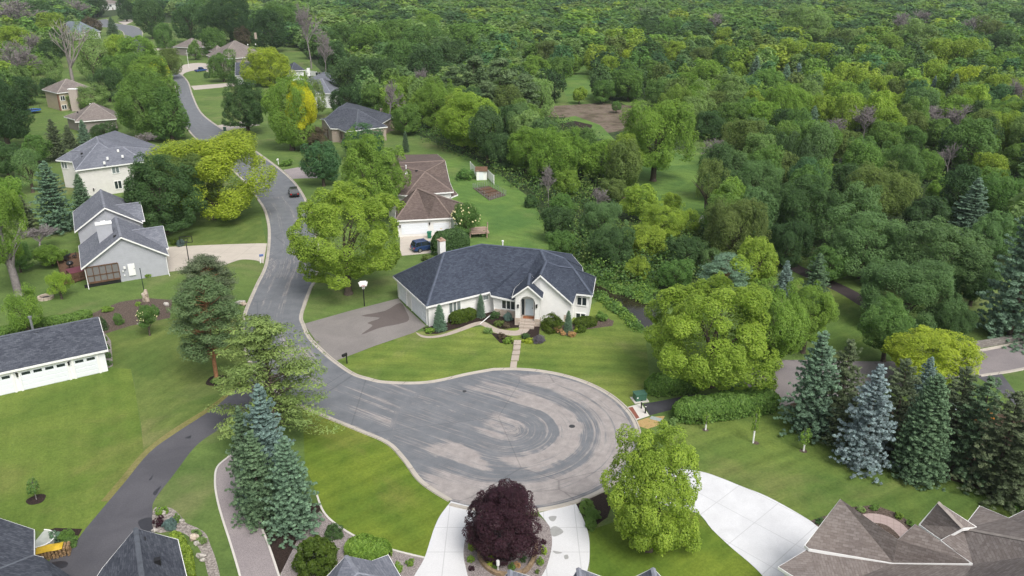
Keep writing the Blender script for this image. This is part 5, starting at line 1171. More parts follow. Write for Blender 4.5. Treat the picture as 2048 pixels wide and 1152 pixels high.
lm(con('grey green spruce standing tall in the park on the right', 'bluegr', (1944, 356), (1932, 476), 42), 'grey green spruce in the park')
con('big blue spruce cut by the right frame edge', 'bluegr', (2062, 400), (2018, 672), 70)
con('young green spruce beside the dark trail', 'spruce', (1632, 506), (1626, 604), 30)
con('young pale blue spruce at the left of the dark trail', 'blue', (1561, 522), (1566, 590), 20)
con('blue spruce with pointed tip in the woods, left of the pair', 'bluegr', (1512, 112), (1508, 172), 17)
con('left one of the pair of blue spruces in the woods', 'bluegr', (1574, 128), (1568, 184), 17, group='pair of blue spruces'); lm(con('right one of the pair of blue spruces in the woods', 'blue', (1597, 126), (1592, 180), 17, group='pair of blue spruces'), 'pair of blue spruces')
con('grey green spruce in front of the yellow green wood edge', 'bluegr', (1628, 212), (1622, 272), 17)
con('small blue spruce tip among yellow green crowns on the right', 'blue', (1866, 152), (1864, 192), 10); con('dark conifer among yellow green crowns on the right', 'spruce', (1904, 148), (1902, 208), 16)
con('blue grey pine behind the very big maple', 'bluegr', (1440, 508), (1444, 610), 48, 'scots', 'pine_tree')
# ------------------------------------------------------------------ bare trees
lm(bare('bare white barked dead tree rising over the tan house', 135, 105, 48, 62, 'barew', base=(152, 205)), 'bare white tree')
for i, (l, x, y, rx, ry, b) in enumerate((('grey leafless tree in the dark corner at the upper left', 22, 128, 46, 44, None), ('leafless lavender grey tree at the top left corner', 40, 32, 60, 34, None), ('leafless tree beside the far white house drive', 148, 18, 28, 22, None), ('leafless grey tree left of the bare white tree', 68, 92, 26, 30, None),
     ('grey brown leafless tree at the wood edge behind the golden tree', 616, 62, 30, 56, None), ('thin leafless tree right behind the grey brown leafless one', 648, 108, 20, 42, None), ('brown leafless tree among green crowns right of the brick house', 776, 200, 20, 40, None), ('pinkish leafless tree behind the brick house patio', 838, 160, 24, 26, None),
     ('tall brown dead tree at the lawn edge of the back garden', 1094, 368, 18, 40, (1096, 418)), ('grey leafless shrubby tree beside the pond wood', 1192, 398, 24, 26, None), ('lavender leafless crown high in the woods', 1430, 45, 24, 20, None), ('grey leafless crown high in the woods near the top centre', 1284, 30, 26, 15, None),
     ('purple grey leafless crown at upper right', 1806, 48, 28, 24, None), ('grey leafless crown right of the purple grey one', 1852, 40, 28, 22, None), ('pale forked leafless tree at upper right', 1946, 56, 32, 24, None), ('wide grey leafless tree at the wood edge on the right', 1730, 244, 38, 34, None), ('low leafless tree left of the wide grey leafless tree', 1680, 258, 28, 24, None),
     ('fan shaped leafless tree on the right', 1858, 236, 44, 26, None), ('lavender leafless tree right of the fan shaped one', 1926, 238, 34, 28, None), ('purple leafless tree at the right frame edge', 2042, 196, 28, 40, None), ('slanting grey leafless tree in the right woods', 1902, 318, 24, 34, None), ('lavender leafless brush in the right woods', 1680, 328, 28, 20, None),
     ('grey leafless twigs left of the birch like tree', 1440, 300, 30, 24, None), ('tangled leafless brush left of the grey house', 84, 478, 44, 26, (84, 505)), ('tangled purplish leafless shrub at the left behind the grey house', 52, 420, 34, 32, (54, 455)), ('leafless grey shrub behind the beige house', 290, 283, 28, 18, (290, 302)))):
    bare(l, x, y, rx, ry, base=b, group='leafless trees')
# ------------------------------------------------------------------ left background trees
for l, c, x, y, rx, ry, kd, b in (
    ('yellow green round tree beside the far blue roof', 'lime', 100, 52, 30, 24, 'round', None), ('yellow green tree at the far left edge', 'lime', 28, 84, 34, 28, 'round', None), ('tall pale cottonwood right of the bare white tree', 'pale', 180, 105, 34, 48, 'airy', None),
    ('grey green poplar left of the bare white tree', 'pale', 96, 140, 28, 26, 'airy', None), ('dark green tree behind the bare white tree', 'deep', 96, 108, 26, 26, 'round', None), ('yellow green tree at the near side of the far street curve', 'lime', 232, 96, 28, 24, 'round', None),
    ('light green tree before the far street curve', 'bright', 276, 106, 40, 30, 'round', None), ('green tree with yellow right side left of the street', 'bright', 298, 142, 40, 28, 'round', None), ('small golden tree leaning to the street', 'gold', 318, 138, 18, 20, 'round', None), ('green tree in the row left of the street', 'green', 238, 142, 32, 28, 'round', None),
    ('dark green tree in shade over the tan houses', 'dark', 214, 168, 28, 28, 'round', None), ('dark olive tree at the inside of the circular driveway', 'olive', 338, 124, 24, 26, 'round', (342, 158)), ('dark tree beside the far white house', 'deep', 194, 14, 24, 18, 'round', (196, 34)),
    ('dark green tree right of the far street curve', 'dark', 300, 36, 32, 34, 'round', None), ('round green tree below the dark green tree at the curve', 'mid', 328, 72, 22, 24, 'round', (330, 96)), ('large dark green tree right of the far curve', 'dark', 378, 42, 32, 36, 'round', None), ('very big dark green tree above the brown tan roof', 'deep', 458, 38, 48, 42, 'round', None),
    ('round green tree left of the brown tan roof', 'mid', 430, 84, 26, 26, 'round', (430, 114)), ('small green tree before the tan peeping roof', 'green', 390, 100, 14, 18, 'round', (392, 120)), ('round green tree beside the circular driveway', 'mid', 448, 130, 28, 28, 'round', (448, 164)), ('dark brownish tree behind the brown tan roof', 'brown', 488, 72, 18, 16, 'round', None),
    ('dark reddish crown beside the far blue roof', 'brown', 186, 52, 18, 16, 'round', None), ('small dark green tree near the blue roof', 'dark', 148, 56, 14, 14, 'round', None), ('light green tree hanging over the tan house roof', 'pale', 178, 192, 40, 20, 'airy', None), ('dark green tree at upper left behind the leafless corner tree', 'dark', 82, 30, 28, 26, 'round', None),
    ('bright green tree on the yard behind the fence', 'bright', 70, 128, 18, 18, 'round', None), ('dark bush tree right of the tan hip roof', 'dark', 212, 262, 26, 18, 'round', (212, 286)), ('very dark round tree right of the brown tan roof', 'deep', 540, 60, 36, 36, 'round', None), ('yellow tinged dark tree over the golden tree', 'mid', 556, 44, 40, 34, 'round', None), ('tall dark green tree at the top left of the street', 'deep', 250, 18, 18, 20, 'round', None), ('dark tree behind the trampoline yard', 'dark', 52, 180, 24, 24, 'round', None)):
    T(l, c, x, y, rx, ry, b, kind=kd)
for l, c, x, y, rx, ry, b in (('dark green tree at the left edge below the dark oak crown', 'dark', 8, 318, 36, 30, None), ('green tree left of the dark ragged spruce', 'mid', 72, 296, 26, 24, None), ('light green tree at the left edge above the tall thin tree', 'bright', 8, 392, 32, 34, None), ('green shrubby tree beside the tangled leafless brush', 'mid', 34, 512, 30, 26, None), ('green tree hanging over the brown deck', 'bright', 100, 508, 30, 18, None),
    ('very dark tree at the left wall of the tan house', 'deep', 96, 174, 18, 16, None), ('dark green tree between tan house and far blue roof', 'dark', 118, 84, 26, 22, None), ('green tree behind the tan house roof', 'mid', 205, 128, 26, 24, None), ('green tree over the left side of the far street', 'green', 262, 136, 28, 26, None), ('pale tree at the far left edge over the brown fence', 'pale', 30, 158, 28, 24, None)):
    T(l, c, x, y, rx, ry, b)
# ------------------------------------------------------------------ the woods: crowns that stand out
WD = [('green crown at the left end of the big wood', 'mid', 690, 82, 36), ('dark green crown at the wood edge over the pale grey roof', 'dark', 672, 118, 36), ('light topped green crown in the left wood', 'green', 738, 92, 42), ('mid green crown in the left wood, behind', 'green', 784, 78, 38), ('broad green crown in the left wood', 'mid', 842, 84, 42),
      ('bright green crown high in the left wood', 'bright', 862, 52, 30), ('dark green crown low in the left wood', 'dark', 704, 158, 42), ('deep green crown behind the brick house', 'dark', 756, 156, 40), ('dark crown at the wood edge right of the pale grey roof', 'deep', 690, 198, 30), ('green crown in the middle of the left wood', 'mid', 800, 124, 42), ('dark green crown in the middle of the left wood', 'dark', 852, 132, 42), ('bluish dark crown in the left wood', 'dark', 905, 120, 42), ('bright tinged crown in the left wood', 'green', 930, 88, 40),
      ('light green oval tree right of the brick house', 'green', 744, 194, 26), ('bright green tree by the patio wood', 'bright', 812, 182, 30), ('green tree low by the patio wood', 'green', 810, 236, 30), ('bright yellow green tree at the back garden edge', 'lime', 926, 240, 58), ('bright green tree behind the back garden edge', 'bright', 872, 206, 46), ('dark green tree at the corner of the back garden', 'dark', 1012, 246, 36), ('dark green tree over the white garden fence', 'dark', 1000, 300, 34),
      ('bright green crown left of the three by the garden end', 'bright', 1052, 298, 44), ('bright green crown in the middle by the garden end', 'bright', 1120, 312, 54), ('bright green crown right by the garden end', 'bright', 1200, 322, 42), ('low bright green crown at the garden end', 'bright', 1135, 368, 28),
      ('pale green crown over the grassy gap', 'pale', 1044, 102, 26), ('olive crown left of the grassy gap', 'olive', 1098, 112, 30), ('bright green crown left of the grassy gap', 'bright', 1062, 146, 34), ('green crown touching the grassy gap', 'green', 1116, 142, 28), ('light green crown at the top of the grassy gap', 'bright', 1148, 128, 18),
      ('yellow green crown right of the grassy gap', 'lime', 1220, 136, 24), ('tall yellow crown right of the grassy gap', 'yellow', 1254, 118, 18), ('green crown above the dirt clearing', 'green', 1258, 164, 34), ('dark green crown at the left top of the dirt clearing', 'mid', 1206, 182, 22), ('mid green crown behind the dirt clearing', 'green', 1300, 146, 26), ('mid green crown over the clearing right end', 'mid', 1320, 190, 30), ('conical bluish green crown behind the clearing', 'teal', 1316, 122, 18),
      ('yellow green crown beyond the clearing', 'lime', 1354, 108, 26), ('dark green crown above the clearing', 'dark', 1292, 62, 28), ('green crown high above the clearing', 'mid', 1340, 62, 26), ('olive yellow crown right of the clearing', 'olive', 1402, 118, 24), ('yellowish crown far right of the clearing', 'lime', 1446, 78, 24), ('dark yellow green crown behind the lone spruce tip', 'mid', 1446, 116, 26), ('bright green crown in the central wood', 'bright', 1414, 158, 38), ('bright green crown left of the lone spruce tip', 'bright', 1374, 172, 28), ('yellow crown left of the lone spruce tip', 'lime', 1474, 142, 18), ('rich green crown right of the lone spruce tip', 'green', 1532, 168, 30),
      ('pale olive crown over the clearing right side', 'olive', 1432, 214, 32), ('dark slim crown at the right of the clearing', 'dark', 1420, 250, 28), ('green crown right of the slim dark crown', 'green', 1468, 238, 34), ('bright green crown in the central right wood', 'bright', 1528, 238, 36),
      ('large pale cottonwood crown at the top right', 'pale', 1606, 56, 44), ('yellow green crown below the large pale cottonwood', 'bright', 1642, 70, 24), ('yellow olive crown above the pair of blue spruces', 'lime', 1580, 112, 34), ('yellow olive crown right of the pair of blue spruces', 'lime', 1650, 120, 34), ('round green crown between yellow crowns', 'green', 1712, 126, 22), ('pale crown at upper right', 'pale', 1702, 86, 28), ('large pale crown near the purple grey leafless crown', 'pale', 1836, 78, 38), ('leafy yellow green crown left of the large pale crown', 'bright', 1782, 98, 28),
      ('dark olive crown in the right wood', 'olive', 1790, 152, 28), ('yellow green crown on the right slope, left', 'lime', 1880, 116, 38), ('yellow green crown on the right slope, middle', 'lime', 1928, 118, 40), ('green crown on the right slope, right', 'bright', 1984, 140, 36), ('yellow green crown under the right slope crowns', 'lime', 1858, 150, 32), ('golden olive crown under the right slope crowns', 'yellow', 1942, 166, 34),
      ('yellow green crown in the row below the blue spruces', 'lime', 1700, 164, 38), ('yellow green crown starting the row below the blue spruces', 'lime', 1652, 184, 38), ('yellow green crown further along that row', 'lime', 1750, 182, 32), ('olive crown at the end of that row', 'olive', 1800, 188, 30), ('bright green large crown left of the wood edge spruce', 'bright', 1578, 214, 46), ('yellow green crown over the fan shaped leafless tree', 'lime', 1788, 216, 30),
      ('bluish green round crown at the right', 'teal', 1990, 206, 38), ('yellow green broad crown at the right edge', 'lime', 2008, 268, 46), ('green crown between leafless trees on the right', 'green', 1872, 268, 32), ('green crown below the wide leafless tree', 'green', 1764, 276, 34), ('mixed green crown below the low leafless tree', 'mid', 1600, 280, 38), ('olive crown below the low leafless tree', 'olive', 1688, 290, 30), ('green crown under the fan shaped leafless tree', 'mid', 1820, 280, 28),
      ('dark olive crown in the top right corner', 'olive', 1982, 62, 28), ('dark crown in the top right corner', 'dark', 2032, 46, 24), ('dark crown under the top right corner', 'dark', 2002, 92, 32), ('green crown beside the right park', 'mid', 1800, 332, 46), ('yellow green crown beside the right park', 'lime', 1985, 342, 36), ('bright crown left of the park spruce', 'bright', 1880, 378, 26), ('rounded green tree right of the park spruce', 'mid', 2010, 402, 54), ('tall green crown in the park wood', 'green', 1858, 332, 30), ('green crown at the right edge below the broad yellow green one', 'green', 2036, 320, 32)]
for l, c, x, y, r in WD: T(l, c, x, y, r, r * .9)
for l, c, x, y, rx, ry, b, kd in (
    ('lone large light green tree on the clearing lawn with dark trunk', 'bright', 1322, 268, 74, 64, (1306, 362), 'round'), ('small tree standing on the dirt clearing', 'mid', 1230, 212, 11, 9, (1232, 226), 'round'), ('small yellow green tree in the grassy gap', 'lime', 1160, 188, 16, 14, (1158, 208), 'round'),
    ('leaning dark green tree right of the lawn glade', 'olive', 1420, 362, 34, 44, (1412, 446), 'airy'), ('grey green tree with white branches right of the glade', 'greyg', 1520, 372, 50, 44, None, 'airy'), ('grey green twiggy tree behind the white branched tree', 'greyg', 1470, 340, 38, 36, None, 'airy'), ('large olive cone shaped tree before the glade', 'olive', 1470, 462, 58, 62, None, 'round'),
    ('bright yellow green tree left of the dark trail', 'lime', 1518, 522, 40, 46, None, 'round'), ('yellow green tree on the pond bank', 'lime', 1282, 404, 38, 32, None, 'round'), ('small yellow tree right of the pond bank one', 'lime', 1342, 402, 20, 18, None, 'round'), ('yellow green tree at the foot of the glade', 'lime', 1322, 448, 44, 38, None, 'round'), ('fading yellow green tree at the right foot of the glade', 'lime', 1376, 442, 28, 26, None, 'airy'),
    ('mixed grey green tree over the pond', 'greyg', 1204, 444, 46, 36, None, 'airy'), ('yellow green tree over the pond', 'lime', 1290, 486, 38, 34, None, 'round'), ('dark green tree over the pond', 'dark', 1226, 494, 44, 36, None, 'round'), ('small yellow tree hanging over the pond', 'lime', 1272, 536, 24, 22, None, 'round'), ('dark green tree left of the pond wood', 'mid', 1128, 412, 28, 24, None, 'round'),
    ('dark green tree behind the white house roof', 'dark', 1114, 446, 32, 30, None, 'round'), ('green bushy tree at the corner behind the white house roof', 'mid', 1120, 486, 26, 24, None, 'round'), ('olive tree in the pond wood', 'olive', 1226, 382, 30, 22, None, 'round'), ('dark green tree behind the very big maple', 'dark', 1372, 506, 34, 32, None, 'round'), ('green tree left behind the very big maple', 'mid', 1350, 546, 32, 28, None, 'round'), ('grey green willow left of the cone shaped tree', 'greyg', 1420, 520, 28, 26, None, 'airy'),
    ('layered dark green tree left of the trail wood', 'dark', 1602, 420, 66, 58, None, 'round'), ('very dark green tree below the layered dark tree', 'deep', 1574, 486, 44, 40, None, 'round'), ('rounded olive tree over the trail wood', 'olive', 1766, 388, 66, 52, None, 'round'), ('dark green tree behind the rounded olive tree', 'dark', 1700, 366, 42, 36, None, 'round'), ('small yellow tree behind the layered dark tree', 'lime', 1656, 350, 24, 20, None, 'round'),
    ('huge grey green willow over the dark trail, left part', 'greyg', 1732, 488, 80, 60, None, 'round'), ('huge grey green willow over the dark trail, right part', 'greyg', 1872, 512, 82, 66, None, 'round'), ('drooping grey green willow in front of the huge one', 'greyg', 1822, 588, 90, 58, None, 'airy'), ('mixed brown green tree left of the layered dark tree', 'olive', 1562, 342, 42, 38, None, 'round'), ('green tree left of the huge willow', 'mid', 1660, 528, 36, 32, None, 'round'),
    ('dark understory tree at the right of the huge willow', 'dark', 1952, 560, 44, 44, None, 'round'), ('grey green tree behind the park spruce', 'greyg', 1985, 470, 44, 40, None, 'round'), ('dark tree right of the trail wood near the stone wall', 'dark', 1905, 640, 46, 32, None, 'round'), ('shaded dark tree under the rounded olive tree', 'deep', 1850, 430, 42, 34, None, 'round')):
    T(l, c, x, y, rx, ry, b, kind=kd)
for i, (x, y, r, ry) in enumerate(((904, 176, 30, 40), (948, 168, 36, 52), (1000, 178, 42, 56), (1050, 200, 36, 48), (975, 205, 30, 40))):
    p, Rr, hz, zc = locate(x, y, r, ry); t = thing('pine_tree', ('dull olive pine, leftmost of the soft pine clump behind the back garden', 'dull olive pine second from the left in the soft pine clump', 'tallest dull olive pine in the middle of the soft pine clump', 'dull olive pine, rightmost of the soft pine clump by the dirt clearing', 'dull olive pine standing forward in the soft pine clump')[i], 'tree', p, 'soft pines behind the back garden')
    H = zc + hz; link('trunk', LIB['ctrunk'][0], t, (0, 0, 0), (H, H, H)); o = link('crown', LIB['pinefar'][i % 2], t, (0, 0, 0), (Rr / .27, Rr / .27, H), (0, 0, i)); o.color = jitc(CL['pine'], .05); TREES.append((p.x, p.y, Rr, zc, x, y, r))
NAMED = len(TREES)
# ------------------------------------------------------------------ fill the woods between them
for ph, x, y in (('lone light green tree on the clearing', 1322, 268), ('dirt clearing', 1190, 228), ('lawn glade', 1330, 400), ('grassy gap', 1165, 165), ('soft pine clump', 975, 190), ('brick house patio', 785, 250), ('white garden fence', 960, 350), ('huge grey green willow', 1800, 500), ('rounded olive tree', 1766, 388), ('layered dark tree', 1602, 420), ('large pale cottonwood crown', 1606, 56), ('wide grey leafless tree', 1730, 244), ('fan shaped leafless tree', 1858, 236), ('purple grey leafless crown', 1806, 48), ('lavender leafless crown', 1430, 45), ('grey brown leafless tree', 616, 62), ('brown tan roof', 486, 95), ('far white house', 232, 10), ('far blue roof', 130, 45), ('trampoline yard', 60, 210), ('tall yellow crown', 1254, 118), ('white branched grey tree', 1520, 372), ('olive cone shaped tree', 1470, 462), ('dark trail', 1620, 560), ('top right corner', 2040, 10), ('bluish round crown', 1990, 206)):
    LM.append((ph, x, y))
USED = set(o['label'] for o in SC.objects if 'label' in o)
def place_label(col, cx, cy, r):
    size = 'small' if r < 15 else ('mid sized' if r < 26 else 'large'); near = sorted(LM, key=lambda l: (l[1] - cx) ** 2 + ((l[2] - cy) * 1.6) ** 2)
    for a in ('', 'a little way ', 'further '):
        for ph, lx, ly in near[:9]:
            dx, dy = cx - lx, cy - ly
            w = ('right of' if dx > 0 else 'left of') if abs(dx) > abs(dy) * 1.4 else ('behind' if dy < 0 else 'in front of')
            for kind in ('tree', 'crown', 'round topped tree'):
                l = f'{size} {CNAME.get(col, col)} {kind} {a}{w} the {ph}'
                if l not in USED and len(l.split()) <= 16: USED.add(l); return l
    return None
WOODS = [[(640, -60), (660, 140), (700, 205), (800, 260), (950, 320), (1070, 395), (1110, 480), (1180, 560), (1240, 585), (1310, 560), (1350, 470), (1235, 360), (1225, 300), (1090, 240), (1085, 212), (1135, 205), (1145, 130), (1185, 128), (1195, 205), (1290, 205), (1380, 290), (1400, 330), (1430, 450), (1420, 560), (1560, 500), (1700, 560), (1840, 640), (1920, 670), (2080, 660), (2400, 700), (2400, -60)],
         [(-300, -60), (-300, 330), (0, 280), (30, 205), (75, 140), (150, 66), (205, -5), (215, -60)], [(255, -60), (262, 30), (290, 40), (330, 30), (480, 60), (560, 80), (640, 120), (660, 60), (660, -60)]]
KEEP = [[(1240, 300), (1390, 300), (1425, 330), (1425, 440), (1330, 470), (1250, 400)], [(1570, 540), (1640, 540), (1700, 590), (1740, 640), (1740, 700), (1620, 700)], [(850, 320), (930, 310), (1000, 350), (1065, 400), (1100, 470), (1120, 540), (900, 540)]]
KEEP = [[Vector((x, y)) for x, y in k] for k in KEEP]; WOODS_V = [[Vector((x, y)) for x, y in k] for k in WOODS]
def in_woods(px, py):
    q = Vector((px, py)); return any(inside(q, k) for k in WOODS_V) and not any(inside(q, k) for k in KEEP)
fr = random.Random(21); cells = {}
def hashin(x, y, r):
    cells.setdefault((int(x // 24), int(y // 24)), []).append((x, y, r))
for tt in TREES: hashin(*tt[:3])
def free(x, y, r, k=.80):
    cx_, cy_ = int(x // 24), int(y // 24)
    for i in (-1, 0, 1):
        for j in (-1, 0, 1):
            for a, b, c in cells.get((cx_ + i, cy_ + j), ()):
                if (a - x) ** 2 + (b - y) ** 2 < (k * (c + r)) ** 2: return False
    return True
named = [(tt[4], tt[5], depth_of((tt[0], tt[1], tt[3]))) for tt in TREES]
named += [(a, b, depth_of(V(a, b))) for a, b in ((1095, 228), (1130, 222), (1160, 222), (1200, 224), (1240, 230), (1270, 238), (1165, 165), (1160, 186), (1172, 142), (1140, 250), (1170, 252), (1215, 245), (1200, 258), (1180, 262), (1120, 240), (1250, 250), (1330, 390), (1300, 375), (1390, 390), (1340, 420), (1400, 430), (1240, 605), (1270, 625), (1650, 568), (1720, 600), (1600, 556), (1660, 620), (1690, 650), (785, 250), (760, 240), (820, 285), (950, 340), (970, 355), (620, 145), (600, 140), (145, 200), (120, 205), (232, 22), (1700, 740), (1550, 745), (1950, 690))]
def covers(X, Y, r, h):
    z = h * .6; px, py = project((X, Y, z)); dp = depth_of((X, Y, z)); rp = r * FPX / dp
    return any(d > dp and abs(a - px) < rp * .95 and -rp * .95 < b - py < rp * .95 for a, b, d in named)
cand = []
for _ in range(60000):
    Y = 120 + (1150 - 120) * fr.random() ** 1.25; X = fr.uniform(-.72, .72) * Y
    px, py = project((X, Y, 0))
    if px < -120 or px > 2170 or not in_woods(px, py): continue
    r = (3.4 + 4.6 * fr.random() ** 1.3) + (1.2 if Y > 280 else 0) + (1.6 if Y > 360 else 0) + (1.4 if Y > 460 else 0)
    hgt = fr.uniform(10, 13.5) * (.74 + r * .042)
    if not free(X, Y, r, .66): continue
    if Y < 560 and covers(X, Y, r, hgt): continue
    hashin(X, Y, r); cand.append((Y, X, r, hgt))
cand.sort()
PAL = ['dark'] * 5 + ['mid'] * 8 + ['green'] * 8 + ['bright'] * 5 + ['lime'] * 3 + ['olive'] * 2 + ['greyg'] * 3 + ['pale'] * 2 + ['teal'] * 2 + ['deep'] * 2
def patch_col(X, Y):
    n = mnoise.noise(Vector((X * .012, Y * .012, 3))); c = fr.choice(PAL)
    n2 = mnoise.noise(Vector((X * .006 + 9, Y * .006, 8)))
    if n2 > .12 and fr.random() < .55: c = fr.choice(['pale', 'greyg', 'bright', 'pale', 'olive'])
    if n > .25 and fr.random() < .6: c = fr.choice(['lime', 'lime', 'bright', 'olive'])
    if n < -.25 and fr.random() < .6: c = fr.choice(['dark', 'deep', 'mid', 'teal'])
    return c
far = []; NIND = 0; LIMIT = 118
for Y, X, r, hgt in cand:
    px, py = project((X, Y, 8)); rpx = r * FPX / depth_of((X, Y, 8)); vis = -20 < px < 2068 and py > -10
    c = patch_col(X, Y)
    if Y > 420 and c in ('lime', 'bright') and fr.random() < .7: c = fr.choice(['mid', 'green', 'pale', 'teal', 'dark'])
    if NIND < LIMIT and vis and Y < 330:
        lab = place_label(c, px, py, rpx)
        if lab:
            t = thing('broadleaf_tree', lab, 'tree', (X, Y, 0), 'trees of the woods'); hz = hgt * .42; zc = hgt - hz
            link('trunk', LIB['trunk'][NIND % 4], t, (0, 0, 0), (hgt * .95, hgt * .95, hgt * .93), (0, 0, fr.uniform(0, 6))); ml = LIB['round2' if rpx > 26 else 'round1']
            o = link('crown', ml[NIND % len(ml)], t, (0, 0, zc), (r, r, hz), (0, 0, fr.uniform(0, 6))); o.color = jitc(CL[c], .1); NIND += 1; continue
    far.append((X, Y, r, hgt, c, fr.uniform(0, 6.28)))
# the remaining far canopy is one mass of leaves and stems
VV, QQ, CC, TT = [], [], [], []; nv = 0
protos = [crown(300 + i, 2000, .085, 40, (.18, .32), core=.76, bias=.35)[:2] for i in range(4)]; protos2 = [crown(310 + i, 850, .125, 34, (.2, .34), core=.76, bias=.35)[:2] for i in range(3)]
sv, sq = branch_tubes([(np.array([0, 0, 0.]), np.array([0, 0, 1.]), .02, .012)], 4)
for i, (X, Y, r, h, c, a) in enumerate(far):
    pv, pt_ = (protos[i % 4] if Y < 420 else protos2[i % 3]); ca, sa = math.cos(a), math.sin(a); hz = h * .44; zc = h - hz
    v = np.empty_like(pv); v[:, 0] = (pv[:, 0] * ca - pv[:, 1] * sa) * r * 1.08 + X; v[:, 1] = (pv[:, 0] * sa + pv[:, 1] * ca) * r * 1.08 + Y; v[:, 2] = pv[:, 2] * hz + zc
    s = sv * np.array([h, h, h * .8]) + np.array([X, Y, 0]); n = len(v) // 4
    VV += [v, s]; QQ += [np.arange(n * 4).reshape(-1, 4) + nv, sq + nv + len(v)]; nv += len(v) + len(s)
    col = np.tile(np.array(jitc(CL[c], .12)), (n, 1)); CC += [col, np.tile([.1, .08, .065, 1], (len(sq), 1))]; TT += [pt_, np.full(len(sq), .4)]
me = np_mesh('far_woods', np.concatenate(VV), np.concatenate(QQ), [LEAFFAR], np.concatenate(TT), np.concatenate(CC))
put(link('far_woods', me), 'mass of mixed green treetops filling the distance', 'woods', None, 'stuff')
print('TREES', NAMED, 'fill', NIND, 'far', len(far))
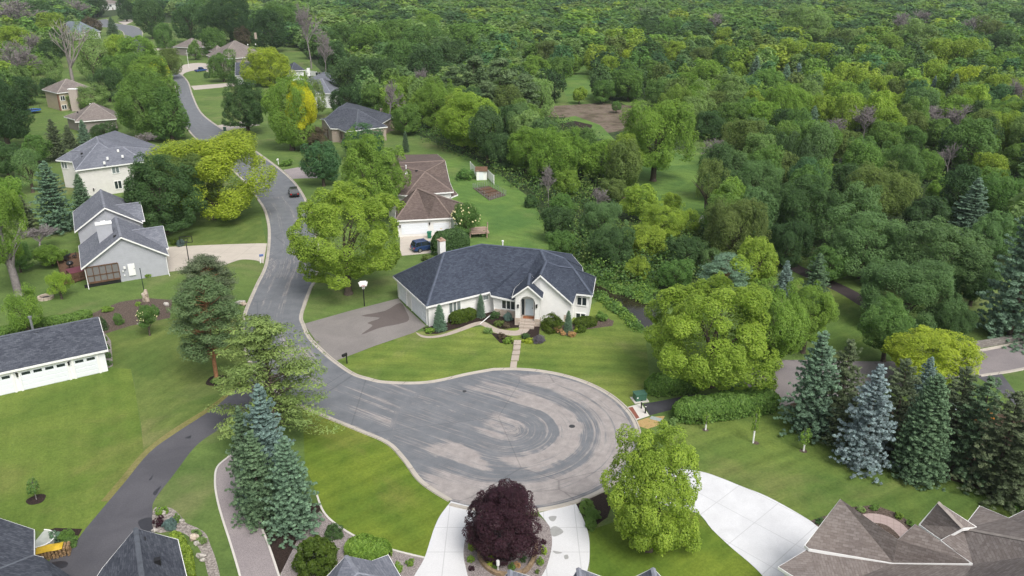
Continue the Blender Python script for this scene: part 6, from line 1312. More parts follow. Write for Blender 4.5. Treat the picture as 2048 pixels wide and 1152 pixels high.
# ------------------------------------------------------------------ vehicles
PAINT = {k: plain(k + '_car_paint', v, .22, .6, var=.04) for k, v in dict(black=(.012, .012, .014), navy=(.02, .045, .12), blue=(.03, .08, .24), silver=(.42, .47, .58), slate=(.03, .04, .06)).items()}
TYRE = plain('tyre_rubber', (.012, .012, .012), .9, .2); REDL = plain('red_lens', (.35, .01, .01), .3, .5); LENS = plain('clear_lens', (.6, .6, .6), .2, .5); RIM = plain('wheel_rim', (.4, .4, .42), .35, .5, .7)
def car(name, label, cat, px, head_px, paint, kind='suv', group='parked vehicles'):
    p = V(*px); q = V(*head_px); t = (q - p); t.z = 0; t.normalize(); s = Vector((-t.y, t.x, 0)); root = thing(name, label, cat, p, group)
    L = 5.6 if kind == 'pickup' else 4.75; W2 = .93; H1 = .98 if kind != 'sedan' else .85; H2 = {'suv': 1.68, 'pickup': 1.78, 'sedan': 1.42}[kind]
    P = lambda u, v_, z: p + t * u + s * v_ + Vector((0, 0, z))
    def loft(secs):
        mb = MB()
        for a, b in zip(secs[:-1], secs[1:]):
            for i in range(len(a)): j = (i + 1) % len(a); mb.poly([P(*a[i]), P(*a[j]), P(*b[j]), P(*b[i])])
        mb.poly([P(*k) for k in secs[0]][::-1]); mb.poly([P(*k) for k in secs[-1]]); return mb
    def sec(u, w, z0, z1): return [(u, -w * .96, z0), (u, w * .96, z0), (u, w, z0 + (z1 - z0) * .5), (u, w * .93, z1), (u, -w * .93, z1), (u, -w, z0 + (z1 - z0) * .5)]
    h = L / 2
    loft([sec(-h, W2 * .84, .42, H1 * .86), sec(-h + .12, W2 * .95, .30, H1 * .98), sec(-h + .6, W2, .26, H1 * 1.02), sec(h - 1.4, W2, .26, H1), sec(h - .35, W2 * .95, .28, H1 * .86), sec(h, W2 * .8, .40, H1 * .68)]).obj('body', PAINT[paint], root, uv=False, smooth=False, bevel=.04)
    c0, c1 = {'suv': (-h + .12, h - 1.75), 'pickup': (-h + 2.05, h - 1.7), 'sedan': (-h + .7, h - 1.5)}[kind]
    wt = W2 * .74
    loft([[(c0, -W2 * .9, H1 * .97), (c0, W2 * .9, H1 * .97), (c0 + .34, wt, H2), (c0 + .34, -wt, H2)], [(c1, -W2 * .9, H1 * .97), (c1, W2 * .9, H1 * .97), (c1 - .62, wt, H2), (c1 - .62, -wt, H2)]]).obj('window_band', GLASS, root, uv=False)
    mb = MB(); mb.hexa([P(c0 + .3, -wt - .02, H2 - .03), P(c1 - .58, -wt - .02, H2 - .03), P(c1 - .58, wt + .02, H2 - .03), P(c0 + .3, wt + .02, H2 - .03), P(c0 + .38, -wt * .94, H2 + .05), P(c1 - .72, -wt * .94, H2 + .05), P(c1 - .72, wt * .94, H2 + .05), P(c0 + .38, wt * .94, H2 + .05)]); mb.obj('roof', PAINT[paint], root, uv=False)
    mb = MB()
    for sd in (-1, 1):
        for f in (.0, .42, 1.0):
            ub = c0 + (c1 - c0) * f; ut = c0 + .34 + (c1 - .62 - c0 - .34) * f
            mb.hexa([P(ub - .05, sd * (W2 * .9 + .012), H1 * .97), P(ub + .05, sd * (W2 * .9 + .012), H1 * .97), P(ub + .05, sd * (W2 * .9 - .03), H1 * .97), P(ub - .05, sd * (W2 * .9 - .03), H1 * .97), P(ut - .05, sd * (wt + .012), H2), P(ut + .05, sd * (wt + .012), H2), P(ut + .05, sd * (wt - .03), H2), P(ut - .05, sd * (wt - .03), H2)])
    mb.obj('pillars', PAINT[paint], root, uv=False)
    if kind == 'pickup':
        mb = MB(); mb.hexa([P(-h + .2, -.72, H1 * .99), P(-h + 1.9, -.72, H1 * .99), P(-h + 1.9, .72, H1 * .99), P(-h + .2, .72, H1 * .99), P(-h + .2, -.72, H1 * 1.03), P(-h + 1.9, -.72, H1 * 1.03), P(-h + 1.9, .72, H1 * 1.03), P(-h + .2, .72, H1 * 1.03)]); mb.obj('cargo_bed', DARKM, root, uv=False)
    for u in (-h + .95, h - .95):
        for sd in (-1, 1):
            mb = MB(); mb.tube([P(u, sd * (W2 - .22), .36), P(u, sd * (W2 + .02), .36)], .36, 14); wl = mb.obj('wheel', TYRE, root, uv=False)
            mb = MB(); mb.tube([P(u, sd * (W2 - .02), .36), P(u, sd * (W2 + .03), .36)], .22, 10); mb.obj('rim', RIM, wl, uv=False)
    for sd in (-1, 1):
        mb = MB(); mb.hexa([P(-h + d, sd * W2 * k, z) for z in (H1 * .68, H1 * .92) for d, k in ((-.02, .55), (.25, .55), (.25, .93), (-.02, .82))]); mb.obj('tail_light', REDL, root, uv=False)
        mb = MB(); mb.hexa([P(h - d, sd * W2 * k, z) for z in (H1 * .52, H1 * .66) for d, k in ((-.01, .5), (.3, .5), (.3, .92), (-.01, .78))]); mb.obj('headlight', LENS, root, uv=False)
    return root
car('parked_car', 'black sport utility car parked at the right kerb of the street', 'car', (588, 390), (580, 365), 'black')
car('parked_car', 'dark blue family car standing before the brown roofed house garage', 'car', (852, 499), (890, 492), 'navy')
car('parked_pickup', 'bright blue pickup truck on the circular driveway', 'truck', (402, 143), (430, 139), 'blue', 'pickup')
car('parked_car', 'dark car in the drive of the far white house', 'car', (250, 39), (262, 38), 'slate')
car('parked_car', 'silver blue car half hidden under the ragged spruces', 'car', (1898, 838), (1930, 818), 'silver')
# ------------------------------------------------------------------ street furniture and small garden things
GREENB = plain('green_cabinet', (.05, .13, .085), .5, .4); BLACKP = plain('black_paint', (.012, .012, .013), .5, .4); YELL = plain('yellow_lid', (.55, .36, .02), .5, .4); BINGR = plain('green_bin', (.02, .16, .09), .5, .4)
ORANGE = plain('orange_plastic', (.75, .25, .01), .5, .4); MAROON = plain('maroon_cover', (.13, .035, .05), .6, .3); ROCK = speckle('tan_rock', ((.26, .20, .15), (.42, .35, .28), (.55, .48, .40)), 3); ROCKW = speckle('pale_rock', ((.28, .26, .24), (.42, .39, .36), (.54, .51, .47)), 3)
def single(name, label, cat, build, m, group=None, smooth=False, uv=True):
    mb = MB(); build(mb); return put(mb.obj(name, m, uv=uv, smooth=smooth), label, cat, group)
def mailbox(label, px, m, mp, toward):
    p = V(*px); q = V(*toward) - p; q.z = 0; q.normalize(); s = Vector((-q.y, q.x, 0)); t = thing('mailbox', label, 'mailbox', p, 'kerbside mailboxes')
    mb = MB(); mb.cbox(p, .12, .12, 1.15, .5); mb.obj('post', mp, t)
    mb = MB(); c = p + q * .25 + Vector((0, 0, 1.05)); mb.box(c - q * .3 - s * .13, q * .6, s * .26, (0, 0, .2)); mb.tube([c - q * .3 + Vector((0, 0, .2)), c + q * .3 + Vector((0, 0, .2))], .13, 10); mb.obj('box', m, t)
mailbox('black mailbox on black post at the kerb of the main front lawn', (694, 727), BLACKP, BLACKP, (680, 734))
mailbox('white post mailbox with blue box beside the concrete driveway', (521, 526), plain('blue_box', (.08, .13, .3), .5, .4), WHITE, (534, 524)); mailbox('white mailbox by the plants at the upper street bend', (557, 329), WHITE, WHITE, (548, 334))
def hoop(label, px, H, frame, boardm, face, rim):
    p = V(*px); q = V(*face) - p; q.z = 0; q.normalize(); s = Vector((-q.y, q.x, 0)); t = thing('basketball_hoop', label, 'basketball hoop', p)
    mb = MB(); mb.tube([p, p + Vector((0, 0, H - .5)), p + q * .5 + Vector((0, 0, H))], .075, 8); mb.obj('pole', BLACKP, t)
    c = p + q * .55 + Vector((0, 0, H - .35)); mb = MB()
    if boardm: mb.hexa([c - s * .45, c + s * .45, c + s * .45 + q * .06, c - s * .45 + q * .06, c - s * .62 + Vector((0, 0, .6)), c + s * .62 + Vector((0, 0, .6)), c + s * .62 + q * .06 + Vector((0, 0, .6)), c - s * .62 + q * .06 + Vector((0, 0, .6))]); mb.cbox(c + Vector((0, 0, .6)), .85, .06, .14, math.atan2(s.y, s.x)); bd = mb.obj('backboard', boardm, t)
    else:
        for a, b, z0, z1 in ((-.9, .9, 0, .1), (-.9, .9, .95, 1.05), (-.9, -.8, .1, .95), (.8, .9, .1, .95), (-.3, .3, .25, .32), (-.3, .3, .62, .69), (-.3, -.23, .32, .62), (.23, .3, .32, .62)): mb.box(c + s * a + Vector((0, 0, z0)), s * (b - a), q * .06, (0, 0, z1 - z0))
        bd = mb.obj('backboard', frame, t)
    mb = MB(); k = c + q * .35 + Vector((0, 0, .15)); ring = [k + q * .23 * math.cos(a) + s * .23 * math.sin(a) for a in [i * math.pi / 6 for i in range(13)]]; mb.tube(ring, .02, 5); mb.obj('rim', rim, t)
    if boardm:
        mb = MB()
        for i in range(10):
            a = i * math.pi / 5; mb.tube([k + (q * math.cos(a) + s * math.sin(a)) * .23, k + (q * math.cos(a + .3) + s * math.sin(a + .3)) * .13 - Vector((0, 0, .4))], .012, 4)
        mb.obj('net', WHITE, t)
hoop('white fan shaped basketball board on a black pole beside the asphalt driveway', (729, 612), 3.4, BLACKP, WHITE, (735, 640), REDL); hoop('basketball hoop with black framed see through board beside the concrete driveway', (379, 529), 3.6, BLACKP, None, (383, 505), BLACKP)
t = thing('utility_cabinet', 'green electrical cabinet on a pale pad at the trail start', 'utility box', V(1279, 800)); p = V(1279, 800)
mb = MB(); mb.cbox(p, 1.6, 1.3, .1, .25); mb.obj('pad', C_LIGHT, t); mb = MB(); mb.cbox(p + Vector((0, 0, .1)), 1.2, .9, .72, .25); mb.obj('cabinet', GREENB, t, bevel=.03); mb = MB(); mb.cbox(p + Vector((0, 0, .82)), 1.27, .96, .07, .25); mb.obj('lid', GREENB, t); mb = MB(); f = Vector((math.cos(.25), math.sin(.25), 0)); n = Vector((f.y, -f.x, 0)); mb.box(p + n * .5 - f * .5 + Vector((0, 0, .5)), f * .14, n * .012, (0, 0, .14)); mb.obj('sticker', WHITE, t)
for px, l in (((1282.5, 817), 'upper one of two black bollards on the trail ramp'), ((1290.5, 827), 'lower one of two black bollards on the trail ramp'), ((1505, 768), 'left one of two black posts where the trail meets the car park'), ((1511, 770), 'right one of two black posts where the trail meets the car park')):
    p = V(*px); t = thing('bollard', l, 'bollard', p, 'trail bollards'); mb = MB(); mb.tube([p, p + Vector((0, 0, .95))], .075, 10); mb.obj('post', BLACKP, t); mb = MB(); mb.tube([p + Vector((0, 0, .78)), p + Vector((0, 0, .88))], .08, 10); mb.obj('reflective_band', WHITE, t); mb = MB(); mb.ball(p + Vector((0, 0, .96)), (.075, .075, .05), 10, 5); mb.obj('cap', BLACKP, t)
for px, l, r in (((604, 724), 'dark manhole cover in the street opposite the mailbox', .42), ((929, 783), 'small iron cover near the upper rim of the turning circle', .22), ((1144, 853), 'iron cover in the pale ring of the turning circle', .3)):
    p = V(*px); single('manhole_cover', l, 'manhole cover', lambda mb: mb.tube([p + Vector((0, 0, .0)), p + Vector((0, 0, .035))], r, 16), plain('cast_iron', (.06, .06, .065), .6, .4, .4), 'iron covers in the road')
single('ground_hatch', 'flat grey green utility hatch set in the straw by the trail', 'hatch', lambda mb: mb.cbox(V(1312, 838), 1.15, .6, .04, -.5), plain('hatch_grey', (.30, .34, .33), .7))
single('flagpole', 'thin white flagpole in the island of the circular driveway', 'flagpole', lambda mb: (mb.tube([V(378, 136), V(378, 136) + Vector((0, 0, 7.5))], [.09, .05], 8), mb.ball(V(378, 136) + Vector((0, 0, 7.55)), .12, 8, 5), mb.cbox(V(378, 136) + Vector((0, 0, 6.2)), 1.5, .06, .06, .2)), WHITE)
single('garden_pole', 'thin dark pole standing by the boulder on the lawn', 'pole', lambda mb: (mb.tube([V(290, 592), V(290, 592) + Vector((0, 0, 4.0))], .05, 6), mb.ball(V(290, 592) + Vector((0, 0, 4)), .08, 8, 5)), plain('dark_green_paint', (.012, .03, .025), .5))
def rock(label, px, r, m=ROCK, h=.8, group=None, name='boulder'):
    p = V(*px); rr = random.Random(int(px[0] * 7 + px[1])); mb = MB(); mb.ball(p + Vector((0, 0, r * h * .55)), (r, r * .75, r * h), 9, 6, 0, rr)
    for v in mb.v: k = .8 + .45 * mnoise.noise((v - p) * (1.3 / r) + Vector((px[0], 0, 0))); d = v - p - Vector((0, 0, r * h * .55)); v.xyz = p + Vector((0, 0, r * h * .55)) + d * k
    return put(mb.obj(name, m, uv=False), label, 'rock', group)
rock('upright tan boulder in the long mulch bed beside the dark pole', (293, 603), .62, ROCK, 1.9); rock('white boulder in the long mulch bed near the tall pine', (333, 611), .55, ROCKW, .7); rock('whitish flat boulder at the street edge behind the tall pine', (482, 608), .8, ROCKW, .5); rock('orange tan stone touching the whitish boulder at the street edge', (488, 610), .6, ROCK, .5); rock('small white stone under the flowering lilac', (278, 649), .3, ROCKW, .6)
for px, r, l in (((390, 1079), .5, 'pinkish boulder in the stony bed beside the slate gable'), ((397, 1089), .4, 'grey boulder just below the pinkish one in the stony bed'), ((402, 1114), .42, 'pale boulder half way down the stony bed'), ((407, 1122), .3, 'small pale stone near the half way boulder'), ((326, 1028), .4, 'pale boulder at the head of the stony bed'), ((364, 1044), .3, 'small boulder right of the blue globe spruce'), ((310, 1064), .35, 'white stone at the driveway corner of the stony bed')): rock(l, px, r, ROCKW if r != .5 else ROCK, .7, 'boulders of the stony bed')
# steps from the street to the porch
for i, (x0, x1, y0, y1) in enumerate(((1020, 1033, 724, 737), (1022, 1037, 713, 722), (1024, 1039, 704, 711), (1026, 1040, 694, 702), (1027, 1041, 684, 692))):
    q = [V(x0, y1), V(x1, y1), V(x1 + 1.5, y0), V(x0 + 1.5, y0)]
    single('stepping_slab', ('lowest slab of the lawn steps at the kerb', 'second slab up the lawn steps', 'middle slab of the lawn steps', 'fourth slab up the lawn steps', 'top slab of the lawn steps at the curved walk')[i], 'paving slab', lambda mb: mb.prism(q, 0, .10 + .04 * i), C_WALK, 'slabs of the lawn steps')
# young staked trees
def young(label, base, top, rx, ry, col='bright', guard=True, group='young lawn trees'):
    p = V(*base); d = ray(*top); H = CAMH + d.z * (p.y / d.y); k = depth_of((p.x, p.y, H)) / FPX; t = thing('young_tree', label, 'tree', p, group)
    mb = MB(); mb.tube([p, p + Vector((0, 0, H * .9))], [.05, .025], 7)
    for i in range(7): a = i * 2.4; z = H * (.45 + .06 * i); mb.tube([p + Vector((0, 0, z)), p + Vector((math.cos(a) * rx * k * .7, math.sin(a) * rx * k * .7, z + .45))], [.02, .008], 4)
    mb.obj('trunk', BARKG, t)
    if guard: mb = MB(); mb.tube([p, p + Vector((0, 0, H * .36))], .085, 8); mb.obj('trunk_guard', WHITE, t)
    v, tt, _, _ = crown(int(base[0]), 420, .13, 30, (.2, .4), core=.62); o = link('crown', np_mesh('crown_leaves', v, np.arange(len(v)).reshape(-1, 4), [LEAF], tt), t, (0, 0, H * .70), (rx * k, rx * k, H * .33)); o.color = jitc(CL[col], .05)
young('young tree with white trunk guard nearest the trail hedge', (1411, 860), (1413, 828), 8, 14); young('young tree with white trunk guard between the other two on the right lawn', (1506, 886), (1516, 820), 8, 16); young('young tree with white trunk guard nearest the silver blue spruce', (1607, 902), (1610, 862), 11, 16); young('tiny young tree in a round mulch ring on the lower left lawn', (73, 999), (58, 960), 13, 12, 'mid', False)
# ------------------------------------------------------------------ shrubs and hedges
hedge('dense dark clipped evergreen hedge between brown roofed house and white house', 'dark', [(866, 512), (900, 505), (938, 500)], 3.0, 3.6, n=15000, leaf=.14, round_=.2)
hedge('loose bright green hedge along the near side of the black trail', 'green', [(1346, 838), (1400, 835), (1470, 825), (1552, 812)], 2.6, 2.1, n=16000, leaf=.14, seed=3)
hedge('bright green hedge under the very big maple above the trail', 'green', [(1290, 786), (1340, 782), (1398, 776)], 2.4, 1.9, n=9000, leaf=.14, seed=4)
hedge('dark clipped yew hedge under the triple window of the white house', 'yew', [(900, 648), (950, 632)], 1.8, 1.4, n=6000, leaf=.1, seed=5, round_=.2)
hedge('low leafy hedge row behind the white garage', 'green', [(-20, 678), (60, 655), (130, 645), (184, 632)], 1.5, 1.0, n=9000, leaf=.14, seed=6, round_=.8)
hedge('band of feathery bright green perennials below the middle lawn edging', 'bright', [(694, 1102), (740, 1108), (778, 1120)], 2.3, 1.2, n=9000, leaf=.11, seed=7, round_=.7)
hedge('row of yellow green hydrangeas along the slate gable', 'lime', [(348, 1078), (364, 1100), (374, 1128), (380, 1170)], .9, .9, n=3500, leaf=.12, seed=8, round_=.9)
hedge('spreading juniper hedge right of the pointed juniper', 'yew', [(1148, 652), (1192, 648)], 2.0, 1.0, n=5000, leaf=.1, seed=9, round_=.6)
hedge('low strip of shrubs at the foot of the grey house wall', 'bright', [(290, 556), (326, 546)], .8, .6, n=1500, leaf=.1, seed=10, round_=.8)
B = bush
for l, c, tp, bs, rx in (('columnar blue green juniper at the garage corner of the white house', 'bluegr', (876, 609), (880, 660), 15), ('columnar juniper where the two wings of the white house meet', 'bluegr', (956, 588), (962, 634), 10), ('pointed juniper in front of the right corner of the white house', 'bluegr', (1138, 621), (1136, 664), 10)):
    con(l, c, tp, bs, rx, 'fir', name='juniper', group='columnar junipers')
for l, c, x, y, rx, ry, kd in (('big dark green yew mound left of the gable window', 'yew', 1103, 646, 26, 17, 'bush3'), ('globe shaped pale blue spruce in the entry bed', 'blue', 1016, 634, 9, 9, 'spiky'), ('dark green shrub at the stone base left of the globe spruce', 'dark', 990, 630, 10, 8, 'bush1'), ('yellowish hosta in the entry bed', 'olive', 998, 646, 10, 6, 'bush1'), ('reddish perennial right of the hosta', 'brown', 1012, 652, 9, 6, 'bush1'), ('orange tinted spirea left of the pointed juniper', 'peach', 1117, 659, 9, 7, 'bush1'), ('small peach spirea below the orange tinted one', 'peach', 1127, 667, 6, 4, 'bush1'),
    ('peach spirea right of the pointed juniper', 'peach', 1144, 668, 8, 6, 'bush1'), ('yellow shrub right of the pointed juniper', 'yellow', 1152, 661, 5, 5, 'bush1'), ('green groundcover under the right corner windows', 'yew', 1160, 656, 14, 7, 'bush1'), ('grey lavender mound beside the lawn steps', 'lav', 1078, 678, 13, 8, 'bush3'), ('creeping yellow plant beside the lawn steps', 'yellow', 1058, 681, 13, 4, 'bush1'), ('dark low shrub by the walk bend', 'dark', 1052, 672, 9, 6, 'bush1'), ('green perennial clump left of the lawn steps', 'bright', 1016, 680, 10, 7, 'bush1'), ('rusty perennial clump left of the lawn steps', 'brown', 1004, 672, 9, 6, 'bush1'), ('small light shrub where the walk curves', 'pale', 976, 662, 9, 6, 'bush1'), ('low green plants at the garage corner', 'bright', 860, 660, 10, 5, 'bush1'), ('green shrub on the mulch beside the pond side wall', 'green', 1205, 633, 14, 8, 'bush1'),
    ('mounded yew with feathery yellow green shoots left of the grey roof peaks', 'yew', 636, 1108, 43, 46, 'spiky'), ('small dark shrub right of the mounded yew', 'dark', 668, 1062, 20, 15, 'bush3'), ('small round shrub in the gravel nearer the white driveway', 'bright', 821, 1124, 9, 8, 'bush1'), ('round shrub in the gravel beside the grey roof peak', 'bright', 796, 1136, 12, 11, 'bush1'),
    ('blue globe spruce in the stony bed by the black driveway', 'blue', 340, 1048, 14, 11, 'spiky'), ('dark red shrub left of the blue globe spruce', 'purple', 320, 1042, 11, 12, 'bush1'), ('green shrub at the head of the stony bed', 'bright', 324, 1022, 12, 7, 'bush1'), ('grassy tuft in the stony bed', 'pale', 394, 1066, 11, 8, 'bush1'), ('second grassy tuft below in the stony bed', 'pale', 405, 1080, 10, 8, 'bush1'), ('green tuft right of the blue globe spruce', 'green', 355, 1036, 9, 9, 'bush1'),
    ('green shrub left end of the bed by the firewood', 'bluegr', 112, 1072, 14, 12, 'bush1'), ('bright green shrub right in the bed by the firewood', 'green', 136, 1072, 17, 13, 'bush3'), ('green shrub at the right bottom of the bed by the firewood', 'mid', 138, 1086, 15, 9, 'bush1'),
    ('round shrub at the upper left of the island gravel', 'lime', 945, 1092, 9, 9, 'bush1'), ('round shrub below it on the left island gravel', 'bright', 942, 1117, 8, 8, 'bush1'), ('dark red shrub on the left island gravel', 'purple', 943, 1137, 6, 5, 'bush1'), ('dark red shrub on the right island gravel', 'purple', 1088, 1083, 6, 5, 'bush1'), ('round shrub on the right island gravel', 'lime', 1088, 1100, 8, 9, 'bush1'), ('round shrub lower on the right island gravel', 'bright', 1081, 1122, 9, 7, 'bush1'), ('small grey green shrub at the right bottom of the island', 'olive', 1074, 1143, 5, 5, 'bush1'),
    ('yellow shrub inside the island ring', 'yellow', 982, 1120, 12, 12, 'bush1'), ('green mound inside the island ring by the yellow shrub', 'green', 990, 1132, 8, 6, 'bush1'), ('green mound inside the island ring at its right', 'green', 1024, 1133, 9, 6, 'bush1'), ('small green mound at the upper left of the island ring', 'green', 974, 1110, 7, 5, 'bush1'), ('small green mound at the right of the island ring', 'dark', 1046, 1117, 7, 6, 'bush1'), ('peach coloured plant inside the island ring', 'peach', 1034, 1130, 7, 5, 'bush1'),
    ('upper grassy clump right of the horseshoe driveway', 'green', 1172, 1010, 18, 12, 'bush3'), ('middle grassy clump right of the horseshoe driveway', 'green', 1184, 1027, 17, 12, 'bush3'), ('lower grassy clump right of the horseshoe driveway', 'green', 1182, 1046, 14, 11, 'bush3'),
    ('white dotted shrub at the left of the paved ring bed', 'pale', 1722, 1018, 9, 5, 'bush1'), ('shrub at the top of the paved ring bed', 'green', 1748, 1014, 9, 5, 'bush1'), ('shrub at the right of the paved ring bed', 'bright', 1798, 1031, 10, 6, 'bush1'), ('shrub at the far right of the paved ring bed', 'green', 1820, 1045, 9, 5, 'bush1'), ('low shrub left of the brown roof tip', 'dark', 1640, 1042, 10, 5, 'bush1'),
    ('round shrub at the back corner of the white garage', 'dark', 207, 649, 10, 14, 'bush3'), ('round shrub in the long mulch bed', 'mid', 238, 639, 10, 13, 'bush3'), ('shrub right of the flowering lilac', 'mid', 312, 622, 11, 12, 'bush1'), ('small shrub on the stone strip beside the garage, uppermost', 'green', 209, 678, 6, 5, 'bush1'), ('small shrub on the stone strip, second from the top', 'mid', 213, 694, 7, 6, 'bush1'), ('small shrub on the stone strip, third from the top', 'mid', 216, 711, 7, 6, 'bush1'), ('small shrub on the stone strip, lowest', 'mid', 218, 726, 7, 6, 'bush1'), ('low green plant at the top of the long mulch bed', 'bright', 216, 618, 12, 5, 'bush1'), ('low green plant beside the boulder', 'bright', 276, 608, 6, 4, 'bush1'),
    ('plants around the foot of the yellow locust', 'pale', 444, 433, 14, 5, 'bush1'), ('blue globe spruce beside the concrete driveway', 'blue', 361, 486, 9, 7, 'spiky'), ('dark shrub left of the globe spruce by the concrete driveway', 'yew', 350, 484, 10, 7, 'bush1'), ('shrubs at the foot of the orange barked pine', 'mid', 435, 761, 12, 5, 'bush1'),
    ('garden shrubs by the white mailbox', 'green', 572, 326, 14, 6, 'bush1'), ('shrub below the deck of the brown roofed house', 'mid', 968, 468, 10, 6, 'bush1'), ('grassy clump below the dark evergreen hedge', 'olive', 856, 516, 12, 7, 'bush1'), ('dark rounded bush at the garden end', 'dark', 1062, 404, 16, 14, 'bush3'), ('bushes under the dark crowns by the white garden fence', 'mid', 930, 350, 18, 12, 'bush1'), ('clipped shrub beside the far small white house', 'dark', 412, 152, 4, 6, 'bush1'), ('second clipped shrub beside the far small white house', 'dark', 420, 151, 4, 6, 'bush1'), ('dark red bush at the corner of the far small white house', 'purple', 466, 156, 7, 6, 'bush1'),
    ('white flowering shrub at the right lawn end', 'pale', 2008, 1000, 11, 7, 'bush1'), ('shrub under the spruces at the right lawn end', 'mid', 2030, 1012, 14, 9, 'bush1'), ('undergrowth shrub at the right of the black posts', 'dark', 1462, 776, 22, 8, 'bush1'), ('shrub left of the stone retaining wall', 'dark', 1880, 690, 24, 12, 'bush3'), ('white flowered tuft at the hedge end', 'pale', 1346, 842, 9, 7, 'bush1'), ('shrub at the car park edge near the leftmost spruce', 'bright', 1548, 800, 12, 12, 'bush1')):
    B(l, c, x, y, rx, ry, None, kd, group='garden shrubs')
def flowering(label, cx, cy, rx, ry, base, nf, seed):
    p, Rr, hz, zc = locate(cx, cy, rx, ry, base); t = thing('flowering_tree', label, 'tree', p); H = zc + hz
    link('trunk', LIB['trunk'][seed % 4], t, (0, 0, 0), (H * .8, H * .8, H * .9)); o = link('crown', LIB['round2'][seed % 5], t, (0, 0, zc), (Rr, Rr, hz)); o.color = CL['mid'] + (1,)
    rg = np.random.default_rng(seed); d = rng_dirs(rg, nf); d[:, 2] = np.abs(d[:, 2]) * 1.1 - .15; d[:, 1] -= .2; d /= np.linalg.norm(d, axis=1, keepdims=True)
    for k in d:
        mb = MB(); c = Vector((p.x + k[0] * Rr * .98, p.y + k[1] * Rr * .98, zc + k[2] * hz * .98)); s = Rr * rg.uniform(.03, .06); mb.ball(c, (s, s, s * 1.2), 6, 4, .15); mb.obj('blossom', plain('cream_blossom', (.72, .66, .36), .8), t, uv=False)
flowering('tree with cream blossoms right of the two garage doors of the brown roofed house', 930, 436, 30, 27, (932, 474), 46, 3); flowering('small lilac tree with cream blossoms on the lawn behind the white garage', 291, 632, 20, 20, (300, 671), 34, 8)
# ------------------------------------------------------------------ yard things on the left
t = thing('garden_deck', 'brown timber deck with railing left of the grey house', 'deck', V(150, 560)); q = [V(*p) for p in ((112, 515), (158, 510), (172, 560), (128, 572))]; mb = MB(); mb.prism(q, .15, .45); mb.obj('deck_boards', WOODB, t)
mb = MB()
for a, b in ((q[0], q[3]), (q[3], q[2])):
    for i in range(5): c = a + (b - a) * (i / 4); mb.cbox(c, .1, .1, 1.4)
    for z in (.8, 1.1, 1.38): mb.tube([a + Vector((0, 0, z)), b + Vector((0, 0, z))], .04, 5)
mb.obj('railing', WOODB, t)
t = thing('hot_tub', 'square hot tub under a maroon cover on the brown deck', 'hot tub', V(156, 558)); p = V(156, 556) + Vector((0, 0, .45)); mb = MB(); mb.cbox(p, 2.2, 2.2, .75, .75); mb.obj('tub_side', WOODB, t); mb = MB(); mb.cbox(p + Vector((0, 0, .75)), 2.35, 2.35, .14, .75); mb.obj('cover', MAROON, t, bevel=.05)
t = thing('kettle_grill', 'round black kettle grill beside the maroon covered hot tub', 'grill', V(143, 543)); p = V(143, 543) + Vector((0, 0, .45)); mb = MB(); mb.ball(p + Vector((0, 0, .85)), (.5, .5, .36), 14, 8); mb.obj('bowl', plain('black_enamel', (.02, .02, .022), .2, .5), t, smooth=True)
mb = MB(); [mb.tube([p + Vector((math.cos(a) * .4, math.sin(a) * .4, 0)), p + Vector((math.cos(a) * .2, math.sin(a) * .2, .7))], .03, 5) for a in (.3, 2.4, 4.5)]; mb.obj('leg_frame', DARKM, t)
t = thing('patio_table', 'dark round patio table on the upper end of the brown deck', 'table', V(134, 524)); p = V(134, 524) + Vector((0, 0, .45)); mb = MB(); mb.tube([p + Vector((0, 0, .7)), p + Vector((0, 0, .76))], .75, 18); mb.obj('tabletop', DARKM, t); mb = MB(); mb.tube([p, p + Vector((0, 0, .7))], .06, 6); mb.tube([p, p + Vector((0, 0, .04))], .35, 10); mb.obj('pedestal', DARKM, t)
for i, a in enumerate((.4, 2.0, 3.6, 5.2)):
    c = p + Vector((math.cos(a) * 1.15, math.sin(a) * 1.15, 0)); t = thing('patio_chair', ('dark patio chair right of the patio table', 'dark patio chair behind the patio table', 'dark patio chair left of the patio table', 'dark patio chair in front of the patio table')[i], 'chair', c, 'chairs at the patio table')
    mb = MB(); mb.cbox(c + Vector((0, 0, .42)), .5, .5, .06, a); mb.obj('seat', DARKM, t); mb = MB(); mb.cbox(c + Vector((math.cos(a) * .25, math.sin(a) * .25, .48)), .05, .5, .5, a); mb.obj('backrest', DARKM, t)
    for dx, dy in ((-.2, -.2), (.2, -.2), (.2, .2), (-.2, .2)): mb = MB(); mb.cbox(c + Vector((dx, dy, 0)), .04, .04, .42); mb.obj('leg', DARKM, t)
t = thing('fire_ring', 'low round stone fire ring at the left edge of the lawn', 'fire pit', V(92, 597)); p = V(92, 597); mb = MB()
for i in range(12): a = i * math.pi / 6; mb.cbox(p + Vector((math.cos(a) * .85, math.sin(a) * .85, 0)), .42, .28, .38, a + 1.57)
mb.obj('stone_ring', STONE, t); mb = MB(); mb.tube([p, p + Vector((0, 0, .12))], .7, 14); mb.obj('ash_bed', DARKM, t)
t = thing('trampoline', 'round trampoline with blue rim in the back yard at upper left', 'trampoline', V(67, 226)); p = V(67, 226); mb = MB(); mb.tube([p + Vector((0, 0, .85)), p + Vector((0, 0, .9))], 2.0, 20); mb.obj('mat', DARKM, t); mb = MB(); mb.tube([p + Vector((math.cos(a) * 2.1, math.sin(a) * 2.1, .9)) for a in [i * math.pi / 12 for i in range(25)]], .16, 6); mb.obj('rim', plain('blue_pad', (.03, .12, .40), .6), t)
for i in range(4): a = i * 1.57 + .4; mb = MB(); mb.tube([p + Vector((math.cos(a) * 2, math.sin(a) * 2, 0)), p + Vector((math.cos(a) * 2, math.sin(a) * 2, 2.6))], .04, 6); mb.obj('pole', DARKM, t)
